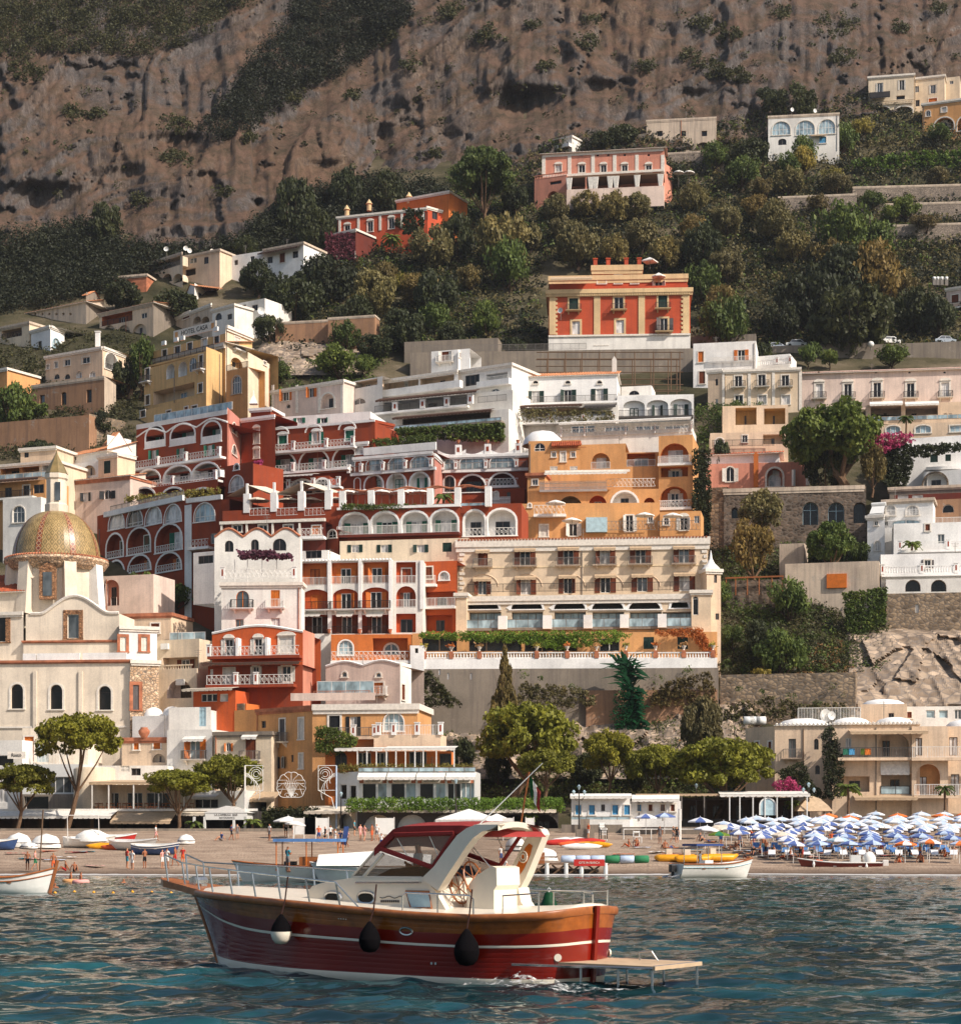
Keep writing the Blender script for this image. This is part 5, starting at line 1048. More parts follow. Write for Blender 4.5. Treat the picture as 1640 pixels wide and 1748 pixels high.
# ---- the right hand middle: cream palazzo, long pink house, terraces
r,f=B('house','white house with orange shutters under the road wall','house',[fc(1183,1290,584,650,330,328,'chalk',ref=1236,sides='LR',dp=8,rows=[(WP['oclosed'],600,618,9,1196),(P_(pane='dark',sh='orange_wood'),597,615,12,1265),(WP['bclosed'],634,655,10,1198)]),fc(1290,1348,606,640,331,329,'chalk',ref=1320,sides='R',dp=6)])
f[0].rail(1210,1290,619,1.0,'bars','rail_white',0.4);f[1].rail(1295,1348,625,1.0,'baluster','chalk',1.0,(1290,1328,1350),'chalk')
PZ=P_(pane='curtain',sh=None,trim='trim',bal='bars',slab='trim',bd=0.8)
r,f=B('palazzo','cream palazzo with white pilasters and two rows of balconied doors','house',[fc(1233,1368,630,700,318,316,'beige',ref=1300,sides='',dp=9,cor='trim',rows=[(PZ,641,661,13,1260),(mod(PZ,pane='glass'),639,660,13,1300),(mod(PZ,pane='dark'),640,660,13,1340),(mod(PZ,bal=None),674,690,14,[1261,1301,1341])]),fc(1208,1233,632,740,319,318,'peach',ref=1220,sides='L',dp=9,cor='trim',rows=[(WP['dark'],647,658,5,1223),(WP['plain'],681,690,5,1223),(WP['dark'],714,724,8,1224)]),fc(1233,1345,692,745,305,304,'peach',ref=1290,sides='',dp=5,rows=[(LG(inner='dark',inside='yellow',arch=0,lg=2.5,trim=None,iw=0.1),696,725,36,1273),(LG(inner='dark',inside='yellow',arch=0,lg=2.5,trim=None,iw=0.1),697,724,36,1322)]),fc(1212,1345,738,772,299,298,'peach',ref=1280,sides='L',dp=5,rows=[(WP['sq'],743,755,9,1271),(LG(inner='dark',inside='peach',arch=0,lg=1.5,trim=None,iw=0.15),741,758,36,1320),(P_(pane='curtain',arch=1.2,trim='trim'),748,762,14,1228)])])
for x in(1235,1279,1320,1366):f[0].band(x-2.5,x+2.5,634,700,'trim',0.1,'pilaster')
f[3].rail(1215,1320,763,1.0,'bars','iron',0.8)
PK=P_(pane='dark',trim='trim',tw=0.3,fancy=True,bal='bars',slab='trim',bd=0.7)
r,f=B('long_house','long pink house with a tiled pitch and white headed balcony doors','house',[fc(1368,1680,634,690,318,314,'rose',ref=1520,sides='R',dp=9,rows=[(mod(PK,pane='curtain'),655,680,12,[1398]),(PK,655,680,13,1447),(PK,653,679,13,1497),(PK,654,679,13,1554),(mod(PK,pane='curtain'),653,678,13,1613),(P_(pane='dark',arch=9,deep=0.3,leaves=1,frame='old_wood'),634,637,4,[1397,1438,1455,1495,1552,1612])]),fc(1478,1680,688,722,312,309,'peach',ref=1570,sides='L',dp=6,rows=[(LG(inner='dark',inside='rose',arch=0,lg=3,trim=None,iw=0.1),693,715,52,1512),(LG(inner='dark',inside='rose',arch=0,lg=3,trim=None,iw=0.15,il=-0.2),693,715,56,1573),(WP['plain'],705,714,6,[1613,1622])]),fc(1500,1680,722,745,306,303,'peach',ref=1590,sides='L',dp=4,rows=[(P_(pane='sky_glass',leaves=3,trim='trim',arch=0.5),727,742,24,[1524]),(P_(pane='sky_glass',leaves=3,trim='trim',arch=0.5),726,739,27,[1575]),(P_(pane='sky_glass',leaves=3,trim='trim'),726,737,26,[1634])])])
f[0].roof('tile',1.7,0.5,'tile_red',6)
f[1].awn(1484,1540,685,694,'awning_white',1.2);f[1].awn(1544,1602,685,694,'awning_white',1.2);f[1].rail(1478,1680,716,0.7,'glass','peach',0.1)
r,f=B('bungalow','salmon bungalow with arched white doors above the arcaded stone wall','house',[fc(1205,1380,790,832,292,290,'salmon',ref=1290,sides='LR',dp=8,rows=[(mod(WP['white'],arch=9,fancy=False),797,822,14,1246),(LG(inside='salmon',inner='arch',arch=2,trim='trim',iw=0.7),799,830,26,1322)]),fc(1205,1330,776,792,294,292,'chalk',ref=1270,dp=8)])
f[1].roof('tile',1.5,0.6,'tile_red',6)
b=MB();u=f[0].u(1290);b.box(u-0.35,u+0.35,-0.3,0.3,0,f[0].h+1.0);b.poly([(u-0.5,-0.31,f[0].h+1.0),(u+0.5,-0.31,f[0].h+1.0),(u,-0.31,f[0].h+1.7)]);f[0].part(b,'chimney','tangerine')
for x in(1354,1378):b=MB();u=f[0].u(x);b.tube([(u,-0.6,0),(u,-0.6,2.4)],0.28,8);f[0].part(b,'column','chalk')
o,f=B('arcaded_wall','tall grey rubble wall with three arched openings','wall',[fc(1235,1474,832,930,280,277,'rubble_dark',ref=1355,sides='LR',dp=5,cor='old',ch=0.5,cp=0.15,rows=[(LG(inner='pale',inside='rubble_dark',trim=None,arch=3,lg=1.6,iw=0.1)if False else P_(pane='dark',arch=9,deep=1.0,leaves=2,frame='pale_blue',transom=True),857,896,26,1383),(P_(pane='dark',arch=9,deep=1.0,leaves=2,frame='pale_blue',transom=True),857,893,28,1427),(P_(pane='dark',arch=9,deep=1.0,leaves=1,frame='old_wood'),857,893,22,1467),(P_(pane='dark',arch=9,deep=1.0,leaves=1,frame='old_wood'),866,885,12,1254)]),fc(1210,1240,832,890,281,280,'rubble',ref=1225,sides='L',dp=4)])
r,f=B('white_house','white house buried in creepers with dark green shutters at the right edge','house',[fc(1530,1680,762,800,290,287,'chalk',ref=1600,sides='L',dp=8,rows=[(WP['dgclosed'],775,789,13,1594),(WP['dgclosed'],775,787,9,1618)]),fc(1582,1680,803,836,287,284,'chalk',ref=1610,sides='L',dp=7,rows=[(LG(inner='dark',inside='chalk',arch=2.5,trim='rubble',lg=1,iw=0.4,ih=0.6),808,833,40,1596)]),fc(1548,1660,746,764,294,291,'chalk',ref=1590,dp=5)])
f[0].band(1580,1640,799,804,'chalk',1.5,'balcony')
r,f=B('terrace_wall','scalloped grey garden wall in front of the creeper house','wall',[fc(1518,1680,830,846,282,279,'concrete',ref=1590,sides='L',dp=3,cor='old'),fc(1526,1680,844,862,280,277,'brownred',ref=1600,sides='L',dp=3,rows=[(P_(pane='curtain',leaves=1),845,853,18,[1541,1566])])])
r,f=B('white_house','white stacked house with balustraded terraces above the stone cliff','house',[fc(1507,1592,852,925,272,270,'chalk',ref=1550,sides='LR',dp=9,cor='old',rows=[(mod(WP['arch'],pane='curtain',trim='trim',leaves=4),863,880,21,1557),(mod(WP['arch'],pane='curtain',trim='trim'),862,880,15,1520),(P_(pane='sky_glass',leaves=2,arch=0.4),887,898,47,1546),(WP['plain'],890,897,6,1495+17)]),fc(1592,1680,852,912,275,273,'ruin',ref=1620,sides='',dp=6,rows=[(P_(pane='dark',arch=9,deep=0.6,leaves=1),860,875,20,1618)]),fc(1480,1510,880,950,270,269,'chalk',ref=1495,sides='L',dp=7,cor='trim',rows=[(WP['sq'],890,897,6,1495),(mod(WP['arch'],trim='trim',pane='curtain'),924,940,8,1497)]),fc(1525,1680,892,945,266,264,'chalk',ref=1600,sides='',dp=5,rows=[(WP['plain'],912,928,12,1606),(mod(WP['bclosed']),895,906,8,1583)]),fc(1503,1680,945,985,261,259,'chalk',ref=1590,sides='L',dp=6,rows=[(P_(pane='dark',sh='grey_wood',trim='trim'),956,970,10,1583)]),fc(1512,1680,988,1012,257,255,'white',ref=1595,sides='L',dp=6,rows=[(P_(pane='dark',arch=9,deep=0.8,leaves=1,frame='old_wood'),990,1010,26,[1558,1602])]),fc(1512,1680,1012,1100,256.8,254.8,'rubble',ref=1595,sides='L',dp=6,rows=[(P_(pane='dark',arch=9,deep=0.6,leaves=1,frame='old_wood'),1031,1046,7,1565)])])
f[3].rail(1535,1680,940,1.1,'bars','rail_white',1.2,(1535,1617),'chalk','chalk');f[4].rail(1505,1680,981,1.1,'baluster','chalk',1.2,(1505,1572,1630),'chalk','chalk');f[0].rail(1507,1592,880,0.8,'bars','rail_white',0.6)
f[3].rail(1590,1680,893,1.1,'bars','rail_white',-1.5)
b=MB();u=f[2].u(1494);b.box(u-1.2,u+1.0,0.5,2.2,f[2].h+0.1,f[2].h+0.3);b.quad((u-1.0,0.6,f[2].h+0.4),(u+1.0,0.6,f[2].h+0.4),(u+0.9,2.0,f[2].h+1.7),(u-0.9,2.0,f[2].h+1.7));b.tube([(u-1.0,2.1,f[2].h+1.9),(u+1.0,2.1,f[2].h+1.9)],0.28,10);f[2].part(b,'solar_heater','plastic_white')
o,f=B('garden_wall','patched grey garden walls and shed between the tall trees','wall',[fc(1340,1500,960,1008,262,259,'old',ref=1420,dp=4),fc(1330,1372,928,960,267,266,'old',ref=1350,dp=4),fc(1236,1340,990,1010,262,260,'rubble_dark',ref=1290,dp=3)])
f[0].band(1411,1445,980,1004,'orange_wood',0.3,'door')
b=MB()
for x in(1240,1256,1276,1296,1318,1336):u=f[2].u(x);b.tube([(u,-0.6,-0.5),(u,-0.6,f[2].h+0.3)],0.08,5)
b.box(f[2].u(1238),f[2].u(1338),-0.7,-0.5,f[2].h+0.2,f[2].h+0.4);f[2].part(b,'pergola','wood')
#  the lower town: hotels, church, beach front
AW=P_(pane='glass',sh='brown',trim=None,bw=0.5,awn='awning_tan',awo=0.7,bal='bars',rail='iron_grey',slab='old',bd=0.7)
r,f=B('beige_hotel','long beige hotel with awninged windows over an arcade of glazed arches','hotel',[fc(781,1208,920,1008,252,249,'beige',ref=995,sides='LR',dp=12,cor='trim',ch=0.9,cp=0.3,rows=[(mod(AW,closed='brown',sh=None),942,967,17,824),(mod(AW,pane='dark'),940,966,17,896),(AW,938,965,17,970),(mod(AW,pane='curtain'),937,964,17,1032),(mod(AW,pane='dark'),936,963,17,1093),(AW,935,962,17,1167),(mod(AW,bal=None),990,1015,15,823),(mod(AW,bal=None,pane='curtain'),988,1015,17,897),(mod(AW,bal=None,pane='dark'),986,1013,15,969),(mod(AW,bal=None),984,1012,17,1033),(mod(AW,bal=None),983,1010,17,1096),(mod(AW,bal=None,pane='curtain'),981,1009,17,1168)]),fc(790,1180,1017,1072,247.5,244.5,'beige',ref=985,sides='LR',dp=5,cor='trim',ch=0.6,rows=[(LG(inner='dark',inside='concrete',trim='chalk',arch=2.2,lg=2.2,iw=0.8,ih=0.42,bal=None),1024,1040,54,[824,899,972,1037,1100]),(LG(inner='dark',inside='concrete',trim='chalk',arch=2.2,lg=2.2,iw=0.8,ih=0.42,bal=None),1022,1038,30,1160)]+[(P_(pane='sky_glass',leaves=4,deep=1.6,frame='iron_grey'),1044,1070,54,x)for x in(828,900,973,1038,1102,1158)]),fc(778,796,1013,1075,246.5,246.3,'beige',ref=787,sides='LR',dp=4,cor='trim'),fc(1180,1213,1008,1080,243.6,243.4,'beige',ref=1196,sides='LR',dp=6,cor='trim',rows=[(mod(WP['arch'],pane='dark',trim=None,leaves=1),1018,1050,10,1187)]),fc(1206,1230,972,1080,247,247.5,'peach',ref=1218,sides='LR',dp=5,cor='trim',rows=[(WP['dark'],982,995,5,1221),(WP['dark'],1047,1058,6,1224)])])
H0,H1=f[0],f[1]
H0.roof('eave',0,0.35,'terracotta');H0.band(781,1208,966,968,'trim_cream',0.06);H0.rail(800,1180,1012,1.1,'bars','iron',1.6)
b=MB()
for k in range(9):
 for x0,w in((784,4),(1200,4)):u=H0.u(x0);z=H0.z(995,1004-k*8.2);ww=0.7 if k%2 else 0.45;b.box(u if x0<900 else u+0.5-ww,u+ww if x0<900 else u+0.5,-0.1,-0.003,z,z+0.36)
H0.part(b,'quoins','trim')
for x in(859,935,1004,1066,1130):b=MB();u=H1.u(x);b.box(u-0.55,u+0.55,-1.4,-0.5,-0.2,1.5);H1.part(b,'planter','chalk')
H1.rail(796,1180,1072,1.1,'glass','iron_grey',0.8,(),'chalk','concrete')
for x in(824,899,972,1037,1100):b=MB();u=H0.u(x);z=H0.z(x,975);rr=2.0;ps=[(u+rr*math.cos(math.pi*i/10),-0.03,z-2.0+rr*0.8*math.sin(math.pi*i/10))for i in range(11)];b.tube(ps,0.06,4);H0.part(b,'moulding','peach')
b=MB();u=f[4].u(1218);b.lathe([(1.3,0),(1.1,0.3),(0.5,0.9),(0.2,1.5),(0.12,2.1),(0.02,2.6)],12,(u,1.0,f[4].h));f[4].part(b,'finial','chalk',True)
r,f=B('terrace_restaurant','vine shaded hotel terrace with white balustrade and brick piers','terrace',[fc(703,1224,1080,1118,243.5,241.5,'ochre',ref=960,sides='',dp=3,rows=[(P_(pane='dark',frame='old_wood',leaves=2),1086,1112,60,[750]),(P_(pane='dark',frame='old_wood',leaves=3),1085,1112,90,[845,940]),(P_(pane='dark',sh=None,closed='dark_green'),1087,1108,18,[1107,1165]),(P_(pane='dark'),1090,1112,34,1040)]),fc(700,1224,1124,1143,240,238,'chalk',ref=960,sides='LR',dp=4),fc(700,1226,1142,1205,239.9,237.9,'concrete',ref=960,sides='LR',dp=4,rows=[(P_(pane='dark',deep=0.5,leaves=1,frame='old_wood'),1149,1160,3,[804,765]),(P_(pane='dark',deep=0.5,leaves=1,frame='old_wood'),1143,1152,3,[716,750])]),fc(700,724,1102,1143,239.8,239.7,'chalk',ref=712,sides='LR',dp=3,rows=[(WP['hole'],1107,1115,5,711)])])
Tt=f[1]
px_=[724,770,818,916,968,1018,1068,1119,1167,1217]
for a,c in zip(px_[:-1],px_[1:]):Tt.rail(a+3,c-3,1124,0.8,'baluster','chalk',-0.2)
for i,x in enumerate(px_):
 b=MB();u=Tt.u(x);b.box(u-0.24,u+0.24,-0.06,0.42,Tt.h,Tt.h+0.95);Tt.part(b,'brick_pier','terracotta')
 o=thing('flower_urn','pale urn of %s on the hotel balustrade, %s brick pier from the white gatehouse'%(('yellow flowers','red flowers','dry grasses')[i%3],ORD[i]),'urn',Tt.O+Tt.U*u+Vector((0,0,Tt.h+0.95))-Tt.N*0.2)
 b=MB();b.lathe([(0.16,0),(0.08,0.12),(0.28,0.45),(0.34,0.55),(0.3,0.56),(0.02,0.5)],8);b.build('urn','trim',o);b=MB();rs=random.Random(i)
 for k in range(40):p=Vector((rs.gauss(0,.2),rs.gauss(0,.2),0.7+rs.gauss(0,.12)));q=Vector((rs.gauss(0,.1),rs.gauss(0,.1),rs.gauss(0,.1)));w=q.orthogonal().normalized()*0.1;b.quad(p-q-w,p+q-w,p+q+w,p-q+w)
 b.build('flowers',('leaf_gold','leaf_orange','leaf_straw')[i%3],o)
r,f=B('stone_wall','coursed rubble retaining wall right of the hotel terrace','wall',[fc(1229,1460,1150,1230,238,234,'rubble',ref=1340,sides='LR',dp=4),fc(1000,1224,1178,1198,238.2,236.6,'ruin',ref=1110,dp=3,down=7)])
OR=P_(pane='dark',sh='orange_wood',trim=None,frame='rail_white',bw=0.45)
r,f=B('orange_hotel','orange hotel behind white columns with three floors of loggias','hotel',[fc(513,668,957,1108,246,244.5,'white',ref=590,sides='L',dp=10,rows=[(LG(inside='tangerine',inner=mod(OR,sh=None,closed='brown'),arch=0,trim=None,lg=0.7,bal='bars',rail='rail_white',iw=0.35,ih=0.75),961,999,44,536),(LG(inside='tangerine',inner=OR,arch=0,trim=None,lg=0.7,bal='bars',rail='rail_white',iw=0.7,ih=0.75),960,997,46,[589]),(LG(inside='tangerine',inner=OR,arch=0,trim=None,lg=0.7,bal='bars',rail='rail_white',iw=0.7,ih=0.75),959,996,44,642),(LG(inside='orange',inner=mod(OR,sh=None,closed='orange_wood'),arch=0.9,trim=None,lg=0.5,bal='out_bars',rail='iron',slab='chalk',iw=0.4,ih=0.72),1006,1041,46,539),(LG(inside='orange',inner=OR,arch=0.9,trim=None,lg=0.5,bal='out_bars',rail='iron',slab='chalk',iw=0.7,ih=0.75),1005,1040,44,590),(LG(inside='orange',inner=OR,arch=0.9,trim=None,lg=0.5,bal='out_bars',rail='iron',slab='chalk',iw=0.75,ih=0.78),1003,1039,46,641),(LG(inside='orange',inner=mod(WP['brown'],pane='dark'),arch=0,trim=None,lg=0.9,iw=0.7,ih=0.9,bal='bars',rail='iron'),1050,1082,46,[539,590,641])]),fc(668,722,957,1108,244.8,244.5,'white',ref=695,sides='R',dp=9,rows=[(LG(inside='orange',inner='bclosed',arch=0,trim=None,lg=0.7,bal='bars',rail='rail_white',iw=0.45),960,996,34,693),(LG(inside='orange',inner='brown',arch=9,trim=None,lg=0.7,bal='bars',rail='rail_white',iw=0.6),1001,1037,34,693),(LG(inside='orange',inner='dark',arch=0,trim=None,lg=0.7,iw=0.6),1048,1080,34,693)]),fc(720,780,958,1100,248,247,'orange',ref=750,sides='',dp=8,rows=[(WP['bclosed'],968,988,11,732),(mod(WP['arch'],pane='curtain',trim='chalk'),976,990,16,758),(LG(inside='orange',inner='dark',arch=0,trim=None,lg=1.2,iw=0.3),1010,1038,52,751),(LG(inside='orange',inner='dark',arch=0,trim=None,lg=1.2,iw=0.3),1050,1078,46,748)]),fc(565,702,1083,1130,242,241.5,'tangerine',ref=633,sides='L',dp=6,rows=[(mod(WP['arch'],pane='sky_glass',leaves=3,trim='chalk'),1094,1118,24,590),(LG(inside='tangerine',inner='arch',arch=0,trim=None,lg=1.5,iw=0.4),1090,1118,60,666)])])
O0=f[0];O0.roof('eave',0,0.25,'chalk')
for x in(513,563,615,667):O0.band(x-3,x+3,957,1080,'chalk',0.25,'column')
f[1].band(720-3,720+3,957,1040,'chalk',0.2,'column');f[2].rail(724,778,1036,1.1,'bars','rail_white',0.8,(),'chalk','chalk');f[2].rail(722,745,998,1.1,'bars','rail_white',0.7,(),'chalk','chalk');f[3].rail(568,700,1130,1.2,'lattice','rail_white',1.4,(),'chalk','chalk')
for x in(535,590,641):O0.awn(x-14,x+14,1048,1053,'awning_white',1.0)
pots(O0,(563,615,667),1082,out=0.6)
r,f=B('white_house','tall white house with a scalloped roof line and bougainvillea canopy','house',[fc(366,512,918,985,240,239.4,'white',ref=440,sides='LR',dp=2,wavy=('terracotta',3,1.0),rows=[(mod(WP['archdark'],pane='dark',arch=9,fr='white'),923,942,15,[391]),(mod(WP['archdark'],pane='dark',arch=9,fr='white'),921,940,14,[435]),(mod(WP['archdark'],pane='dark',arch=0.8,fr='white'),920,940,23,477)]),fc(378,514,995,1080,234.5,234,'white',ref=446,sides='LR',dp=3,cor='trim',rows=[(P_(pane='glass',leaves=2,frame='orange_wood',arch=9,bal='bars',rail='iron',slab='chalk'),1009,1038,22,414),(P_(closed='orange_wood',bal='bars',rail='rail_white',slab='chalk'),1008,1037,16,470),(P_(pane='glass',frame='wood'),1057,1074,14,409),(P_(pane='curtain',frame='rail_white'),1055,1072,15,470)]),fc(510,560,940,956,251,250,'white',ref=535,dp=5,rows=[(mod(WP['dark'],leaves=3),940,953,28,535)]),fc(330,372,942,990,243,241,'chalk',ref=350,sides='L',dp=5,down=3,rows=[(mod(WP['dark'],leaves=3),948,962,26,351)])])
f[1].rail(380,500,988,1.2,'lattice','rail_white',0.0,(380,502),'chalk')
for x in(398,420,445,470,500):b=MB();u=f[1].u(x);b.tube([(u,1.0,f[1].h),(u,1.0,f[1].h+3)],0.05,5);f[1].part(b,'post','rail_white')
b=MB();rs=random.Random(5);u0,u1=f[1].u(405),f[1].u(495)
for k in range(900):
 x=u0+(u1-u0)*rs.random();p=Vector((x,1.0+rs.gauss(0,.7),f[1].h+3.1+rs.random()*(0.9 if x<u0+4.5 else 0.45)));q=Vector((rs.gauss(0,1),rs.gauss(0,1),rs.gauss(0,1))).normalized();w=q.orthogonal().normalized()*0.14;q=q*0.14;b.quad(p-q-w,p+q-w,p+q+w,p-q+w)
f[1].part(b,'bougainvillea','leaf_plum')
r,f=B('red_house','brick red house with white double shutters on two lattice balconies','house',[fc(362,517,1082,1128,228,226,'orange',ref=440,sides='L',dp=8,wavy=('chalk',1,0.8),rows=[(mod(WP['white'],sh='white_wood',fancy=True),1092,1118,12,[391]),(mod(WP['white'],sh='white_wood',fancy=True),1091,1117,12,[441]),(mod(WP['wclosed']),1088,1115,26,489)]),fc(517,537,1075,1172,226,231,'salmon',ref=518,sides='R',dp=8),fc(355,517,1136,1182,226,224,'red',ref=436,sides='L',dp=6,rows=[(P_(closed='white_wood',trim=None),1139,1168,22,391),(mod(WP['white'],fancy=False),1138,1166,10,437),(mod(WP['white'],fancy=False,sh='white_wood'),1137,1164,14,489),(WP['plain'],1143,1160,5,361)])])  # salmon right side: the red wall with sunlight painted into it
f[0].rail(361,515,1121,1.15,'lattice','rail_white',1.2,(362,),'chalk','red');f[2].rail(358,505,1170,1.15,'lattice','rail_white',1.2,(408,442),'chalk','red')
f[2].awn(352,517,1130,1136,'awning_brown',1.6)
for x in(410,460):b=MB();u=f[0].u(x);b.box(u-0.15,u+0.15,-1.3,-0.01,0.4,2.6);f[0].part(b,'divider','chalk')
r,f=B('pink_house','pale pink house with two round windows and an orange door','house',[fc(556,683,1138,1205,228,225,'rose',ref=620,sides='L',dp=8,wavy=('chalk',2,0.5),rows=[(P_(pane='glass',arch=9,trim='trim',leaves=1),1148,1156,8,[588,646]),(mod(WP['oclosed'],bal='bars',rail='rail_white'),1166,1186,16,646)]),fc(683,702,1130,1205,225,229,'white',ref=684,sides='R',dp=8,rows=[(WP['bclosed'],1168,1195,5,688)])])
r,f=B('ochre_house','ochre corner house with green shutters over the beach restaurants','house',[fc(437,533,1205,1390,219,212,'ochre',ref=533,sides='L',dp=10,cor='terracotta',cp=0.2,rows=[(P_(pane='glass',closed='grey_wood',trim='trim',bal='bars',rail='iron_grey'),1227,1266,9,482),(P_(closed='white_wood',trim='trim'),1226,1262,8,514),(P_(pane='dark',sh='black_wood',trim=None,arch=0.3),1290,1312,8,482),(P_(closed='white_wood',trim='trim'),1287,1312,6,514),(WP['dark'],1289,1301,4,499),(WP['dark'],1231,1243,8,450)]),fc(533,712,1203,1285,212,210.5,'ochre',ref=620,sides='R',dp=10,cor='trim',ch=0.6,rows=[(P_(closed='black_wood',trim='trim',tw=0.22),1222,1258,18,571),(P_(pane='curtain',sh='black_wood'),1223,1258,12,603),(mod(WP['arch'],pane='sky_glass',leaves=4,trim='chalk',tw=0.1),1217,1248,34,672)]),fc(638,752,1255,1280,208.5,207.5,'peach',ref=700,sides='LR',dp=4),fc(555,770,1284,1312,208,206.5,'tangerine',ref=660,sides='LR',dp=3,rows=[(P_(pane='dark',leaves=3,frame='rail_white'),1285,1312,22,[622,652]),(mod(WP['archdark'],arch=9),1284,1312,20,582),(P_(pane='dark',leaves=3,frame='rail_white'),1284,1312,30,[713]),(P_(pane='dark',leaves=1,frame='old_wood'),1286,1312,20,760)])])
f[1].rail(560,640,1258,1.0,'bars','iron_grey',0.9,(606,642),'chalk','peach');f[2].rail(642,752,1255,1.1,'bars','rail_white',0.0,(646,672,712,752),'chalk');f[1].band(496,640,1183,1196,'rose',-0.05)
f[1].rail(535,632,1190,0.7,'bars','terracotta',0.0);f[1].rail(535,632,1182,1.4,'glass','rail_white',-2.0)
f[3].awn(578,660,1276,1283,'awning_white',2.6,(617,633,649),'rail_white',1312);f[3].awn(662,782,1274,1282,'awning_white',2.6,(666,682,698,714,728,750,780),'rail_white',1312)
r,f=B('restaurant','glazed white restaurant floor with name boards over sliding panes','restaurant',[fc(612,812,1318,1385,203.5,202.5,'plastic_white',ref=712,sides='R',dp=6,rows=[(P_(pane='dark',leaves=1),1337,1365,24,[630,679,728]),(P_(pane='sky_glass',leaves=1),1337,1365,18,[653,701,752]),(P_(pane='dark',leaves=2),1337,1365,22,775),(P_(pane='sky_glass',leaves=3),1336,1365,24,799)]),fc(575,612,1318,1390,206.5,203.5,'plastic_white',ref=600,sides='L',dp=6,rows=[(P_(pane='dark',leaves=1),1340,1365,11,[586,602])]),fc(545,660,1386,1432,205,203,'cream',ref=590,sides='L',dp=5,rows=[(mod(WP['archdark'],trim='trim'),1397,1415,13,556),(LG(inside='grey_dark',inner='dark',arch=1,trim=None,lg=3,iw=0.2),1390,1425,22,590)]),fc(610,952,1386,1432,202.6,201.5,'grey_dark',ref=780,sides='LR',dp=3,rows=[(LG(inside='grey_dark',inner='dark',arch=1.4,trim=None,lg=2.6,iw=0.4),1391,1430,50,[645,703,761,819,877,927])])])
R0=f[0];R0.rail(612,812,1318,0.5,'glass','old_wood',0.2)
for x0,x1 in((612,661),(662,711),(712,761),(762,813)):R0.awn(x0,x1,1319,1331,'awning_white',1.2)
for i,(x,s)in enumerate(((637,'RISTORANTE'),(686,'BUCA DI BACCO'),(736,'RISTORANTE'),(787,'BUCA DI BACCO'))):
 b=MB();b.box(-1.45,1.45,-0.05,0.0,-0.2,0.2);sg=b.build('name_board','terracotta',r,*[R0.T(R0.u(x),R0.z(x,1334),-0.03)[0]],rz=R0.rz);b=MB();b.box(-1.0,1.0,-0.065,-0.051,-0.17,0.17);b.build('panel','trim',sg)
 t=put('lettering',text_me(s,0.26 if len(s)<11 else 0.23,'grey_dark',0.006),sg);t.location=(0,-0.075,0)
for x in(612,661.5,711.5,761.5,811):R0.band(x-1.6,x+1.6,1330,1366,'plastic_white',0.14,'column')
f[3].awn(620,705,1378,1386,'awning_cream',1.5);f[3].awn(706,950,1377,1387,'awning_cream',1.6);f[2].awn(530,610,1376,1389,'awning_cream',2.0)
for i,(x,s)in enumerate(((665,'BAR BUCA DI BACCO'),(760,'RISTORANTE LA PERGOLA'),(875,'PIZZERIA'))):
 t=put('lettering',text_me(s,0.32,'grey_dark',0.006),r);t.location,t.rotation_euler=f[3].T(f[3].u(x),f[3].z(x,1387.4),-1.68)[0],(0,0,f[3].rz)
def majolica():
 m,t,p=base_mat('majolica',0.35,0.5)
 tc=N_(t,'ShaderNodeUVMap');sep=N_(t,'ShaderNodeSeparateXYZ');t.links.new(tc.outputs[0],sep.inputs[0])
 def M(op,a,b=None):
  n=N_(t,'ShaderNodeMath',operation=op)
  for i,v in enumerate((a,b)):
   if v is None:continue
   if isinstance(v,(int,float)):n.inputs[i].default_value=v
   else:t.links.new(v,n.inputs[i])
  return n.outputs[0]
 U,V=sep.outputs[0],sep.outputs[1]
 d=M('ADD',M('ABSOLUTE',M('SUBTRACT',M('FRACT',M('MULTIPLY',U,0.8)),0.5)),M('ABSOLUTE',M('SUBTRACT',M('FRACT',M('MULTIPLY',V,3.2)),0.5)))
 bands=M('FRACT',M('MULTIPLY',d,2.6))
 n=noise_n(t,coords(t,(0.9,0.9,0.9)),1.0,5.0,0.7)
 c1=ramp(t,n,[(0.35,rgb(150,118,72)),(0.65,rgb(190,160,108))]);c2=ramp(t,n,[(0.35,rgb(84,84,52)),(0.65,rgb(128,106,64))])
 c=mixc(t,ramp(t,bands,[(0.3,(0,0,0,1)),(0.5,(0.75,0.75,0.75,1))]),c1,c2)
 t.links.new(c,p.inputs['Base Color'])
 m2,t2,p2=base_mat('majolica_rib',0.35,0.5)
 tc=N_(t2,'ShaderNodeUVMap');sep=N_(t2,'ShaderNodeSeparateXYZ');t2.links.new(tc.outputs[0],sep.inputs[0]);t=t2
 d=M('ADD',M('ABSOLUTE',M('SUBTRACT',sep.outputs[0],0.5)),M('ABSOLUTE',M('SUBTRACT',M('FRACT',M('MULTIPLY',sep.outputs[1],13.0)),0.5)))
 t2.links.new(ramp(t2,d,[(0.3,rgb(120,56,38)),(0.36,rgb(60,40,34)),(0.44,rgb(214,190,150)),(0.52,rgb(150,88,52))]),p2.inputs['Base Color'])
majolica()
C0=at(104,1040,236)
ch=thing('church','cream church with a yellow tiled majolica dome and lantern','church',C0)
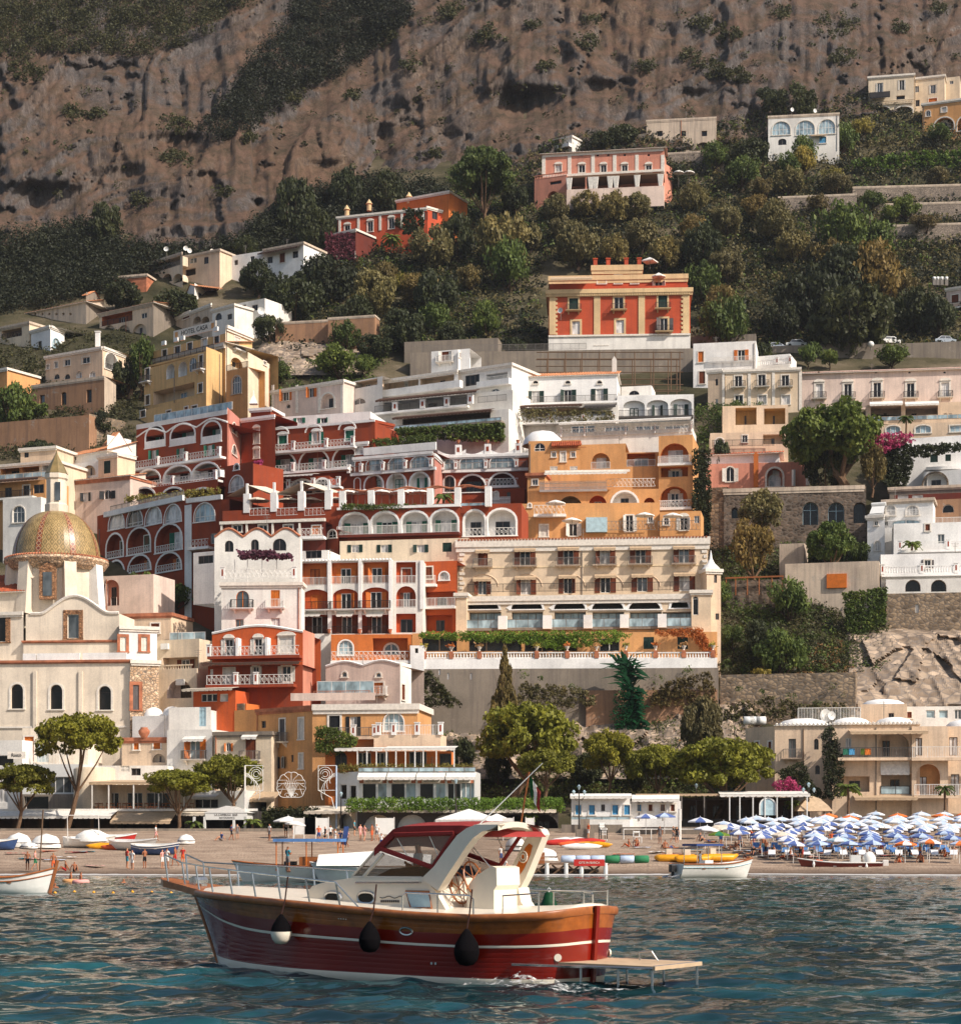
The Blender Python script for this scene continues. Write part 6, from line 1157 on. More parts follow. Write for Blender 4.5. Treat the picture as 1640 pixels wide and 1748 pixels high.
fw=[Face(ch,**k)for k in(fc(-60,222,1128,1262,228,226,'church',ref=100,sides='R',dp=12,cor='terracotta',ch=0.2,cp=0.3,down=6,rows=[(P_(pane='dark',arch=9,deep=0.5,trim='trim',leaves=1,frame='iron',transom=True,tw=0.25),1168,1210,21,29),(P_(pane='dark',arch=9,deep=0.5,trim='trim',leaves=1,frame='iron',transom=True,tw=0.25),1169,1211,21,96),(P_(pane='dark',arch=9,deep=0.5,trim='trim',leaves=1,frame='iron',transom=True,tw=0.25),1171,1212,21,179)]),fc(222,271,1128,1245,225.5,226.5,'quoin',ref=246,sides='R',dp=10,down=6,cor='trim',rows=[(P_(closed='grey_wood',trim='terracotta',tw=0.4),1170,1212,11,232)]),fc(40,204,1094,1136,231,230,'church',ref=122,sides='LR',dp=8,cor='terracotta',ch=0.15,cp=0.2),fc(44,203,1048,1098,231.6,230.6,'church',ref=122,sides='LR',dp=7,rows=[(P_(pane='glass',trim='basalt',tw=0.5,leaves=1,frame='trim'),1048,1090,20,125)]),fc(203,268,1070,1136,229.5,231,'chalk',ref=235,sides='R',dp=8,cor='trim',rows=[(P_(closed='trim',trim='terracotta',tw=0.35),1087,1112,10,[210,246])]),fc(-60,40,1046,1140,233,231.5,'church',ref=0,sides='',dp=8,cor='trim',rows=[(P_(pane='glass',trim='basalt',tw=0.6,leaves=1,frame='trim'),1054,1096,16,2)]),fc(-60,40,1012,1060,238,236,'church',ref=0,sides='R',dp=6))]  # right face in chalk: church plaster with sunlight put into the colour
Q=fw[3];b=MB();n=28;pts=[]
for i in range(n+1):t_=i/n;u=Q.u(52)+(Q.u(203)-Q.u(52))*t_;pts.append((u,Q.h+2.1*max(0,math.sin(math.pi*min(max((t_-0.12)/0.76,0),1)))**1.4))
for p,q in zip(pts[:-1],pts[1:]):b.quad((p[0],0.003,Q.h-0.01),(q[0],0.003,Q.h-0.01),(q[0],0.003,q[1]),(p[0],0.003,p[1]));b.quad((p[0],0.003,p[1]),(q[0],0.003,q[1]),(q[0],5,q[1]),(p[0],5,p[1]))
Q.part(b,'gable','church');b=MB();b.tube([(u,-0.02,z+0.05)for u,z in pts],0.2,5);Q.part(b,'coping','trim')
fw[6].roof('tile',3.0,0.4,'tile_red',6)
for a,c in((38,60),(62,135),(140,215)):b=MB();u0,u1=fw[0].u(a),fw[0].u(c);b.box(u0,u1,0.2,0.5,fw[0].h,fw[0].h+0.9);fw[0].part(b,'parapet','chalk')
for x in(60,138,220):fw[0].band(x-3,x+3,1146,1262,'church',0.22,'pilaster')
fw[0].band(-60,222,1240,1243,'trim',0.15);
dc=Vector((at(92,945,240).x,241.5,0));zd=zat(948,236);Rr=75/F*239
ring_c=dc-C0
b=MB();b.lathe([(Rr*0.99,zat(1060,236)-C0.z),(Rr*0.99,zd-C0.z-0.7),(Rr*1.13,zd-C0.z-0.25),(Rr*1.15,zd-C0.z)],8,(ring_c.x,ring_c.y,0),a0=math.pi/8,a1=2*math.pi+math.pi/8);b.build('drum','church',ch)
b=MB();b.lathe([(Rr*1.0,zd-C0.z-1.4),(Rr*1.1,zd-C0.z-0.95),(Rr*1.19,zd-C0.z-0.25),(Rr*1.17,zd-C0.z+0.06),(Rr*0.9,zd-C0.z+0.1)],48,(ring_c.x,ring_c.y,0));b.build('drum_cornice','quoin',ch)
b=MB()
for k in range(100):a=2*math.pi*k/100;p=Vector((ring_c.x+Rr*1.17*math.cos(a),ring_c.y+Rr*1.17*math.sin(a),zd-C0.z+0.1));b.tube([p,p+Vector((-math.cos(a)*0.5,-math.sin(a)*0.5,0.16))],0.13,5)
b.build('tile_edge','terracotta',ch)
for ang in(-118,-62,-20,-160):
 a=math.radians(ang);o=Vector((math.cos(a),math.sin(a),0));s=Vector((-o.y,o.x,0))*0.75;b=MB();z0,z1=zat(1075,236)-C0.z,zd-C0.z-0.3
 c=ring_c*1.0;c.z=0;A=[c+o*Rr*0.9+s,c+o*Rr*1.25+s,c+o*Rr*1.25-s,c+o*Rr*0.9-s];T_=[c+o*Rr*0.9+s,c+o*Rr*1.12+s,c+o*Rr*1.12-s,c+o*Rr*0.9-s]
 A=[p+Vector((0,0,z0))for p in A];T_=[p+Vector((0,0,z1))for p in T_]
 b.poly(T_)
 for i in range(4):b.quad(A[i],A[(i+1)%4],T_[(i+1)%4],T_[i])
 b.build('buttress','church' if ang!=-20 else'chalk',ch)  # right buttress whiter, its sunlight put into the plaster colour
b=MB();a=math.radians(-88);o=Vector((math.cos(a),math.sin(a),0));p=ring_c+o*(Rr*1.0);z=zat(1018,236)-C0.z
b.box(p.x-1.0,p.x+1.0,p.y-0.55,p.y+0.1,z-0.4,z+3.3);b.poly([(p.x-1.3,p.y-0.6,z+3.3),(p.x+1.3,p.y-0.6,z+3.3),(p.x,p.y-0.6,z+4.1)]);b.build('drum_window_surround','basalt',ch)
b=MB();b.box(p.x-0.55,p.x+0.55,p.y-0.6,p.y-0.56,z,z+2.9);b.build('pane','glass',ch)
def dome_mb(R,hgt,segs,z0,top=0.16):
 b=MB();uv=[];nr=28;n0=0
 prof=[]
 for i in range(nr+1):
  t_=i/nr;a=t_*math.pi/2*(1-top*0.62);prof.append((R*math.cos(a)**0.8,hgt*math.sin(a)**1.06))
 per=6
 for s in range(8):
  for k in range(per):
   a0=2*math.pi*(s+k/per)/8;a1=2*math.pi*(s+(k+1)/per)/8
   mi=1 if k==0 else 0
   for i in range(nr):
    r0,z_0=prof[i];r1,z_1=prof[i+1];g=1.012 if mi else 1.0
    b.quad((r0*g*math.cos(a0),r0*g*math.sin(a0),z0+z_0),(r0*g*math.cos(a1),r0*g*math.sin(a1),z0+z_0),(r1*g*math.cos(a1),r1*g*math.sin(a1),z0+z_1),(r1*g*math.cos(a0),r1*g*math.sin(a0),z0+z_1),mi)
    if mi:uv+=[(0,i/nr),(1,i/nr),(1,(i+1)/nr),(0,(i+1)/nr)]
    else:uv+=[(k-1,i/nr*2.2),(k,i/nr*2.2),(k,(i+1)/nr*2.2),(k-1,(i+1)/nr*2.2)]
 return b,uv
hd=(948-862)/F*240
b,uv=dome_mb(Rr,hd,8,0)
o=b.build('dome',['majolica','majolica_rib'],ch,(ring_c.x,ring_c.y,zd-C0.z),math.radians(-105))
lay=o.data.uv_layers.new(name='UVMap');lay.data.foreach_set('uv',[x for p in uv for x in p])
zl=zat(866,240)-C0.z;k=240/F
b=MB();b.lathe([(20*k,-1.6),(20*k,0.5),(17.5*k,0.7),(17.5*k,3.6),(20*k,3.8),(20*k,4.3),(19*k,4.4)],8,(ring_c.x,ring_c.y,zl),a0=math.pi/8,a1=2*math.pi+math.pi/8);ln=b.build('lantern','church',ch)
b=MB();b.box(ring_c.x+0.1,ring_c.x+0.75,ring_c.y-17.5*k-0.02,ring_c.y-17*k,zl+0.9,zl+3.2);b.build('pane','glass',ln)
b=MB();b.lathe([(20*k,4.4),(14*k,5.3),(7*k,6.2),(2*k,6.9),(0.8*k,7.4)],8,(ring_c.x,ring_c.y,zl),a0=math.pi/8,a1=2*math.pi+math.pi/8);b.build('lantern_cap','majolica',ch)
# ---- houses round the church
r,f=B('house','cream house with yellow balconies behind the church lantern','house',[fc(-30,98,790,830,292,287,'cream',ref=50,cor='trim',sides='LR',dp=8,rows=[(LG(inner='dark',inside='ochre',arch=0,lg=1.6,trim=None,iw=0.5),795,816,34,[18,50]),(LG(inner='dark',inside='chalk',arch=0,lg=1.6,trim=None,iw=0.2),793,812,24,84)]),fc(-30,78,822,870,287,283,'ochre',ref=30,sides='R',dp=6,rows=[(WP['dark'],832,852,12,[14]),(mod(WP['dark'],trim='trim'),829,846,11,45),(WP['dark'],827,842,18,66)]),fc(35,95,764,790,296,294,'peach',ref=65,cor='trim',dp=6,rows=[(WP['dark'],772,781,8,45)]),fc(5,70,850,905,282,280,'white',ref=40,sides='LR',dp=5,rows=[(mod(WP['arch'],leaves=3,arch=0.9,pane='glass'),864,892,21,32)])])
f[1].awn(-20,75,816,824,'awning_brown',1.5);f[1].rail(-20,62,851,1.0,'bars','iron',1.0,(),'chalk','white');f[0].rail(-20,95,818,0.9,'glass','cream',0.2)
for i,x in enumerate((-4,118)):pass
r,f=B('chapel','white gabled house with tiled pitch behind the dome','house',[fc(95,183,770,812,302,295,'white',ref=183,sides='L',dp=9,rows=[(WP['dark'],777,786,8,126)]),fc(183,224,762,812,295,299,'chalk',ref=185,sides='R',dp=8,rows=[(P_(pane='dark',arch=9,deep=0.3,leaves=1),746,753,6,203)])])  # right gable in whiter chalk, sunlight put into the colour
f[0].roof('tile',2.4,0.4,'tile_roof',6);f[1].roof('gable',2.6,0.1,'tile_roof',1.5)
r,f=B('house','flat rosy house with dark shutters right of the church dome','house',[fc(112,222,812,868,292,287,'rose',ref=222,sides='LR',dp=8,cor='terracotta',cp=0.15,rows=[(P_(pane='curtain',sh='black_wood'),841,856,8,147),(P_(pane='dark',sh='black_wood',arch=0.6),836,852,12,184)]),fc(168,200,776,815,293,291,'peach',ref=185,sides='LR',dp=4,cor='trim',rows=[(WP['dgclosed'],787,808,11,183)]),fc(112,168,790,820,297,294,'chalk',ref=140,sides='LR',dp=5,rows=[(LG(inner='dark',inside='peach',arch=2,lg=0.6,trim=None,iw=0.1),794,812,22,152)])])
f[0].roof('tile',1.0,0.3,'tile_roof',4)
r,f=B('house','cream stepped house with AC units and baluster terrace right of the church','house',[fc(185,292,1048,1095,240,238,'peach',ref=240,sides='R',dp=7,cor='terracotta',cp=0.2,rows=[(WP['bclosed'],1064,1081,14,265),(mod(WP['arch'],pane='dark'),985,1010,3,195)if False else(WP['dark'],1020-8+60,1080,6,200)]),fc(180,262,982,1050,246,244,'rose',ref=220,dp=6,sides='LR',rows=[(LG(inner='dark',inside='salmon',arch=3,trim=None,lg=0.8,iw=0.3),990,1034,26,190),(WP['dark'],1019,1034,10,194)]),fc(268,340,1092,1138,235,233,'cream',ref=300,sides='R',dp=6,rows=[(LG(inner='brown',inside='peach',arch=0,lg=1.4,trim=None,iw=0.4,ih=0.85),1122,1142,60,308)]),fc(268,336,1142,1200,231,229,'cream',ref=300,sides='R',dp=5,rows=[(LG(inner='dark',inside='rose',arch=2.2,lg=1.6,trim=None,iw=0.4),1160,1192,42,306)])])
f[2].rail(270,334,1150,1.0,'baluster','cream',0.9,(),'cream','cream');f[0].rail(292,352,1102,1.6,'glass','chalk',0.4)
b=MB()
for x,y,fi in((283,1104,2),(309,1165,3)):u=f[fi].u(x);z=f[fi].z(x,y);b=MB();b.box(u-0.5,u+0.5,-0.4,-0.01,z-0.35,z+0.35);b.lathe([(0.27,0),(0.25,0.01)],10,(u,-0.41,z));f[fi].part(b,'air_conditioner','plastic_white')
r,f=B('kiosk','orange walled room with a flat metal roof under the red house','house',[fc(330,402,1180,1205,224,222,'orange',ref=365,dp=5,sides='LR',rows=[(P_(pane='glass',leaves=3),1184,1198,28,357),(P_(pane='curtain',leaves=1),1184,1198,14,382)])])
f[0].awn(322,408,1174,1180,'awning_cream',1.6)
r,f=B('house','white house with wide orange shuttered doors on the lower street','house',[fc(285,362,1246,1330,218,216.5,'white',ref=322,sides='LR',dp=8,rows=[(P_(pane='sky_glass',sh='orange_wood',bw=0.55,awn='awning_white',bal='bars',rail='iron_grey'),1262,1296,17,333)]),fc(208,286,1260,1330,220,219,'peach',ref=247,sides='L',dp=8,cor='terracotta',cp=0.2,rows=[(WP['oclosed'],1264,1280,9,233),(WP['oclosed'],1263,1279,12,268),(LG(inner='dark',inside='old',arch=1.4,lg=0.6,trim=None,iw=0.1),1287,1302,22,271)]),fc(226,292,1222,1262,225,223,'chalk',ref=258,dp=6,sides='LR'),fc(288,360,1213,1250,222,221,'white',ref=322,dp=6,sides='LR',rows=[(P_(closed='pale_blue'),1205+2,1240,12,346)]),fc(355,420,1202,1248,224,222,'tangerine',ref=390,dp=5,sides='LR'),fc(400,440,1212,1262,222,220,'ochre',ref=420,dp=6,sides='LR')])
f[2].roof('vault',1.2,2);f[4].band(357,418,1202,1214,'rubble',0.2,'plaster_patch')
o=thing('clay_jar','big terracotta jar on the roof left of the orange shutters','jar',at(246,1260,219.5));b=MB();b.lathe([(0.3,0),(0.62,0.5),(0.66,0.8),(0.4,1.1),(0.42,1.2),(0.02,1.15)],12);b.build('jar','terracotta',o,smooth=True)
r,f=B('house','grey cream house with brown doors and a small orange shuttered window','house',[fc(366,463,1250,1400,215.5,214,'cream',ref=415,sides='LR',dp=9,cor='concrete',cp=0.2,rows=[(P_(pane='dark',sh='orange_wood',arch=0.4,bw=0.4),1267,1283,9,390),(P_(closed='brown',trim=None,awn='awning_white',bal='bars',rail='iron_grey'),1259,1297,17,428),(LG(inside='grey_dark',inner='dark',arch=0,trim=None,lg=3,iw=0.3),1370,1400,80,415)])])
f[0].awn(400,480,1352,1369,'awning_tan',2.4)
r,f=B('bar_terrace','white cube rooms and glazed veranda above the arcade at the left','restaurant',[fc(-40,38,1264,1385,217,216,'white',ref=0,dp=6,sides='R',rows=[(P_(pane='dark',leaves=1),1290,1308,30,8),(P_(pane='curtain',arch=9,leaves=2),1340,1370,20,4)]),fc(38,140,1305,1345,215,214,'plastic_white',ref=90,dp=6,sides='LR',rows=[(P_(pane='glass',leaves=4),1326,1354,56,108)]),fc(38,150,1243,1308,219,218,'church',ref=90,dp=5,sides='LR',rows=[(WP['oclosed'],1258,1300,16,50),(P_(pane='sky_glass',leaves=1),1272,1302,22,72)]),fc(38,152,1356,1385,214,213,'concrete',ref=90,dp=5,sides='R',rows=[(P_(pane='dark',leaves=1,deep=0.8),1360,1383,42,62)])])
f[2].rail(62,122,1306,1.2,'bars','rail_white',1.2,(),'chalk','white');sgn=put('name_board',None or(lambda:(lambda b:(b.box(-1.0,1.0,-0.05,0.05,-0.4,0.4),b.mesh('name_board','trim'))[1])(MB()))(),r);sgn.location=f[0].T(f[0].u(34),f[0].z(34,1290),-0.9)[0]
t=put('lettering',text_me('Ristò',0.55,'grey_dark',0.01),sgn);t.location=(0,-0.08,0)
r,f=B('terrace_restaurant','cream rounded house with a dining terrace full of wooden chairs','restaurant',[fc(142,330,1340,1385,212,211,'cream',ref=236,dp=7,sides='LR',rows=[(P_(pane='dark',leaves=3),1353,1380,26,[190,230]),(P_(pane='dark',leaves=3),1353,1380,40,270)]),fc(168,286,1308,1338,216,215,'white',ref=227,dp=6,sides='LR',rows=[(WP['dark'],1312,1324,16,232),(P_(closed='white_wood'),1308,1318,18,213)]),fc(330,420,1350,1385,212,211,'plastic_white',ref=372,dp=6,sides='LR',rows=[(P_(pane='glass',leaves=3),1364,1380,40,352)])])
f[0].awn(165,335,1332,1340,'awning_tan',3.0,(170,198,240,282,325),'rail_white',1383);f[2].awn(325,375,1356,1364,'awning_white',1.5)
b=MB();b.lathe([(2.3,0),(2.3,4.6),(2.0,4.8)],14,(f[0].u(158),0.8,f[0].z(158,1385)));f[0].part(b,'rounded_corner','cream',True)
b=MB();rs=random.Random(8)
def chair_mb(b,x,y,z,a,mi=0):
 c,s=math.cos(a),math.sin(a);R_=lambda u,v:(x+u*c-v*s,y+u*s+v*c)
 for u,v in((-.2,-.2),(.2,-.2),(-.2,.2),(.2,.2)):p=R_(u,v);b.box(p[0]-.025,p[0]+.025,p[1]-.025,p[1]+.025,z,z+(0.9 if v>0 else.45),mi)
 p=R_(0,0);b.box(p[0]-.22,p[0]+.22,p[1]-.22,p[1]+.22,z+.43,z+.48,mi);p=R_(-.2,.2);q=R_(.2,.2);b.tube([(p[0],p[1],z+.8),(q[0],q[1],z+.8)],.05,4,mi)
for i in range(18):
 o=thing('chair','wooden chair on the cream terrace restaurant, %s from the rounded corner'%ORD[i],'chair',f[0].O+f[0].U*(f[0].u(170)+i*0.62)-f[0].N*-1.6,f[0].rz+rs.uniform(-.5,.5),'wooden chairs on the dining terrace');bb=MB();chair_mb(bb,0,0,0,0);bb.build('frame','wood',o)
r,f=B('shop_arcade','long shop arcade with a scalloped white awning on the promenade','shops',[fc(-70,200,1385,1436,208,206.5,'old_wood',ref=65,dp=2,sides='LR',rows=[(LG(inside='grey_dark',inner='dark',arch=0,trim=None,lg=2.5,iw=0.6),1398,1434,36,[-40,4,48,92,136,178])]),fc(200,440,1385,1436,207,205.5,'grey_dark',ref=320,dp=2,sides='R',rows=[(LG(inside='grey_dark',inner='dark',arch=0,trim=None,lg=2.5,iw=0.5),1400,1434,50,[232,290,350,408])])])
f[0].awn(-70,201,1384,1397,'awning_white',2.6);f[1].awn(203,305,1384,1406,'awning_tan',3.4);f[1].awn(305,425,1384,1392,'awning_cream',1.0)
f[0].band(-70,440,1381,1385,'white',0.2)
r,f=B('pavilion','white timber beach restaurant pavilion with a low gable signboard','restaurant',[fc(350,422,1388,1399,203.5,203,'plastic_white',ref=386,dp=4,sides='LR',down=0.05)])
b=MB();w=f[0].w;b.poly([(-0.3,-0.05,f[0].h),(w+0.3,-0.05,f[0].h),(w*0.5,-0.05,f[0].h+0.75)]);b.quad((-0.3,-0.05,f[0].h),(w*0.5,-0.05,f[0].h+0.75),(w*0.5,4,f[0].h+0.75),(-0.3,4,f[0].h));b.quad((w*0.5,-0.05,f[0].h+0.75),(w+0.3,-0.05,f[0].h),(w+0.3,4,f[0].h),(w*0.5,4,f[0].h+0.75));f[0].part(b,'roof','plastic_white')
for x in(331,349,399,418):b=MB();u=f[0].u(x);b.box(u-0.12,u+0.12,0,0.24,f[0].z(x,1440),f[0].h-0.4);f[0].part(b,'post','plastic_white')
for s,y,z in(('LA CAMBUSA  BAR',1391.5,0.3),('RISTORANTE',1396.5,0.24)):t=put('lettering',text_me(s,z,'grey_dark',0.006),r);t.location,t.rotation_euler=f[0].T(f[0].w/2,f[0].z(386,y),-0.03)[0],(0,0,f[0].rz)
# ---- right hand beach front
r,f=B('beach_huts','low white row of bathing cabins with blue doors','huts',[fc(975,1075,1362,1402,203,202.5,'chalk',ref=1025,dp=4,sides='LR',rows=[(WP['blue'],1374,1391,9,[987,1010,1050,1070]),(WP['dark'],1374,1385,7,1029)]),fc(1075,1162,1368,1402,203.5,203,'chalk',ref=1118,dp=4,sides='LR',rows=[(WP['blue'],1373,1385,7,1091),(WP['bclosed'],1373,1385,7,[1110,1131,1148])])])
f[0].awn(973,1078,1355,1363,'awning_white',0.8);f[1].awn(1078,1160,1357,1368,'awning_white',1.0);f[0].rail(975,1075,1400,0.35,'glass','concrete',0.6)
r,f=B('pergola_restaurant','open white pergola restaurant behind the umbrellas','restaurant',[fc(1160,1372,1362,1405,206,205,'grey_dark',ref=1266,dp=3,sides='LR',rows=[(LG(inside='old_wood',inner='dark',arch=0,trim=None,lg=2.5,iw=0.3),1366,1398,36,[1184,1224,1264,1304,1344])])])
f[0].awn(1225,1375,1351,1361,'awning_white',5.0,(1241,1258,1280,1300,1320,1345,1370),'plastic_white',1402)
f[0].awn(1085,1226,1355,1359,'awning_tan',3.0,(1090,1130,1162,1200),'iron_grey',1402)
o=thing('arched_sign','small blue arched kiosk front in the pergola restaurant','sign',at(1310,1392,200.5));b=MB();b.poly([(x,0,z)for x,z in arch_pts(-0.75,0.75,0,1.7,0.7)]);b.build('panel','pale_blue',o);b=MB();ring(b,arch_pts(-0.75,0.75,0,1.7,0.7),0.14,-0.06,0.05);b.build('frame','plastic_white',o)
o=thing('thatched_kiosk','low kiosk with a shaggy straw pyramid roof behind the umbrellas','kiosk',at(1386,1400,202));b=MB();b.lathe([(2.6,0.9),(2.0,1.5),(1.0,2.2),(0.1,2.5)],4,a0=math.pi/4,a1=2*math.pi+math.pi/4);b.build('roof','awning_tan',o);b=MB()
for sx in(-1.5,1.5):
 for sy in(-1.5,1.5):b.tube([(sx,sy,0),(sx,sy,1.2)],0.08,5)
b.build('posts','old_wood',o)
KD=P_(pane='curtain',frame='old_wood')
r,f=B('beach_hotel','peach beach hotel with domed roofs and wide arched balconies','hotel',[fc(1322,1420,1238,1375,213,212,'peach',ref=1370,sides='',dp=9,rows=[(P_(pane='glass',frame='grey_wood',bal='bars',rail='iron_grey',slab='peach'),1262,1294,13,1352),(mod(WP['archdark'],trim=None),1262,1280,8,1393),(mod(WP['archdark'],trim=None),1307,1322,8,1395),(LG(inside='peach',inner='dark',arch=1.5,trim=None,lg=0.8,iw=0.7),1318,1352,24,1352)]),fc(1272,1322,1240,1370,217,213,'peach',ref=1322,sides='L',dp=9,rows=[(WP['bclosed'],1266,1288,6,1292),(WP['bclosed'],1267,1288,5,1314)]),fc(1420,1570,1236,1375,211.5,210.5,'peach',ref=1495,sides='',dp=9,rows=[(P_(pane='curtain',frame='rail_white',closed=None),1260,1282,10,1448),(LG(inside='peach',inner='glass',arch=1.2,trim=None,lg=1.4,iw=0.25)if False else LG(inside='peach',inner=KD,arch=1.2,trim=None,lg=1.4,iw=0.25,il=-0.2),1252,1294,52,1525-0),(LG(inside='peach',inner=KD,arch=0,trim=None,lg=1.8,iw=0.3),1322,1356,52,1530),(LG(inside='peach',inner='dark',arch=0,trim=None,lg=1.4,iw=0.4),1325,1352,48,1460)]),fc(1556,1618,1240,1375,210,209.5,'peach',ref=1587,sides='LR',dp=9,rows=[(KD,1260,1290,12,1568),(LG(inside='ochre',inner=KD,arch=9,trim=None,lg=1.2,iw=0.35,ih=0.6,il=-0.2),1304,1358,40,1584)]),fc(1618,1690,1240,1375,210.5,210,'peach',ref=1650,sides='',dp=9,rows=[(KD,1258,1290,14,1627),(KD,1322,1358,14,1630)]),fc(1468,1548,1202,1238,219,218,'peach',ref=1508,sides='LR',dp=6,rows=[(WP['dark'],1217,1228,10,1521)]),fc(1548,1690,1206,1238,220,219,'white',ref=1610,sides='R',dp=6,rows=[(P_(pane='sky_glass',leaves=1),1212,1226,15,[1588,1610]),(WP['bclosed'],1215,1226,8,1552),(WP['plain'],1212,1228,12,1635)])])
for q,n in((f[0],1),(f[2],2),(f[4],1),(f[5],1)):q.roof('vault',0.95 if q is not f[5]else 0.7,n)
for q in(f[0],f[2]):q.roof('eave',0,0.25,'trim')
f[2].rail(1430,1560,1294,1.1,'bars','iron_grey',1.2,(),'chalk','peach');f[3].rail(1556,1690,1294,1.2,'bars','rail_white',1.0,(),'chalk','peach');f[3].rail(1560,1690,1358,1.2,'bars','rail_white',0.8,(),'chalk','peach')
f[2].awn(1448,1580,1246,1254,'awning_tan',2.2);f[2].awn(1502,1552,1300,1322,'awning_white',0.3);f[2].rail(1503,1552,1356,0.9,'glass','iron',0.1);f[2].awn(1455,1562,1358,1366,'awning_tan',2.5)
for i,(x,m,lb)in enumerate(((1442,'green','turquoise'),(1452,'blue_wood','blue'),(1472,'leaf_bright','lime green'),(1479,'orange_wood','orange'))):
 o=thing('towel','%s towel drying over the beach hotel balcony'%lb,'towel',f[2].O+f[2].U*f[2].u(x)+Vector((0,0,f[2].z(x,1279)))+f[2].N*1.3);b=MB();rows=[[(-0.32+0.64*k/4,0.03*math.sin(k*2+j),-j*0.17)for k in range(5)]for j in range(5)];b.grid(rows);b.build('cloth',m,o)
f[0].rail(1362,1470,1236,2.0,'bars','rail_white',-3.0)
for i,(x,r_)in enumerate(((1406,0.75),(1417,0.5))):dish(x,1222,216,r_,'white satellite dish, %s of two on the beach hotel roof'%('larger','smaller')[i])
for i,x in enumerate((1278,1288,1298)):
 o=thing('water_tank','white drum tank on the beach hotel roof, %s from the pine'%ORD[i],'tank',at(x,1238,217));b=MB();b.tube([(-0.6,0,0.5),(-0.55,0,0.5),(0.55,0,0.5),(0.6,0,0.5)],[0.3,0.48,0.48,0.3],12);b.build('drum','plastic_white',o,smooth=True)
def leaf_cloud(seed,C,R,per,size,flat=1.0,up=0.35):
 rs=np.random.RandomState(seed);C=np.asarray(C,float);R=np.asarray(R,float);n=len(C)*per
 d=rs.normal(size=(n,3));d/=np.linalg.norm(d,axis=1)[:,None]
 rad=np.repeat(R,per)*(0.35+0.65*rs.rand(n)**0.45)
 P=np.repeat(C,per,axis=0)+d*rad[:,None]*np.array([1,1,flat])
 nn=d*0.7+rs.normal(size=(n,3))*0.75+np.array([0,0,up]);nn/=np.linalg.norm(nn,axis=1)[:,None]
 t=np.cross(nn,rs.normal(size=(n,3)));t/=np.linalg.norm(t,axis=1)[:,None]+1e-9;b=np.cross(nn,t)
 s=(size*(0.6+0.8*rs.rand(n)))[:,None]
 V=np.stack([P-t*s,P-b*s*0.6,P+t*s,P+b*s*0.6],1).reshape(-1,3)
 return V,np.arange(n*4).reshape(-1,4)
def crown(kind,seed,leaf,hi):
 def f():
  rs=np.random.RandomState(seed+11);per={'pine':150,'tall':130}.get(kind,90)if hi else 42;sz=(0.042 if kind=='pine' else 0.05)if hi else 0.10
  if kind=='pine':
   n=96;a=rs.rand(n)*6.28;q=rs.rand(n)**0.55*0.88
   C=np.stack([q*np.cos(a),q*np.sin(a),0.42+0.46*np.sqrt(np.clip(1-q*q,0,1))-rs.rand(n)**1.5*0.5],1);R=0.14+0.10*rs.rand(n);fl=0.62
  elif kind=='tall':
   n=60;u=rs.normal(size=(n,3));u/=np.linalg.norm(u,axis=1)[:,None]
   C=u*np.array([0.78,0.78,0.40])*(0.5+0.5*rs.rand(n)[:,None]**0.5)+[0,0,0.52];R=0.13+0.11*rs.rand(n);fl=0.75
  elif kind=='cone':
   n=70;z=rs.rand(n)**1.25;q=(1-z)*0.75*(0.35+0.65*rs.rand(n));a=rs.rand(n)*6.28
   C=np.stack([q*np.cos(a),q*np.sin(a),0.04+0.92*z],1);R=0.10+0.10*(1-z);fl=0.5
  elif kind=='dome':
   n=46;u=rs.normal(size=(n,3));u/=np.linalg.norm(u,axis=1)[:,None]
   C=u*np.array([0.74,0.74,0.36])*(0.75+0.25*rs.rand(n)[:,None])+[0,0,0.5];R=0.16+0.08*rs.rand(n);fl=0.8
  else:
   n=34;u=rs.normal(size=(n,3));u/=np.linalg.norm(u,axis=1)[:,None]
   C=u*np.array([0.7,0.7,0.34])*(0.4+0.6*rs.rand(n)[:,None])+[0,0,0.5];R=0.16+0.14*rs.rand(n);fl=0.7
  V,Q=leaf_cloud(seed,C,R,per,sz,fl)
  return mesh_np('crown',V,Q,leaf)
 return cached(('crown',kind,seed,leaf,hi),f)
def tree(name,label,kind,leaf,px,yt,yb,w,D,base=None,bx=None,hi=False,seed=0,group=None,bark='bark',cat='tree',fork=False,tr=None):
 """crown spans photo rows yt..yb and is w pixels wide at depth D; the trunk stands at row base"""
 base=yb if base is None else base;bx=px if bx is None else bx
 g=at(bx,base,D);c=at(px,yb,D);h=(yb-yt)/F*D;wm=w/F*D
 o=thing(name,label,cat,g,0,group)
 q=put('crown',crown(kind,seed,leaf,hi),o,c-g);q.scale=(wm/2,wm/2,h);q.rotation_euler=(0,0,(px*0.37)%6.28)
 b=MB();rs=random.Random(px);r0=tr or max(0.12,wm*0.028);top=c-g+Vector((0,0,h*0.45));mid=(c-g)*0.55+Vector((wm*0.04,0,0))
 b.tube([(0,0,-0.8),mid*0.5+Vector((wm*0.02,0,0)),mid,c-g,top],[r0*1.25,r0,r0*0.85,r0*0.7,r0*0.3],7)
 for k in range(6 if hi else 3):
  a=k*2.1+rs.random();e=c-g+Vector((math.cos(a)*wm*0.34,math.sin(a)*wm*0.34,h*rs.uniform(0.4,0.7)));s=mid*0.6+(c-g)*0.4 if not fork else mid
  b.tube([s,s*0.45+e*0.55+Vector((0,0,-h*0.06)),e],[r0*0.5,r0*0.32,r0*0.1],5)
 b.build('trunk',bark,o)
 return o
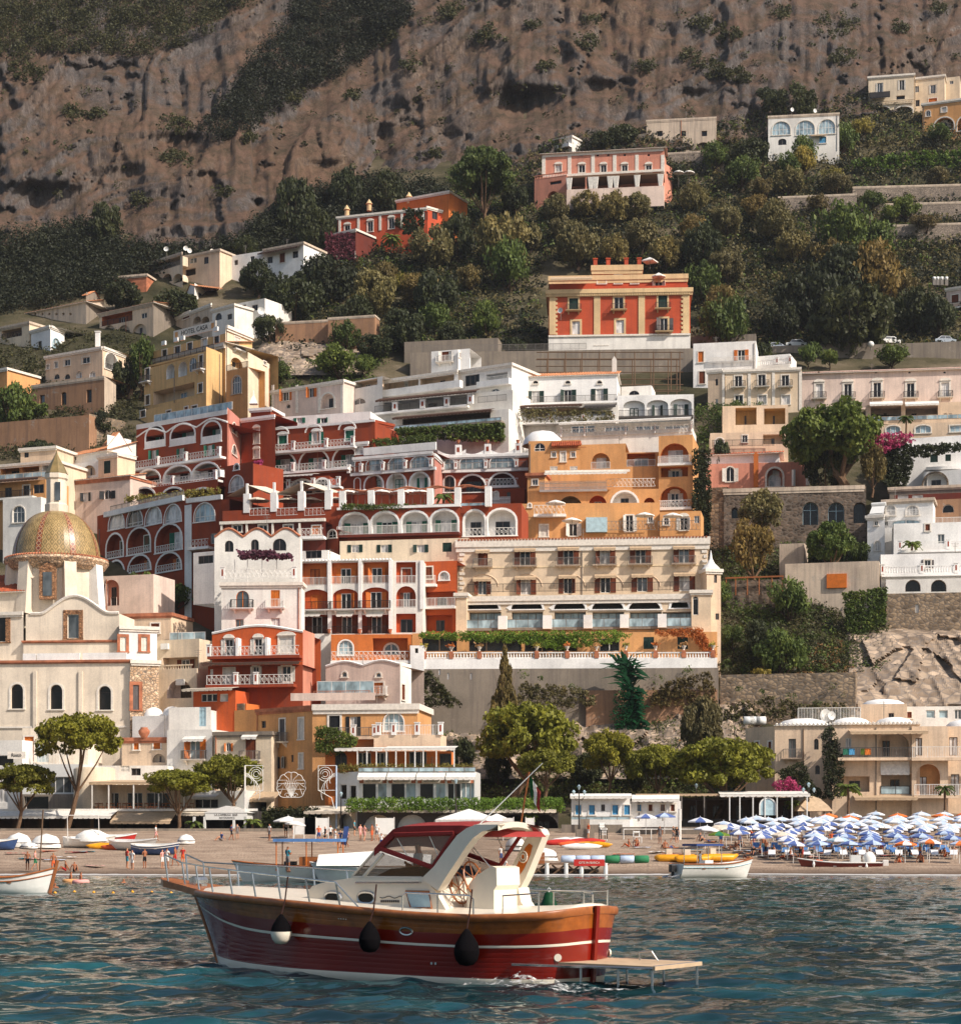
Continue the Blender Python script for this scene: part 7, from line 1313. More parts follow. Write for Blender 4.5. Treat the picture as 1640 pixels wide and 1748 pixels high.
UMB=[('umbrella pine with a forked leaning trunk before the church',138,1216,1302,150,203,1418,110,1),('small umbrella pine in front of the arcade at the left edge',36,1302,1362,120,203,1418,26,2),('umbrella pine with a bent trunk beside the beach pavilion',300,1312,1362,122,203.5,1428,302,3),('round topped umbrella pine before the grey cream house',390,1286,1356,118,207,1392,398,4),('broad dark umbrella pine, largest under the retaining wall',902,1196,1318,178,222,1352,876,5),('small flat umbrella pine in front of the broad one',932,1277,1328,104,211,1366,926,6),('gnarled pine with a bare reddish trunk under the emerald creeper',1040,1243,1322,90,219,1356,1036,7),('low spreading pine behind the bathing cabins',1120,1268,1345,110,216,1362,1120,8),('wide bright umbrella pine beside the beach hotel',1238,1256,1350,182,208,1402,1214,9),('dark umbrella pine left of the pink villa near the cliff',822,250,345,108,404,392,824,10)]
for lb,x,a,c,w,D,bs,bx,sd_ in UMB:tree('umbrella_pine',lb,'pine','leaf_pine' if sd_!=10 else'leaf_green',x,a,c,w,D,bs,bx,True,sd_,None,'bark','tree',True)
tree('grey_cedar','grey green feathery cedar against the rubble wall','tall','leaf_olive',1198,1190,1292,88,224,1312,1200,True,21)
tree('monkey_puzzle','tall brown needled conifer rising before the grey wall','cone','leaf_brown',862,1102,1225,64,233,1240,862,True,22)
tree('plane_tree','big spreading tree with pale trunks above the arcaded wall','tall','leaf_green',1418,683,800,190,283,838,1440,True,23,None,'bark','tree',True,0.75)
o=tree('evergreen','dark evergreen under the big spreading tree','dome','leaf_dark',1408,752,838,84,285,842,1408,True,24)
for args in(('olive_tree','silvery olive tree against the arcaded wall','dome','leaf_olive',1298,833,905,96,274,930,1300,True,25),('broadleaf_tree','brownish broadleaf tree below the silvery olive','round','leaf_brown',1284,880,985,108,262,1000,1284,True,26),('umbrella_tree','weeping green tree with a slender bare trunk before the arcades','tall','leaf_green',1418,892,962,90,264,1005,1410,True,27),('broadleaf_tree','rusty leaved tree right of the big spreading tree','round','leaf_brown',1488,752,832,62,282,840,1488,True,28),('broadleaf_tree','bright green tree beside the yellow hotel','round','leaf_green',240,566,662,76,333,675,238,True,29)):tree(*args)
LM=[('the pink villa',1030,300),('the orange red villa',1057,520),('the brick red villa',660,385),('the arched window house',1371,225),('the cream apartment house',1540,165),('the yellow hotel',345,630),('the upper road',1450,590),('the white ledge house',440,450),('the stone ruin',120,680),('the beige hotel',990,1000),('the arcaded wall',1355,880),('the beach hotel',1450,1300),('the church',110,1100),('the long pink house',1520,660),('the rubble wall',1340,1190),('the old farmhouse',100,540),('the white stacked house',1580,940),('the retaining wall',960,1170),('the red house',440,1120)]
GR=[('olive_tree','grey olive tree','dome','leaf_olive','olive trees on the slopes',[(860,405,96,.9),(735,418,82,.8),(985,412,78,.85),(1048,352,60,.8),(1094,398,58,.8),(1134,430,62,.8),(1000,345,52,.8),(1048,424,56,.8),(950,352,50,.8),(1165,420,44,.8),(1240,372,56,.8),(1322,372,74,.8),(1428,312,54,.6),(1345,306,62,.7),(1240,452,66,.8),(1352,415,64,.8),(905,400,40,.9),(1090,350,50,.8),(640,498,84,.85),(1600,300,46,.6),(1185,335,52,.8),(960,385,44,.8)]),('brown_tree','rust brown tree','round','leaf_brown','browning trees on the slopes',[(1492,462,120,.9),(1420,440,80,.8),(1300,318,46,.8),(1290,350,50,.8),(716,492,70,.8),(1230,512,70,.9),(1545,480,50,.8),(1180,385,52,.8),(1580,380,60,.5),(660,470,60,.8),(800,470,50,.8),(1395,345,44,.7)]),('green_tree','deep green bushy tree','round','leaf_green','green trees on the slopes',[(1436,392,110,.9),(1500,402,76,.8),(1545,352,60,.6),(1265,290,70,.7),(868,445,82,1.0),(830,540,60,1.0),(1200,480,70,1.0),(1240,545,96,.9),(1220,262,60,.7),(1345,278,46,.9),(1372,254,50,1.0),(1440,232,56,.8),(1520,362,44,.7),(575,612,84,.62),(620,620,44,.7),(478,632,44,.8),(1378,603,34,.9),(1415,608,34,.7),(1520,604,66,.5),(1225,1010,60,.7),(1490,340,50,.6),(1600,225,50,.6),(20,690,90,.9),(65,700,40,.7),(245,1000,60,.9),(300,1015,80,.5),(345,1000,46,.9),(1330,1110,96,.8),(1250,1085,50,.8),(1345,1018,84,.8),(1470,945,48,.9),(590,570,60,.8),(740,540,60,.8),(1390,595,30,.8),(560,1265,46,.9),(545,1345,22,2.2),(470,1400,70,.5),(620,1385,46,.9),(1575,800,50,.9),(1255,700,44,.8)]),('dark_tree','near black evergreen','dome','leaf_dark','dark evergreens on the slopes',[(1380,505,120,.9),(1450,540,150,.7),(1560,525,90,.8),(1440,470,120,.8),(1330,545,70,.9),(1600,540,70,.9),(500,350,80,1.2),(590,322,66,1.0),(660,330,70,1.0),(540,390,70,1.0),(560,475,110,.7),(500,505,110,.7),(440,470,70,.7),(610,540,80,.8),(690,560,80,.8),(745,500,80,1.0),(780,400,60,1.2),(690,385,44,1.0),(1200,420,80,.9),(1280,260,70,.6),(1350,175,100,.6),(1310,170,60,.6),(1060,232,60,.6),(1030,240,50,.6),(180,378,60,1.1),(300,520,90,.5),(210,500,70,.6),(640,590,70,.5),(420,420,50,.6),(880,335,50,1.0),(1150,300,50,.8),(1300,600,40,.7),(170,720,44,.8),(215,640,50,1.1),(70,770,60,.6),(1300,1090,70,.9),(1400,960,50,.7),(1230,780,34,1.6),(1205,860,30,1.6),(20,1010,30,1.4),(1530,775,50,.9),(1240,1300,40,.8),(460,560,60,.7),(770,570,50,.8),(850,1310,50,1.0),(1000,1310,60,.8),(790,1290,44,1.3),(1090,1320,50,.8),(1375,1330,40,1.0),(880,590,40,.6)]),('golden_bush','golden leaved bush','round','leaf_gold','golden bushes on the slopes',[(1372,270,46,1.0),(1420,300,44,.7),(1210,480,40,.8),(620,505,50,.6),(690,480,40,.7),(1470,215,46,.6),(1300,1150,40,.5),(1040,1190,50,.5)])]
def near(px,py):
 best=min(LM,key=lambda l:(l[1]-px)**2*0.7+(l[2]-py)**2);dx,dy=px-best[1],py-best[2]
 return('above' if dy<0 else'below')if abs(dy)>abs(dx)*0.55 else('left of' if dx<0 else'right of'),best[0]
for nm,word,kind,leaf,grp,L in GR:
 buckets={}
 for t_ in sorted(L):buckets.setdefault(near(t_[0],t_[1]),[]).append(t_)
 for(rel,lm),ts in buckets.items():
  for i,(x,y,w,hf)in enumerate(ts):
   w=w*1.15;h=w*hf;lb='%s %s %s'%(word,rel,lm)
   if len(ts)>1:lb+=', %s from the left of %d'%(ORD[i],len(ts))
   D=TD(x,y+h*0.45)-2.5
   for D_ in(1,):pass
   tree(nm,lb,kind,leaf,x,y-h/2,y+h*0.55,w,D,y+h*0.5+5,x,w>46,(x*7+y)%4,grp,'bark_dark')
def ivy(name,label,poly,D,leaf,n,size=0.16,thick=0.35,cat='creeper',part='leaves',d1=None):
 """a leafy mat over a photo-space polygon standing at depth D (left) to d1 (right)"""
 d1=D if d1 is None else d1;xs=[p[0]for p in poly];ys=[p[1]for p in poly];x0,x1,y0,y1=min(xs),max(xs),min(ys),max(ys)
 rs=random.Random(int(x0*3+y0));P=[]
 def ins(x,y):
  c=False;j=len(poly)-1
  for i in range(len(poly)):
   if(poly[i][1]>y)!=(poly[j][1]>y)and x<(poly[j][0]-poly[i][0])*(y-poly[i][1])/(poly[j][1]-poly[i][1])+poly[i][0]:c=not c
   j=i
  return c
 k=0
 while len(P)<n and k<n*20:
  k+=1;x=rs.uniform(x0,x1);y=rs.uniform(y0,y1)
  if ins(x,y):P.append(at(x,y,D+(d1-D)*(x-x0)/max(1,x1-x0)-rs.random()*thick))
 base=at((x0+x1)/2,y1,D);V,Q=leaf_cloud(int(x0),[tuple(p-base)for p in P],[0.28]*len(P),9,size,1.0,0.1)
 o=thing(name,label,cat,base);put(part,mesh_np(part,V,Q,leaf),o);return o
R4=lambda x0,y0,x1,y1:[(x0,y0),(x1,y0),(x1,y1),(x0,y1)]
ivy('ivy','dark ivy climbing the middle of the beach hotel front',[(1404,1245),(1420,1240),(1440,1300),(1436,1362),(1408,1362)],210.6,'leaf_dark',420,0.12)
ivy('ivy','dark ivy arching over the low door of the beach hotel',[(1328,1318),(1372,1300),(1382,1330),(1408,1362),(1372,1362),(1362,1322),(1340,1330),(1330,1345)],211.2,'leaf_dark',300,0.12)
ivy('ivy','sheet of ivy hanging on the corner of the stone cliff wall',[(1440,1012),(1512,1005),(1510,1062),(1470,1085),(1445,1075)],254.5,'leaf_green',600,0.18)
ivy('ivy','ivy column on the blind side of the ochre hotel',R4(1183,768,1212,908),277,'leaf_dark',500,0.18)
ivy('ivy','red brown ivy covering the corner of the brick red villa',R4(556,398,606,442),398.6,'leaf_plum',420,0.3,0.5)
ivy('ivy','green ivy between the windows of the brick red villa',R4(689,356,722,398),396,'leaf_dark',200,0.28)
ivy('hedge','long clipped hedge running under the cream apartment house',[(1455,272),(1560,258),(1645,256),(1645,290),(1560,292),(1500,310),(1452,330)],425,'leaf_bright',700,0.32,2.0,'hedge')
ivy('hedge','flat green roof of leaves over the beach restaurant',R4(592,1364,962,1384),201.6,'leaf_bright',1500,0.1,1.6,'hedge')
ivy('vine','vine trained along the beige hotel terrace roof',[(716,1080),(1050,1078),(1080,1086),(1050,1096),(960,1108),(890,1098),(716,1088)],241.6,'leaf_bright',1100,0.13,2.0,'vine')
ivy('vine','flowering orange vine at the right of the beige hotel terrace',[(1120,1078),(1195,1072),(1222,1118),(1206,1118),(1180,1086),(1120,1086)],241.2,'leaf_orange',320,0.12,0.8,'vine')
ivy('vine','leafy vine on the corner of the ochre beach house',[(540,1240),(575,1246),(612,1262),(600,1278),(565,1290),(540,1282)],207.4,'leaf_green',420,0.12,1.2,'vine')
ivy('creeper','dark creeper with magenta flowers over the right edge house',[(1490,752),(1560,760),(1640,756),(1640,768),(1560,782),(1545,836),(1520,838),(1488,800)],286,'leaf_dark',900,0.2,1.5)
ivy('bougainvillea','magenta bougainvillea between the big tree and the right edge house',[(1478,742),(1556,738),(1560,752),(1500,775),(1476,766)],284.5,'leaf_magenta',260,0.16,1.0)
ivy('bougainvillea','pink bougainvillea beside the beach hotel',[(1318,1338),(1350,1328),(1372,1352),(1330,1356)],207,'leaf_magenta',160,0.1,0.8)
ivy('bougainvillea','purple bougainvillea hanging beside the red hotel archway',[(432,790),(448,785),(452,848),(436,850)],284,'leaf_magenta',200,0.16,0.8)
ivy('hedge','planted strip on the red hotel dining terrace',R4(580,862,832,869),257,'leaf_green',420,0.12,0.8,'hedge')
ivy('hedge','greenery on the roof terrace of the red and white hotel block',[(628,752),(742,742),(746,760),(628,766)],291.5,'leaf_green',420,0.16,1.5,'hedge')
ivy('hedge','hedge at the foot of the white terraced house',[(675,732),(860,722),(860,752),(810,752),(680,746)],296.5,'leaf_green',800,0.2,1.5,'hedge')
ivy('flower_box','row of yellow flowers along the ochre beach terrace',R4(578,1306,806,1318),205.2,'leaf_gold',700,0.08,0.5,'flowers')
ivy('hedge','low plants along the white house flower terrace',R4(886,700,1050,720),299.5,'leaf_olive',260,0.14,0.8,'plants')
ivy('hedge','potted greenery along the red hotel lowest terrace',[(212,848),(375,832),(376,846),(214,858)],281,'leaf_gold',300,0.14,1.0,'plants')
for pg,lb,lf_ in(([(704,1150),(735,1146),(770,1188),(790,1206),(704,1206)],'dark climber spreading from the left end of the grey retaining wall','leaf_wood'),([(890,1165),(960,1172),(1010,1182),(1016,1206),(880,1206)],'leafy climber left of the emerald cascade','leaf_olive'),([(1112,1178),(1160,1158),(1214,1146),(1222,1206),(1112,1206)],'brown green climber right of the emerald cascade','leaf_brown'),([(1236,1205),(1300,1188),(1380,1206),(1440,1196),(1450,1228),(1236,1228)],'low climber along the foot of the rubble wall','leaf_wood')):
 ivy('creeper',lb,pg,236.9 if pg[0][0]<1230 else 234,lf_,330,.16,.6)
o=thing('creeper','cascade of emerald fronds spilling down the grey retaining wall','creeper',at(1074,1268,235.5));b=MB();rs=random.Random(2)
for i in range(260):
 t_=rs.random();y=1132+t_*132;s=at(1068+t_*22+rs.gauss(0,5),y,236.5)-o.location;a=rs.uniform(-2.4,2.4);L_=(3.0 if t_<0.35 else 1.5)*rs.uniform(.5,1.1)
 e=s+Vector((math.sin(a)*L_,-rs.uniform(.4,1.4),math.cos(a)*L_*0.55+0.1));m_=(s+e)/2+Vector((0,0,0.35));w=Vector((0.14,0.05,0.1));b.quad(s-w,s+w,m_+w*1.3,m_-w*1.3);b.quad(m_-w*1.3,m_+w*1.3,e+w*0.2,e-w*0.2)
b.build('fronds','leaf_emerald',o)
V,Q=leaf_cloud(3,[tuple(at(1075+rs.gauss(0,12),rs.uniform(1180,1262),236.6)-o.location)for _ in range(240)],[0.5]*240,14,0.13);put('leaves',mesh_np('leaves',V,Q,'leaf_emerald'),o)
def palm(label,px,yb,D,hgt,r=1.3,seed=0,name='palm_tree',leaf='leaf_green'):
 o=thing(name,label,'palm',at(px,yb,D));b=MB();rs=random.Random(seed);b.tube([(0,0,-0.3),(0.06,0,hgt*0.5),(0,0,hgt)],[0.17,0.14,0.13],7);b.build('trunk','bark',o);b=MB()
 for i in range(22):
  a=i*2.4;el=rs.uniform(0.1,1.2);pts=[]
  for k in range(6):t_=k/5;pts.append(Vector((math.cos(a)*r*t_*math.cos(el*0.5),math.sin(a)*r*t_*math.cos(el*0.5),hgt+r*(math.sin(el)*t_-0.75*t_*t_))))
  for p,q in zip(pts[:-1],pts[1:]):
   sd_=(q-p).cross(Vector((0,0,1))).normalized()*r*0.13;dn=Vector((0,0,-r*0.07));b.quad(p,q,q+sd_+dn,p+sd_+dn);b.quad(p,q,q-sd_+dn,p-sd_+dn)
 b.build('fronds',leaf,o)
for a in(('tall palm before the middle of the beach hotel',1447,1402,204,3.6,1.5,1),('tall palm at the right end of the beach hotel',1612,1400,204,3.3,1.2,2),('little palm left of the white beach pavilion',331,1432,203,1.6,1.1,3),('little palm right of the white beach pavilion',430,1430,203,1.7,1.1,4),('short palm beside the straw roofed kiosk',1352,1400,203,1.8,1.0,5),('dark palm on the terrace of the long pink house',1546,742,303,2.6,1.4,6),('palm in front of the brick red villa',668,425,395,2.4,2.2,7),('small palm on the red hotel dining terrace',756,862,258,1.2,1.5,8),('palm with an orange lamp beside the beach bar',905,1432,201,2.4,1.0,9),('spiky palm on the white stacked house terrace',1556,936,263,0.6,1.5,10)):palm(*a)
# ---- woods and scrub nobody could count
def scrub(name,pts,r0,r1,per,size,leaf,seed):
 rs=random.Random(seed);V,Q=leaf_cloud(seed,[tuple(p)for p in pts],[rs.uniform(r0,r1)for _ in pts],per,size,0.75)
 stuff(put(name,mesh_np(name,V,Q,leaf)))
def inside(poly,x,y):
 c=False;j=len(poly)-1
 for i in range(len(poly)):
  if(poly[i][1]>y)!=(poly[j][1]>y)and x<(poly[j][0]-poly[i][0])*(y-poly[i][1])/(poly[j][1]-poly[i][1])+poly[i][0]:c=not c
  j=i
 return c
def fill(poly,n,depth,seed,off=0.0):
 rs=random.Random(seed);x0,x1=min(p[0]for p in poly),max(p[0]for p in poly);y0,y1=min(p[1]for p in poly),max(p[1]for p in poly);out=[]
 while len(out)<n:
  x,y=rs.uniform(x0,x1),rs.uniform(y0,y1)
  if inside(poly,x,y):out.append(at(x,y,depth(x,y)+off))
 return out
top=[(-80,-80),(470,-80),(425,8),(340,55),(260,92),(190,88),(110,82),(40,92),(-80,100)]
scrub('clifftop_wood',fill(top,620,CLD,1,-2),1.6,3.6,110,0.27,'leaf_wood',31)
gully=[(500,-60),(712,-60),(696,40),(612,100),(560,128),(500,150),(450,188),(395,232),(345,236),(352,200),(405,150),(432,96),(500,30)]
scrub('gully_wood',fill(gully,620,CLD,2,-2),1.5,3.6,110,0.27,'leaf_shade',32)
foot=[(-80,402),(60,392),(150,378),(230,420),(330,425),(420,400),(500,330),(640,300),(760,310),(780,400),(560,400),(500,420),(340,440),(240,470),(150,500),(60,520),(-80,540)]
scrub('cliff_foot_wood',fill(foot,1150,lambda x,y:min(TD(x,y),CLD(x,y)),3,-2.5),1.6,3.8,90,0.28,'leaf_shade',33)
pts=[];rs=random.Random(9)
for x,y,s in((50,118,34),(130,190,20),(165,192,14),(300,210,26),(302,268,24),(240,340,16),(380,325,12),(430,232,12),(500,160,20),(830,60,22),(1000,70,20),(1195,38,20),(1212,115,30),(1240,55,26),(1425,40,34),(1180,95,16),(1010,30,12),(910,40,12),(1330,20,16),(700,110,14),(740,260,12),(770,20,26),(1100,110,16),(1440,95,24),(1540,45,14),(1600,12,16),(600,160,14),(930,110,12),(1260,130,24),(660,60,30)):
 for k in range(int(s*0.8)):a,q=rs.random()*6.28,rs.random()**0.5*s;px,py=x+q*math.cos(a),y+q*0.6*math.sin(a);pts.append(at(px,py,CLD(px,py)-1.5))
for k in range(240):px,py=rs.uniform(-60,1700),rs.uniform(-60,330);pts.append(at(px,py,CLD(px,py)-0.3))
scrub('cliff_bushes',pts,0.6,1.8,34,0.32,'leaf_wood',34)
CT=lambda x,y:min(TD(x,y),CLD(x,y))
sl=[(760,330),(860,286),(960,236),(1090,222),(1230,205),(1330,190),(1440,165),(1560,150),(1700,140),(1700,600),(1190,590),(1190,480),(930,440),(920,590),(470,600),(470,520),(560,440)]
scrub('slope_scrub',fill(sl,3000,CT,5,0.2),0.7,2.3,30,0.30,'leaf_olive',35)
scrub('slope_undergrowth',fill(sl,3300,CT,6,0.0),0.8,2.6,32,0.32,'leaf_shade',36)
scrub('slope_green',fill(sl,1100,CT,16,0.0),0.7,2.2,30,0.28,'leaf_green',46)
lo=[(700,1195),(1000,1195),(1180,1215),(1290,1230),(1290,1370),(700,1360)]
scrub('bank_scrub',fill(lo,900,TD,7,-0.8),0.5,1.6,44,0.16,'leaf_wood',37);scrub('bank_green',fill(lo,420,TD,17,-0.8),0.5,1.5,44,0.16,'leaf_green',47);scrub('dry_brush',fill([(960,1185),(1220,1188),(1180,1290),(1000,1260)],90,TD,8,-0.9),0.3,0.8,40,0.13,'leaf_orange',38)
md=[(1215,930),(1500,930),(1520,1150),(1230,1150)]
scrub('garden_scrub',fill(md,800,TD,9,-0.8),0.5,1.6,40,0.18,'leaf_wood',39);scrub('garden_green',fill(md,420,TD,19,-0.8),0.5,1.5,40,0.18,'leaf_green',49);scrub('garden_dry_brush',fill([(1300,1110),(1480,1090),(1520,1190),(1300,1160)],90,TD,10,-0.5),0.4,0.9,36,0.16,'leaf_straw',40)
scrub('gap_scrub',fill([(760,290),(900,285),(900,420),(740,400)],160,CT,21,-0.5)+fill([(1190,690),(1340,690),(1340,800),(1190,790)],200,TD,22,-0.4)+fill([(430,620),(660,610),(640,690),(430,690)],160,TD,23,-0.4),0.6,1.6,50,0.2,'leaf_green',50)
lf=[(-60,560),(230,570),(240,700),(230,760),(-60,790)]
scrub('left_slope_scrub',fill(lf,900,TD,11,0.2),0.5,1.8,36,0.22,'leaf_wood',41)
scrub('wall_weeds',[at(x,y,237.3)for x,y in((893,1150),(923,1158),(915,1175),(975,1172),(985,1180),(1175,1144),(1122,1160),(1010,1190),(940,1185),(1160,1172))]+[at(x,y,234.8)for x,y in((1395,1200),(1440,1185),(1300,1180),(1262,1176),(1350,1190),(1420,1172))],0.4,1.1,60,0.12,'leaf_green',42)
#  the red wooden motorboat in front
plain('red_paint',rgb(122,25,13),0.18,0.6,0,0.12,1.0);plain('varnish',rgb(150,82,30),0.18,0.6,0,0.35,4.0);plain('teak',rgb(158,92,46),0.4,0.5,0,0.3,5)
plain('gelcoat',rgb(232,220,200),0.25,0.5,0,0.05);plain('canvas_red',rgb(146,52,48),0.8,0.2);plain('rope',rgb(60,40,36),0.9,0.1);plain('fender_black',rgb(14,12,14),0.95,0.05)
def clear_mat(name,col,a):
 m,t,p=base_mat(name,0.1,0.5);p.inputs['Base Color'].default_value=col;p.inputs['Alpha'].default_value=a
clear_mat('tinted',rgb(120,80,44),0.55);clear_mat('clear_vinyl',rgb(206,184,160),0.3)
BA=math.atan2(7.4,10.2);ca,sa=math.cos(BA),math.sin(BA);BC=Vector((-2.68,44.2,0))
boat=thing('motorboat','red and varnished wooden motorboat with white cabin and red canopy in the foreground','boat',BC,math.pi-BA)
def bl(px,py,Y):
 k=(px-CX)/F;X=(BC.x-Y*sa-k*BC.y+k*Y*ca)/(ca+k*sa);wy=BC.y+X*sa-Y*ca
 return Vector((X,Y,HC+(HY-py)/F*wy))
bx_=[-6.3,-6.26,-6.16,-5.95,-5.5,-4.6,-2.5,-0.5,1.0,2.5,3.6,4.5,5.0,5.3];bb_=[0.05,0.5,1.0,1.36,1.62,1.84,1.95,1.95,1.85,1.58,1.22,0.75,0.38,0.03]
def hb(X):return float(np.interp(X,bx_,bb_))
_sp=[(1012,1549),(960,1556),(900,1562),(800,1564),(700,1559),(600,1550),(500,1540),(400,1530),(335,1522)]
def _solve(px,py):
 Y=1.9
 for _ in range(12):p=bl(px,py,Y);Y=0.5*Y+0.5*hb(min(p.x,5.3))
 return p
_S=sorted([(_solve(*q).x,_solve(*q).z)for q in _sp[1:]]+[(-6.3,bl(1012,1549,0).z),(5.3,bl(335,1521,0).z)])
def sz(X):return float(np.interp(X,[s[0]for s in _S],[s[1]for s in _S]))
XS=[-6.3,-6.285,-6.26,-6.22,-6.16,-6.07,-5.95,-5.75]+[-5.5+10.8*(0.5-0.5*math.cos(math.pi*(i+4)/44))for i in range(41)]
def hp(X,v,sg=1,out=0.0):
 """hull surface: v 0 at the sheer, 1 at the waterline, 1.3 below"""
 zs=sz(X);z=zs*(1-v);b=hb(X);t=max(0,(X-0.5)/4.8);q=min(1,max(0,(-X-3.0)/3.3))
 bw=b*(0.93-0.50*t-0.25*q*q);y=bw+(b-bw)*max(0,1-v)**(1.2+0.9*t)
 if v>1:y*=1-0.8*(v-1)
 xx=X-v*0.8*max(0,(X-2.5)/2.8)**2+v*0.12*max(0,(-X-5.2)/1.1)
 return Vector((xx,sg*(y+out),z))
def lev(X,v):
 t=min(max((X-1.5)/3.8,0),1);return v*(1-0.72*t*t)if v<0.5 else v*(1-0.72*t*t)+(v-0.47)/0.53*(0.72*t*t)if v<1 else v
b=MB()
for sg in(1,-1):b.grid([[hp(X,v,sg,-0.035)for X in XS]for v in(0.0,0.2,0.45,0.7,0.9,1.0,1.3)])
hull=b.build('hull','black',boat,smooth=True)
PL=[(0.07,0.135,'varnish'),(0.135,0.20,'varnish'),(0.20,0.27,'varnish'),(0.27,0.435,'red_paint'),(0.435,0.47,'gelcoat')]+[(0.47+0.43*i/6,0.47+0.43*(i+1)/6,'red_paint')for i in range(6)]+[(0.90,0.915,'red_paint'),(0.915,1.08,'gelcoat')]
for sg in(1,-1):
 for v0,v1,mt in PL:
  b=MB();o=0.012 if mt=='gelcoat' and v1<0.9 else 0.0;e=min(0.006,(v1-v0)*0.1)
  b.grid([[hp(X,lev(X,v),sg,d)for X in XS]for v,d in((v0,-0.002+o),(v0+e,o-0.001),(v0+2.2*e,o),((v0+v1)/2,o),(v1-2.2*e,o),(v1-e,o-0.001),(v1,-0.002+o))])
  b.build('plank',mt,hull,smooth=True)
for sg in(1,-1):
 b=MB();rows=[]
 for dx,dz in((0.0,-0.14),(0.075,-0.12),(0.085,-0.01),(0.06,0.03),(-0.10,0.03),(-0.12,-0.01)):rows.append([Vector((p.x,p.y+sg*dx,p.z+dz))for p in[hp(X,0,sg)for X in XS]])
 b.grid(rows);b.build('rubbing_strake','teak',boat,smooth=True)
b=MB();b.tube([hp(5.3,v)*1.0-Vector((0,0.03,0))+Vector((0.03,0,0))for v in(0.02,0.3,0.6,0.9,1.15)],0.06,6);b.build('stem','teak',boat)
b=MB();b.tube([hp(-6.3,v)-Vector((0.05,0.02,0))for v in(-0.02,0.3,0.6,0.95,1.2)],0.07,6);b.build('sternpost','red_paint',boat)
b=MB();zt=bl(284,1499,0).z;z5=sz(4.6)
ol=[(4.4,0.80,z5+0.03),(5.3,0.52,(z5+zt)/2),(6.05,0.36,zt-0.05),(6.33,0.16,zt),(6.36,0,zt)]
P1=[(x,y,z)for x,y,z in ol]+[(x,-y,z)for x,y,z in ol[-2::-1]]
b.poly(P1);b.poly([(x,y,z-0.16)for x,y,z in P1][::-1])
for p,q in zip(P1,P1[1:]+P1[:1]):b.quad((p[0],p[1],p[2]-0.16),(q[0],q[1],q[2]-0.16),q,p)
b.build('bow_platform','teak',boat)
b=MB();b.grid([[Vector((p.x,p.y*k,p.z+0.02+0.13*(1-k*k)*min(1,abs(p.y))))for p in[hp(X,0,1,-0.1)for X in XS[1:-1]]]for k in(1,0.5,0,-0.5,-1)]);b.build('deck','gelcoat',boat,smooth=True)
def slab(name,pts,Y0,Y1,mat,parent=None,inset=0.0):
 """side profile traced at Y0 in photo pixels, carried across to Y1; real width Y0-Y1"""
 A=[bl(x,y,Y0)for x,y in pts];Bq=[Vector((p.x,Y1,p.z))for p in A];b=MB();b.poly(A);b.poly(Bq[::-1])
 for i in range(len(A)):j=(i+1)%len(A);b.quad(A[j],A[i],Bq[i],Bq[j])
 return b.build(name,mat,parent or boat)
cab=slab('cabin',[(524,1543),(526,1521),(533,1513),(560,1505),(600,1499),(722,1498),(741,1519),(766,1562),(640,1556)],1.32,-1.32,'gelcoat')
for i,x in enumerate((568,625)):
 c=bl(x,1533,1.335);b=MB();el=[(c.x+0.24*math.cos(t)*(abs(math.cos(t))**-0.3 if abs(math.cos(t))>.1 else 1),c.z+0.125*math.sin(t))for t in[2*math.pi*k/20 for k in range(20)]]
 b.tube([(x_,c.y,z_)for x_,z_ in el],0.03,5,close=True);o=b.build('porthole','steel',cab);b=MB();b.poly([(x_,c.y-0.005,z_)for x_,z_ in el]);b.build('pane','dark',o)
wq=[bl(x,y,1.33)for x,y in((693,1522),(732,1523),(737,1551),(701,1551))];b=MB();b.tube(wq,0.028,5,close=True);o=b.build('window','teak',cab);b=MB();b.poly(wq);b.build('pane','pale_blue',o)
b=MB();p,q=bl(607,1507,1.38),bl(716,1507,1.38);b.tube([p-Vector((0,.05,0)),p,(p+q)/2,q,q-Vector((0,.05,0))],0.018,5);b.build('handrail','steel',cab)
b=MB();pts=[bl(648+i*4.2,1532+1.8*math.sin(i*1.3),1.334)for i in range(10)];b.tube(pts,0.008,4);pts=[bl(651+i*3.6,1539,1.334)for i in range(9)]
for p in pts:b.box(p.x-.02,p.x+.02,p.y-.002,p.y+.006,p.z-.025,p.z+.025)
b.build('emblem','grey_dark',cab)
b=MB();b.box(-1.2,0.3,-0.9,0.9,1.6,1.64);slab('dashboard',[(640,1497),(668,1483),(712,1480),(722,1497)],1.0,-1.0,'black')
for Y in(1.25,-1.25):
 s=1 if Y>0 else-1;V_=lambda L:[Vector((p.x,Y,p.z))for p in[bl(x,y,1.25)for x,y in L]]
 b=MB();b.poly(V_([(601,1497),(640,1453),(739,1485),(720,1498)]));b.build('side_screen','tinted',boat)
 b=MB();b.poly(V_([(652,1454),(676,1429),(774,1425),(738,1480)]));b.build('side_curtain','clear_vinyl',boat)
 b=MB();b.tube(V_([(650,1449),(738,1481),(775,1425)]),[0.055,0.06,0.05],6);b.tube(V_([(674,1425),(776,1422)]),0.06,6);b.build('binding','canvas_red',boat)
 b=MB();b.tube(V_([(621,1497),(654,1458)]),0.045,6);b.tube(V_([(601,1497),(640,1453)]),0.03,5);b.tube(V_([(601,1498),(720,1499)]),0.03,5);b.tube(V_([(678,1432),(705,1478)]),0.012,4);b.tube(V_([(732,1426),(748,1462)]),0.012,4);b.build('screen_frame','gelcoat',boat)
W0=[bl(x,y,1.25)for x,y in((601,1497),(640,1453))];b=MB();b.quad(W0[0],W0[1],Vector((W0[1].x,-1.25,W0[1].z)),Vector((W0[0].x,-1.25,W0[0].z)));b.build('windscreen','tinted',boat)
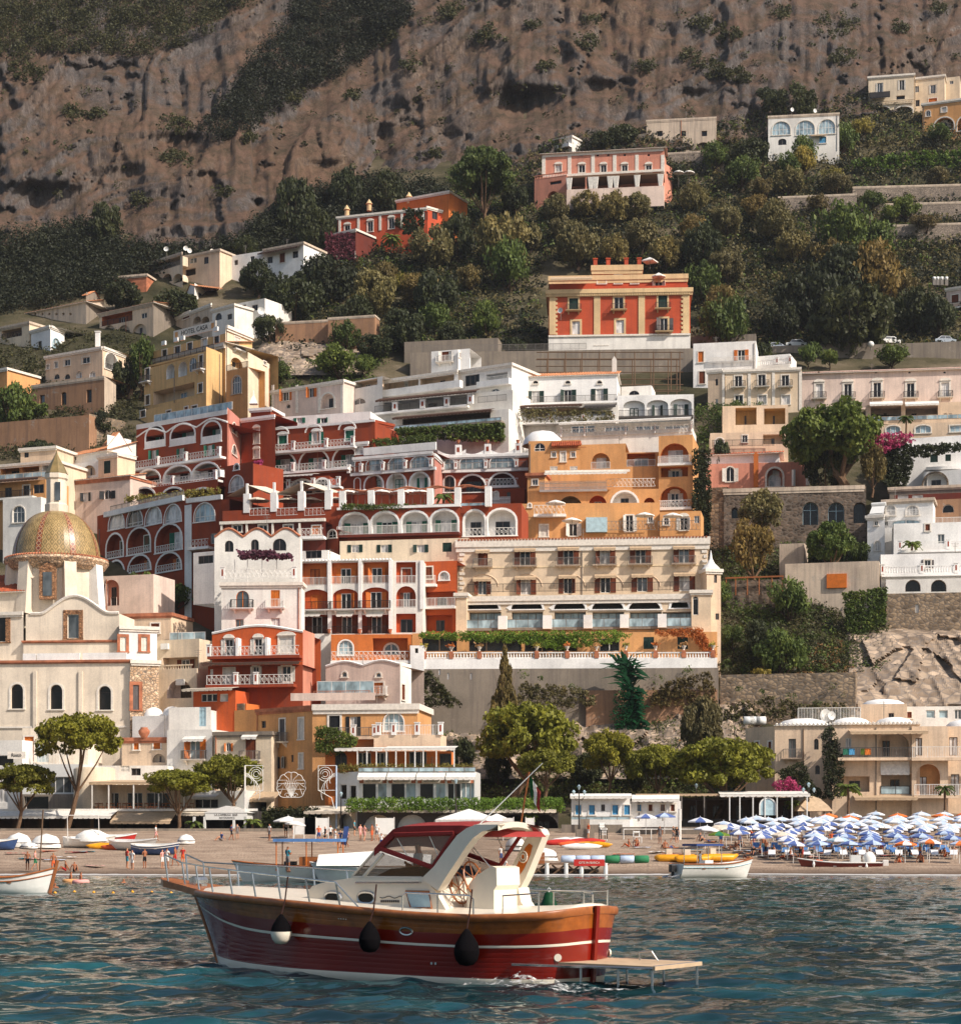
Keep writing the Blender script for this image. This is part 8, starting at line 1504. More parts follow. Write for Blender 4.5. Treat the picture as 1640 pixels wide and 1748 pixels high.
L_=[(640,1449),(656,1432),(672,1416),(688,1411),(740,1409.5),(790,1409.5),(812,1412)]
b=MB();rows=[]
for k in range(9):y=1.28-2.56*k/8;rows.append([Vector((p.x,y,p.z+0.10*(1-(y/1.28)**2)))for p in[bl(x,q,1.25)for x,q in L_]])
b.grid(rows);b.grid([[Vector((p.x,p.y,p.z-0.05-(0.12 if abs(p.y)>1.2 else 0)))for p in r]for r in rows])
for e in(0,8):b.grid([rows[e],[Vector((p.x,p.y,p.z-0.17))for p in rows[e]]])
b.build('canopy','canvas_red',boat,smooth=True)
AP=[(719,1500),(740,1480),(760,1452),(780,1426),(796,1414),(812,1408),(850,1408),(838,1416),(822,1420),(806,1432),(793,1449),(777,1474),(762,1496),(747,1521)]
AS=[(876,1514),(873,1480),(887,1452),(899,1428),(896,1418),(886,1410),(912,1411),(923,1416),(927,1425),(915,1455),(898,1497),(886,1520)]
def hoop(pts,Y0,Y1,name):
 A=[bl(x,y,Y0)for x,y in pts];Bq=[Vector((p.x,Y1,p.z))for p in A];b=MB();n=len(A);b.poly(A);b.poly(Bq[::-1])
 for i in range(n):j=(i+1)%n;b.quad(A[j],A[i],Bq[i],Bq[j])
 o=b.build(name,'gelcoat',boat);m_=o.modifiers.new('round','BEVEL');m_.width=0.035;m_.segments=2;m_.limit_method='ANGLE';return o
hoop(AP,1.42,1.16,'arch_leg');so=hoop(AS,-1.16,-1.42,'arch_leg')
b=MB();pn=[bl(x,y,-1.15)for x,y in((878,1507),(876.5,1490),(888,1464),(897,1446),(903,1440),(909,1444),(905,1460),(894,1484))];b.poly(pn);b.build('side_panel','orange_wood',so)
b=MB();c=bl(892.5,1463,-1.14)
for r_ in(0.11,0.06):b.tube([(c.x+r_*math.cos(t),c.y,c.z+r_*1.1*math.sin(t))for t in[2*math.pi*k/16 for k in range(16)]],0.018,5,close=True)
b.build('emblem','gelcoat',so)
b=MB();A=[bl(x,y,1.4)for x,y in((808,1409),(850,1408.5))];B2=[bl(x,y,-1.4)for x,y in((884,1410.5),(916,1412))]
rows=[[A[0]*(1-t)+B2[0]*t+Vector((0,0,.09*math.sin(math.pi*t))),A[1]*(1-t)+B2[1]*t+Vector((0,0,.09*math.sin(math.pi*t)))]for t in[k/8 for k in range(9)]]
b.grid([[r[0],r[1],r[1]-Vector((0,0,.12)),r[0]-Vector((0,0,.12)),r[0]]for r in rows]);b.build('arch_top','gelcoat',boat,smooth=False)
b=MB();b.grid([[Vector((A[0].x-x,y,A[0].z-.13-.12*k))for k,x in((0,0.0),(1,0.12))]for y in[1.15-2.3*i/6 for i in range(7)]]);b.build('canopy_flap','canvas_red',boat)
for Y in(1.1,-1.1):b=MB();b.tube([bl(795,1432,Y),bl(838,1482,Y)],0.014,4);b.build('strut','steel',boat)
slab('quarter_moulding',[(870,1516),(884,1516),(889,1540),(902,1558),(866,1560)],-1.0,-1.42,'gelcoat')
hoop([(797,1562),(797,1522),(801,1509),(814,1495),(828,1485),(840,1479),(847,1482),(848,1512),(843,1520),(843,1562)],0.95,0.1,'helm_seat');slab('door_post',[(760,1556),(748,1522),(760,1500),(768,1500),(768,1556)],0.7,-0.9,'varnish')
slab('bulkhead',[(768,1556),(768,1500),(785,1498),(785,1556)],0.6,-1.0,'gelcoat');slab('cockpit_sole',[(740,1561),(900,1563),(900,1568),(740,1566)],1.3,-1.3,'teak')
for x,y,r_ in((783,1516,0.34),(808,1500,0.36)):
 c=bl(x,y,0.75);b=MB();R_=lambda t,q:Vector((c.x+0.3*q*math.cos(t),c.y+q*math.sin(t)*0.9,c.z+q*math.cos(t)))
 b.tube([R_(2*math.pi*k/20,r_)for k in range(20)],0.022,5,close=True)
 for k in range(6):t=2*math.pi*k/6;b.tube([c,R_(t,r_*1.22)],0.014,4)
 b.build('steering_wheel','teak',boat)
for sg in(1,-1):
 b=MB();top=[];
 for X in(5.9,5.3,4.5,3.6,2.7,1.8,0.9,0.0,-0.9):
  p=hp(min(X,5.2),0,sg,-0.06);p.x=X;
  if X>5.2:p.y=sg*0.34;p.z=zt-0.08+(X-5.9)*0.3
  t_=p+Vector((0.1,sg*0.03,0.66-0.02*(5.9-X)));top.append(t_);b.tube([p,t_],0.022,5)
 b.tube(top+[hp(-1.45,0,sg,-0.06)],0.02,6);b.build('bow_rail','steel',boat)
 b=MB();X0,X1=(-2.6,-4.4)if sg>0 else(-2.9,-5.2);z0=sz(-3.5)
 q=[hp(X0,0,sg,-.1),hp(X0,0,sg,-.1)+Vector((0,0,.34)),hp(X0-.1,0,sg,-.1)+Vector((0,0,.42)),hp(X1+.1,0,sg,-.1)+Vector((0,0,.42)),hp(X1,0,sg,-.1)+Vector((0,0,.34)),hp(X1,0,sg,-.1)];b.tube(q,0.02,6);m_=hp((X0+X1)/2,0,sg,-.1);b.tube([m_,m_+Vector((0,0,.4))],0.018,5);b.build('stern_rail','steel',boat)
 b=MB();p=hp(-5.75,0,sg,-.15);q=hp(-5.0,0,sg,-.2);b.tube([q,q+Vector((0,0,.4)),p+Vector((0,0,.42)),p],0.02,6);b.build('stern_rail','steel',boat)
 b=MB();c=hp(-6.05,0.62,sg,0.02);b.tube([c,c+Vector((-0.02,sg*0.03,0))],0.08,10);b.build('exhaust_plate','gelcoat',boat)
b=MB();z=bl(1040,1645,0).z;b.box(-8.3,-5.7,-0.95,0.95,z-0.03,z+0.05)
b.build('swim_platform','awning_tan',boat);b=MB()
for x,y in((-8.2,.9),(-8.2,-.9),(-7.4,.9),(-7.4,-.9),(-6.5,.9),(-6.5,-.9)):b.tube([(x,y,z),(x,y,-0.2)],0.028,5)
b.tube([(-8.25,.93,z+.03),(-8.25,-.93,z+.03),(-5.9,-.93,z+.03)],0.03,5);b.tube([(-7.0,-.6,z+.05),(-7.0,-.6,z+.22),(-7.3,-.6,z+.24),(-7.45,-.6,z+.05)],0.02,5);b.tube([(-5.2,1.5,z),(-8.25,.95,z)],0.03,5);b.build('platform_frame','steel',boat)
b=MB();c=bl(827,1592,hb(-2.6));b.tube([hp(-2.75+0.16*math.cos(t),0.27+0.055*math.sin(t),1,0.02)for t in[2*math.pi*k/14 for k in range(14)]],0.022,5,close=True);b.build('fuel_plate','steel',boat)
b=MB()
for i in range(4):p=hp(-0.9-0.07*i,0.17,1,0.006);b.tube([p,p+Vector((0,0.01,0))],0.016,6)
for X in(-3.35,-3.45):p=hp(X,0.72,1,0.006);b.tube([p,p+Vector((0,.012,0))],0.03,8)
b.build('vent_dots','steel',boat)
b=MB();c=Vector((5.2,0,sz(5)+0.22));b.tube([c+Vector((0,-.2,0)),c+Vector((0,.2,0))],0.13,10);b.box(5.0,5.4,-.1,.1,c.z-.2,c.z-.05);b.build('windlass','steel',boat)
b=MB();p=bl(818,1408,1.1);q=bl(926,1303,0.6);b.tube([p,q],[0.016,0.008],5);b.build('aerial','plastic_white',boat)
fo=MB();p,q=bl(888,1412,-0.3),bl(903,1318,-0.3);fo.tube([p,q],0.02,5);st=fo.build('ensign_staff','wood',boat)
for i,mt in enumerate(('leaf_emerald','white_cloth','canvas_red')):
 b=MB();b.grid([[q+Vector((-0.02-0.09*i-0.09*t,0.02*math.sin(i+t*3+j),-0.05-0.09*j-0.1*(i+t)*1.3))for t in(0,.5,1)]for j in range(6)]);b.build('ensign',mt,st)
for x,y,Y,mt,lb in((495,1590,1.0,1,'black covered fender with a white base hanging near the bow'),(650,1603,1.0,0,'black pear shaped fender amidships on the red motorboat'),(808,1622,1.0,0,'large black fender hanging aft on the red motorboat')):
 X=bl(x,y,1.8).x;hw=hp(X,0.45,1,0.30);p=hp(X,0,1,0.1);o=thing('fender',lb,'fender',boat.matrix_basis@Vector((hw.x,hw.y,bl(x,y,1.9).z)),math.pi-BA)
 k=0.8 if x<700 else 0.92;pr=[(0.02,-0.36),(0.16,-0.33),(0.25,-0.22),(0.29,-0.08),(0.29,0.0),(0.25,0.16),(0.14,0.34),(0.05,0.46),(0.02,0.48)];pr=[(r_*k,z_*k)for r_,z_ in pr]
 b=MB();b.lathe(pr[:5],16);b.build('base','gelcoat' if mt else'fender_black',o,smooth=True);b=MB();b.lathe(pr[4:],16);b.build('cover','fender_black',o,smooth=True)
 b=MB();b.tube([(0,0,.46*k),Vector((p.x-hw.x,p.y-hw.y,p.z-o.location.z)),Vector((p.x-hw.x,p.y-hw.y-0.1,p.z-o.location.z+0.55))],0.018,5);b.build('rope','rope',o)
m,t,p=base_mat('wash',0.7,0.3);p.inputs['Base Color'].default_value=(0.6,0.6,0.58,1)
t.links.new(ramp(t,noise_n(t,coords(t,(2.2,2.2,3)),2.0,7.0,0.75),[(0.52,(0,0,0,1)),(0.62,(1,1,1,1))]),p.inputs['Alpha'])
b=MB();rows=[]
for i in range(44):
 r=[]
 for j in range(26):
  X=-4.3-3.6*i/43;Yl=2.3-2.6*j/25;q=boat.matrix_basis@Vector((X,Yl,0));k=math.exp(-((X+5.4)/0.9)**2-((Yl-1.45)/0.5)**2)
  r.append((q.x,q.y,0.04+0.28*k*(0.6+0.8*noise.noise(q*3.1))+0.10*noise.noise(q*1.3)))
 rows.append(r)
b.grid(rows);stuff(b.build('stern_wash','wash',smooth=True))
#  people: one continuous skinned body per pose
for n_,c in(('skin',(196,140,108)),('skin_tan',(160,102,72)),('hair_dark',(36,26,22)),('hair_fair',(166,124,80)),('cloth_red',(186,50,44)),('cloth_blue',(52,74,128)),('cloth_teal',(70,146,160)),('cloth_black',(28,28,32)),('cloth_white',(226,222,216)),('cloth_pink',(224,160,150)),('cloth_orange',(218,96,50)),('cloth_grey',(120,112,110)),('cloth_green',(50,120,80))):plain(n_,rgb(*c),0.75,0.2,0,0.1)
def body(pose):
 J={'pel':(0,0,.93),'wai':(0,0,1.1),'che':(0,0,1.31),'nec':(0,0.01,1.47),'jaw':(0,-.02,1.55),'hea':(0,0,1.64)}
 for s,k in((1,'l'),(-1,'r')):
  J.update({k+'sho':(s*.17,0,1.40),k+'elb':(s*.24,.03,1.13),k+'wri':(s*.25,-.06,.90),k+'han':(s*.25,-.09,.80),k+'hip':(s*.09,0,.88),k+'kne':(s*.1,-.02,.49),k+'ank':(s*.1,.02,.08),k+'toe':(s*.12,-.14,.04)})
 U=dict(J)
 def up(**k):
  for a,v in k.items():U[a]=v
 if pose=='walk':up(lkne=(.1,-.18,.52),lank=(.1,-.2,.1),ltoe=(.11,-.36,.07),rkne=(-.1,.05,.5),rank=(-.1,.3,.14),rtoe=(-.11,.18,.05),lelb=(.24,.12,1.14),lwri=(.24,.02,.93),rwri=(-.22,-.22,.98),rhan=(-.21,-.3,.94))
 if pose=='carry':up(lelb=(.22,-.06,1.14),lwri=(.1,-.26,1.15),lhan=(.04,-.32,1.17),relb=(-.22,-.02,1.12),rwri=(-.12,-.24,1.2),rhan=(-.06,-.3,1.24))
 if pose in('sit','lie'):
  dz=.80
  for a in list(U):U[a]=(U[a][0],U[a][1],U[a][2]-dz)
  for s,k in((1,'l'),(-1,'r')):up(**{k+'kne':(s*.13,-.40,.42 if s>0 else.30),k+'ank':(s*.12,-.62,.06),k+'toe':(s*.12,-.76,.08),k+'elb':(s*.27,.12,.36),k+'wri':(s*.26,.26,.1),k+'han':(s*.26,.30,.04)})
  if pose=='lie':
   for a in list(U):
    x,y,z=J[a];U[a]=(x,(z-.93)*1.0,.12-y*.4+(.05 if a in('hea','jaw')else 0))
   up(lkne=(.12,-.42,.34),lank=(.11,-.62,.08),ltoe=(.11,-.74,.06))
 R={'pel':.125,'wai':.115,'che':.135,'nec':.055,'jaw':.075,'hea':.095,'sho':.065,'elb':.042,'wri':.03,'han':.036,'hip':.09,'kne':.058,'ank':.038,'toe':.035}
 names=list(U);E=[('pel','wai'),('wai','che'),('che','nec'),('nec','jaw'),('jaw','hea')]
 for k in'lr':E+=[('che',k+'sho'),(k+'sho',k+'elb'),(k+'elb',k+'wri'),(k+'wri',k+'han'),('pel',k+'hip'),(k+'hip',k+'kne'),(k+'kne',k+'ank'),(k+'ank',k+'toe')]
 me=bpy.data.meshes.new('rig');me.from_pydata([U[n]for n in names],[(names.index(a),names.index(c))for a,c in E],[]);ob=bpy.data.objects.new('rig',me);COL.objects.link(ob)
 ob.modifiers.new('skin','SKIN').use_smooth_shade=True;sub=ob.modifiers.new('sub','SUBSURF');sub.levels=sub.render_levels=1
 for i,n in enumerate(names):r=R[n if n in R else n[1:]];sv_=me.skin_vertices[0].data[i];sv_.radius=(r,r*(.72 if n in('che','pel','wai')else 1));sv_.use_root=n=='pel'
 dg=bpy.context.evaluated_depsgraph_get();dg.update();out=bpy.data.meshes.new_from_object(ob.evaluated_get(dg));bpy.data.objects.remove(ob);out.name='person'
 S=[]
 lab={'hea':3,'jaw':0,'nec':0,'che':1,'wai':1,'pel':2}
 for a,c in E:
  for t_ in(0,.2,.4,.6,.8,1):
   p=Vector(U[a])*(1-t_)+Vector(U[c])*t_;k=0
   if(a,c)in(('pel','wai'),):k=2 if t_<.45 else 1
   elif(a,c)==('wai','che')or(a=='che' and c!='nec'):k=1
   elif(a,c)==('che','nec'):k=1 if t_<.6 else 0
   elif a[1:]=='sho':k=1 if t_<.5 else 0
   elif c[1:]=='hip' or(a[1:]=='hip' and t_<.62):k=2
   elif(a,c)==('jaw','hea'):k=3 if t_>.5 else 0
   S.append((p,k))
 nose=Vector(U['hea'])+Vector((0,-.1,-.04))
 for m_ in range(4):out.materials.append(MATS['skin'])
 for f in out.polygons:
  k=min(S,key=lambda q:(q[0]-f.center).length_squared)[1]
  if k==3 and pose!='lie' and f.center.y<-.03 and f.center.z<U['hea'][2]+.05:k=0
  f.material_index=k;f.use_smooth=True
 return out
BODY={p_:body(p_)for p_ in('stand','walk','carry','sit','lie')}
def person(loc,pose,rz,skin,top,bot,hair,label,k=1.0,group='people on the beach and promenade'):
 o=tag(put('person',BODY[pose],None,loc,rz),label,'person',group);o.scale=(k,k,k)
 for s,m_ in zip(o.material_slots,(skin,top,bot,hair)):s.link='OBJECT';s.material=MATS[m_]
 return o
def Dg(py):
 lo_,hi_=148.0,204.0
 for _ in range(40):
  m_=(lo_+hi_)/2
  if HY+(HC-zbeach(m_))*F/m_>py:lo_=m_
  else:hi_=m_
 return lo_
def on(px,py):D=Dg(py);return Vector(((px-CX)/F*D,D,zbeach(D)+0.03))
CW=dict(k='cloth_black',w='cloth_white',r='cloth_red',b='cloth_blue',t='cloth_teal',p='cloth_pink',o='cloth_orange',g='cloth_grey',e='cloth_green',s='skin',n='skin_tan')
CN=dict(k='black',w='white',r='red',b='blue',t='teal',p='pink',o='orange',g='grey',e='green')
PN=dict(stand='standing',walk='walking',carry='standing with folded arms',sit='sitting',lie='lying')
PPL='''47,1487,stand,n,k,by the left white boat|60,1488,walk,p,e,beside the man in black shorts|91,1492,stand,n,o,alone near the water on the left|112,1488,sit,s,r,left of the sitting pair by the water|127,1489,sit,n,k,right of the sitting pair by the water|217,1484,stand,r,t,left of the beached rowing boats|247,1484,carry,n,k,below the blue rowing boat|226,1486,stand,w,w,between the two bathers below the rowing boats|277,1484,stand,p,w,left by the white towel group|285,1484,carry,w,w,wrapped in white by the motorboat bow|299,1480,walk,n,r,in red trunks behind the bow rail|312,1480,stand,r,o,right of the bow rail group|266,1437,walk,w,p,in front of the tan awning|544,1440,stand,o,b,left in the group before the dark hedge|555,1441,walk,k,k,tall in the middle of the hedge group|564,1438,stand,w,k,behind the black shirted walker|572,1444,walk,w,w,in a short dress by the lamp post|581,1449,stand,b,g,by the blue pushchair|592,1448,walk,p,g,bending to the blue pushchair|615,1436,stand,p,p,left of the pink pair|622,1437,walk,p,p,right of the pink pair|635,1437,stand,n,o,by the restaurant steps|643,1436,stand,w,g,right of the restaurant steps|605,1428,stand,t,k,behind the pink pair|651,1452,stand,w,b,in front of the white notice|500,1428,stand,w,k,under the white umbrella|488,1430,stand,g,k,left of the white umbrella|395,1436,walk,b,k,inside the white pavilion|405,1434,stand,g,g,at the pavilion counter|378,1436,sit,b,g,at a pavilion table|855,1478,stand,w,b,seen through the boat arch|862,1484,sit,w,g,low behind the boat arch|915,1478,stand,n,o,by the brown crate on the pier|1126,1441,stand,g,g,in a grey dress on open sand|1149,1440,walk,k,g,left of the dark clothed pair|1155,1440,stand,k,k,right of the dark clothed pair|1073,1447,sit,n,o,left of the two sunbathers by the white chair|1086,1446,sit,n,r,right of the two sunbathers by the white chair|1142,1450,lie,n,b,beside the pedal boats|1135,1450,sit,s,k,beyond the pedal boats|1004,1433,stand,o,w,beside the stone lamp base|1262,1446,stand,n,b,left of the blue loungers|1281,1446,walk,o,w,in front of the blue loungers|1300,1446,stand,t,s,by the cream umbrella|1307,1465,carry,n,k,large and close to the water|1297,1458,sit,n,o,left of the bather by the water|1366,1470,carry,n,k,left in the embracing pair|1370,1471,stand,n,r,right in the embracing pair|1335,1466,lie,n,o,left on the white towel|1349,1466,sit,n,p,right on the white towel|1275,1467,lie,n,k,low by the red boat bow|1255,1452,sit,n,g,under the green umbrella|1240,1450,lie,n,w,left of the green umbrella|1195,1437,sit,g,k,right of the dark clothed pair|1213,1440,lie,n,b,behind the dark boat canopy|1535,1474,sit,n,o,alone below the orange umbrellas|1570,1473,walk,n,b,running into the foam|1571,1474,sit,n,k,crouched by the foam|1484,1462,sit,n,k,in shade of the first orange umbrella|1500,1462,sit,n,r,at the edge of the blue umbrellas|1410,1458,stand,w,b,among the blue loungers|1450,1462,sit,k,w,by the turquoise umbrella|1590,1462,stand,n,k,far along under the orange umbrellas|1553,1463,sit,k,b,between two orange umbrellas|1612,1463,sit,n,o,furthest along the beach|1230,1445,stand,n,b,beside the white umbrellas|460,1436,stand,w,g,left of the notice boards'''
for i,q in enumerate(PPL.split('|')):
 x,y,po,tp,bt,pl=q.split(',');x,y=int(x),int(y);bare=tp in'sn';sk='skin_tan' if tp=='n' or i%3==0 else'skin'
 lb=('bather in %s bottoms %s %s'%(CN.get(bt,'pale'),PN[po].split(' with')[0],pl))if bare else('person in %s top %s %s'%(CN[tp],PN[po].split(' with')[0],pl))
 person(on(x,y),po,(i*1.7)%6.28,sk,sk if bare else CW[tp],CW[bt],('hair_dark','hair_dark','hair_fair')[i%3],lb,0.94+0.05*((i*7)%4)/2)
cp=boat.matrix_basis@Vector((bl(714,1450,0.3).x,0.3,1.28));person(cp,'carry',-1.2,'skin','cloth_white','cloth_grey','hair_dark','helmsman with dark hair behind the clear canopy window',1.0,None or'people aboard boats')
for i,(x,y,lb)in enumerate(((94,1516,'dark haired swimmer alone off the left beach'),(211,1508,'swimmer raising an arm before the motorboat bow'),(1583,1485,'swimmer low in the water at the right'),(1625,1482,'swimmer in the foam at the right edge'))):
 D=HC*F/(y-HY);o=person(Vector(((x-CX)/F*D,D,-1.35)),'stand',i,'skin_tan','skin_tan','cloth_black','hair_dark',lb,1.0,'swimmers')
for i,(x,y,m_,lb)in enumerate(((121,1507,'ochre','yellow and orange'),(138,1508,'cloth_pink','pink'))):
 D=HC*F/(y-HY);o=thing('swim_ring','%s swim ring floating off the left beach'%lb,'swim ring',Vector(((x-CX)/F*D,D,0.08)));b=MB();b.tube([(.42*math.cos(t),.42*math.sin(t),0)for t in[k*math.pi/8 for k in range(16)]],.16,8,close=True);b.build('ring',m_,o,smooth=True)
 person(o.location+Vector((0,0,-1.0)),'stand',2,'skin_tan','skin_tan','cloth_red','hair_dark','swimmer inside the %s swim ring'%lb,1.0,'swimmers')
KY=list('kbrogpte')
for i in range(46):
 k=i%23;ln=i//23;x=1268+k*17+RNG.uniform(-3,3);y=1448+ln*10+RNG.uniform(-2,3);b_=KY[(i*5+ln)%8];po=('sit','lie','sit','stand')[(i*3)%4]
 person(on(x,y),po,RNG.random()*6.28,('skin','skin_tan')[i%2],('skin','skin_tan')[i%2]if i%3 else CW[KY[(i*3)%8]],CW[b_],'hair_dark','bather in %s %s, %s from the left in the %s line of loungers'%(CN[b_],PN[po],ORD[k]if k<20 else('twenty first','twenty second','twenty third')[k-20],('back','front')[ln]),0.97)
plain('hull_white',rgb(228,224,216),0.3,0.5,0,0.08);plain('hull_blue',rgb(58,84,130),0.4);plain('hull_brown',rgb(112,34,26),0.3,0.5);plain('yellow_plastic',rgb(232,160,24),0.4);plain('u_blue',rgb(90,108,160),0.8,0.1);plain('u_white',rgb(226,226,228),0.8,0.1);plain('u_orange',rgb(226,120,62),0.8,0.1);plain('u_pale',rgb(182,198,218),0.8,0.1);plain('blue_sling',rgb(92,132,184),0.8,0.1);plain('tarp_white',rgb(232,228,220),0.85,0.1)
def hullboat(name,label,loc,rz,L,Bm,H,hull,inside,rail,pointed=False,bow_up=0.35,roll=0.0,group=None,cat='boat',trim=None):
 """open boat: shell, inner lining, gunwale, thwarts; bow along +x"""
 o=thing(name,label,cat,loc,rz,group);o.rotation_euler=(roll,0,rz);n=14;xs=[-L/2+L*i/n for i in range(n+1)]
 def hbm(x):t=(x+L/2)/L;f=(1-max(0,(t-.45)/.55)**2.3);g=(1-max(0,(.4-t)/.4)**2.2)if pointed else 1-.25*max(0,.4-t);return max(0.01,Bm/2*f*g)
 sh=lambda x:H*(1+bow_up*max(0,x/(L/2))**2+(bow_up*.5*max(0,-x/(L/2))**2 if pointed else 0))
 P=lambda x,v,k=1,sg=1:Vector((x+(.10*L*(v-.3)*max(0,x/(L/2))**3),sg*hbm(x)*(.25+.75*v**.5)*k,v*sh(x)-.12))
 b=MB();b.grid([[P(x,v)for x in xs]for v in(1,.7,.4,.15,0)]+[[P(x,v,1,-1)for x in xs]for v in(0,.15,.4,.7,1)])
 if not pointed:b.poly([P(xs[0],v,1,s)for s,v in((1,1),(1,.4),(1,0),(-1,0),(-1,.4),(-1,1))])
 b.build('hull',hull,o,smooth=True);b=MB();b.grid([[P(x,v,k)for x in xs[1:-1]]for v,k in((.99,.93),(.5,.86),(.45,0))]+[[P(x,v,k,-1)for x in xs[1:-1]]for v,k in((.45,0),(.5,.86),(.99,.93))]);b.build('lining',inside,o)
 b=MB()
 for sg in(1,-1):b.tube([P(x,1,1,sg)for x in xs],0.05,5)
 b.build('gunwale',rail,o)
 for x in(-L*.22,L*.1):b=MB();b.box(x-.13,x+.13,-hbm(x)*.9,hbm(x)*.9,sh(x)*.68-.12,sh(x)*.68-.07);b.build('thwart',rail,o)
 if trim:b=MB();[b.tube([P(x,.78,1.03,sg)for x in xs],0.035,4)for sg in(1,-1)];b.build('stripe',trim,o)
 return o,P
def outboard(o,x,z,mat='black',y=0.0):
 b=MB();b.box(x-.55,x-.1,y-.2,y+.2,z,z+.55);b.box(x-.42,x-.2,y-.08,y+.08,z-.75,z);b.tube([(x-.3,y,z-.65),(x-.5,y,z-.65)],.09,6);e=b.build('outboard_motor',mat,o);m_=e.modifiers.new('round','BEVEL');m_.width=.06;m_.segments=2
def sea(px,py):D=HC*F/(py-HY);return Vector(((px-CX)/F*D,D,0.0))
o,P=hullboat('motorboat','brown red open motorboat with white lining moored off the umbrellas',sea(1437,1491),math.pi-.12,6.4,2.2,1.0,'hull_brown','hull_white','hull_white');outboard(o,-3.2,.55,'hull_white')
b=MB();b.box(-1.5,-.7,-.5,.5,.3,1.5);b.quad((-.7,-.5,1.5),(-.5,-.5,1.9),(-.5,.5,1.9),(-.7,.5,1.5));b.build('console','plastic_white',o);b=MB();b.lathe([(.5,.7),(.55,1.3),(.3,1.7),(.02,1.8)],10,(-2.2,0,0));b.build('seat_cover','tarp_white',o,smooth=True)
for x in(2.2,-1.9):b=MB();q=P(x,1);b.tube([q,q+Vector((0,.12,-.3)),q+Vector((0,.14,-.55))],[.03,.12,.06],7);b.build('fender','plastic_white',o)
b=MB();b.tube([(1.6,0,.9),(2.1,0,.95)],.18,6);b.build('buoy','cloth_orange',o)
o,P=hullboat('motorboat','white motorboat with a navy canopy and black outboard near the pedal boats',sea(1216,1499),.45,6.2,2.3,1.15,'hull_white','hull_white','wood',trim='pale_blue');outboard(o,-3.1,.45)
b=MB();b.box(-2.0,.3,-1.0,1.0,2.35,2.5);b.build('canopy','cloth_blue',o);b=MB();[b.tube([(x,y,.9),(x,y,2.4)],.03,5)for x in(-1.9,.2)for y in(-.9,.9)];b.build('canopy_frame','steel',o);b=MB();b.box(-.9,-.2,-.4,.4,.3,1.3);b.build('console','plastic_white',o);b=MB();b.tube([(-3.0,.6,.3),(-3.9,.6,.1),(-3.9,-.6,.1),(-3.0,-.6,.3)],.05,5);b.build('bathing_ladder','steel',o)
person(o.location+Vector((-.9,.2,.35)),'stand',1,'skin_tan','cloth_white','cloth_white','hair_dark','boatman in white standing under the navy canopy',1.0,'people aboard boats')
o,P=hullboat('fishing_boat','white fishing boat with a wooden stem post at the left edge',sea(2,1526),.1,5.0,1.8,1.0,'hull_white','wood','wood',True,.5,trim='wood');b=MB();b.tube([P(2.5,0)+Vector((.1,0,-.3)),P(2.5,1)+Vector((.1,0,.4))],.1,6);b.build('stem_post','wood',o);b=MB();b.tube([(2.0,0,1),(2.2,0,4.5)],.04,5);b.build('mast','old_wood',o)
o,P=hullboat('tour_boat','wooden tour boat with a blue awning behind the motorboat foredeck',sea(520,1507),math.pi-.1,8.6,2.6,1.2,'hull_white','wood','wood',True,.3);b=MB();b.box(-2.6,1.9,-1.15,1.15,2.7,2.9);b.build('awning','blue_sling',o)
b=MB();[b.tube([(x,y,.8),(x,y,2.76)],.04,5)for x in(-2.4,-.3,1.7)for y in(-1,1)];b.build('awning_post','orange_wood',o);b=MB();b.box(-1.7,.2,-.9,.9,.4,1.7);b.build('cabin','teak',o);b=MB();b.box(.6,1.3,-.5,.5,.4,1.4);b.build('console','black',o)
person(o.location+Vector((-1.0,-1.2,.75)),'carry',2.5,'skin_tan','cloth_teal','cloth_grey','hair_dark','boatman in a teal shirt under the blue awning',1.0,'people aboard boats')
o,P=hullboat('covered_boat','long white boat under a taut white cover behind the windscreen',sea(640,1508),math.pi-.05,7.5,2.4,1.1,'hull_white','hull_white','hull_white');b=MB();b.grid([[Vector((x,y*1.2,1.15+.95*(1-abs(y))*(1-.25*abs(x)/3.7)))for x in(-3.7,-2,0,2,3.7)]for y in(-1,-.5,0,.5,1)]);b.build('cover','tarp_white',o)
for x,y,a,L,m_,tr_,lb in((225,1452,-.5,5.2,'hull_white',None,'cream rowing boat pulled up on the left beach'),(263,1460,-.25,4.4,'hull_blue','hull_white','blue and white rowing boat below the cream one'),(190,1443,.1,4.2,'cloth_red',None,'red rowing boat behind the cream one'),(150,1447,0,4.6,'hull_white',None,'white boat with a bare goalpost frame on the left beach'),(-15,1452,0,4.4,'hull_blue',None,'blue boat bow at the left edge of the beach')):
 o,P=hullboat('rowing_boat',lb,on(x,y)+Vector((0,0,.15)),a,L,1.7,.8,m_,'hull_white','hull_white',True,.3,.12,'rowing boats pulled up on the beach',trim=tr_)
 if'goalpost' in lb:b=MB();b.tube([(-1.7,-.7,.5),(-1.7,-.7,2.9),(1.2,-.7,2.9),(1.2,-.7,.5)],.05,5);b.build('frame','rail_white',o);b=MB();b.lathe([(1.1,.5),(1.0,1.0),(.5,1.4),(.02,1.5)],9,(.4,0,0),sx=1.5);b.build('cover','tarp_white',o,smooth=True)
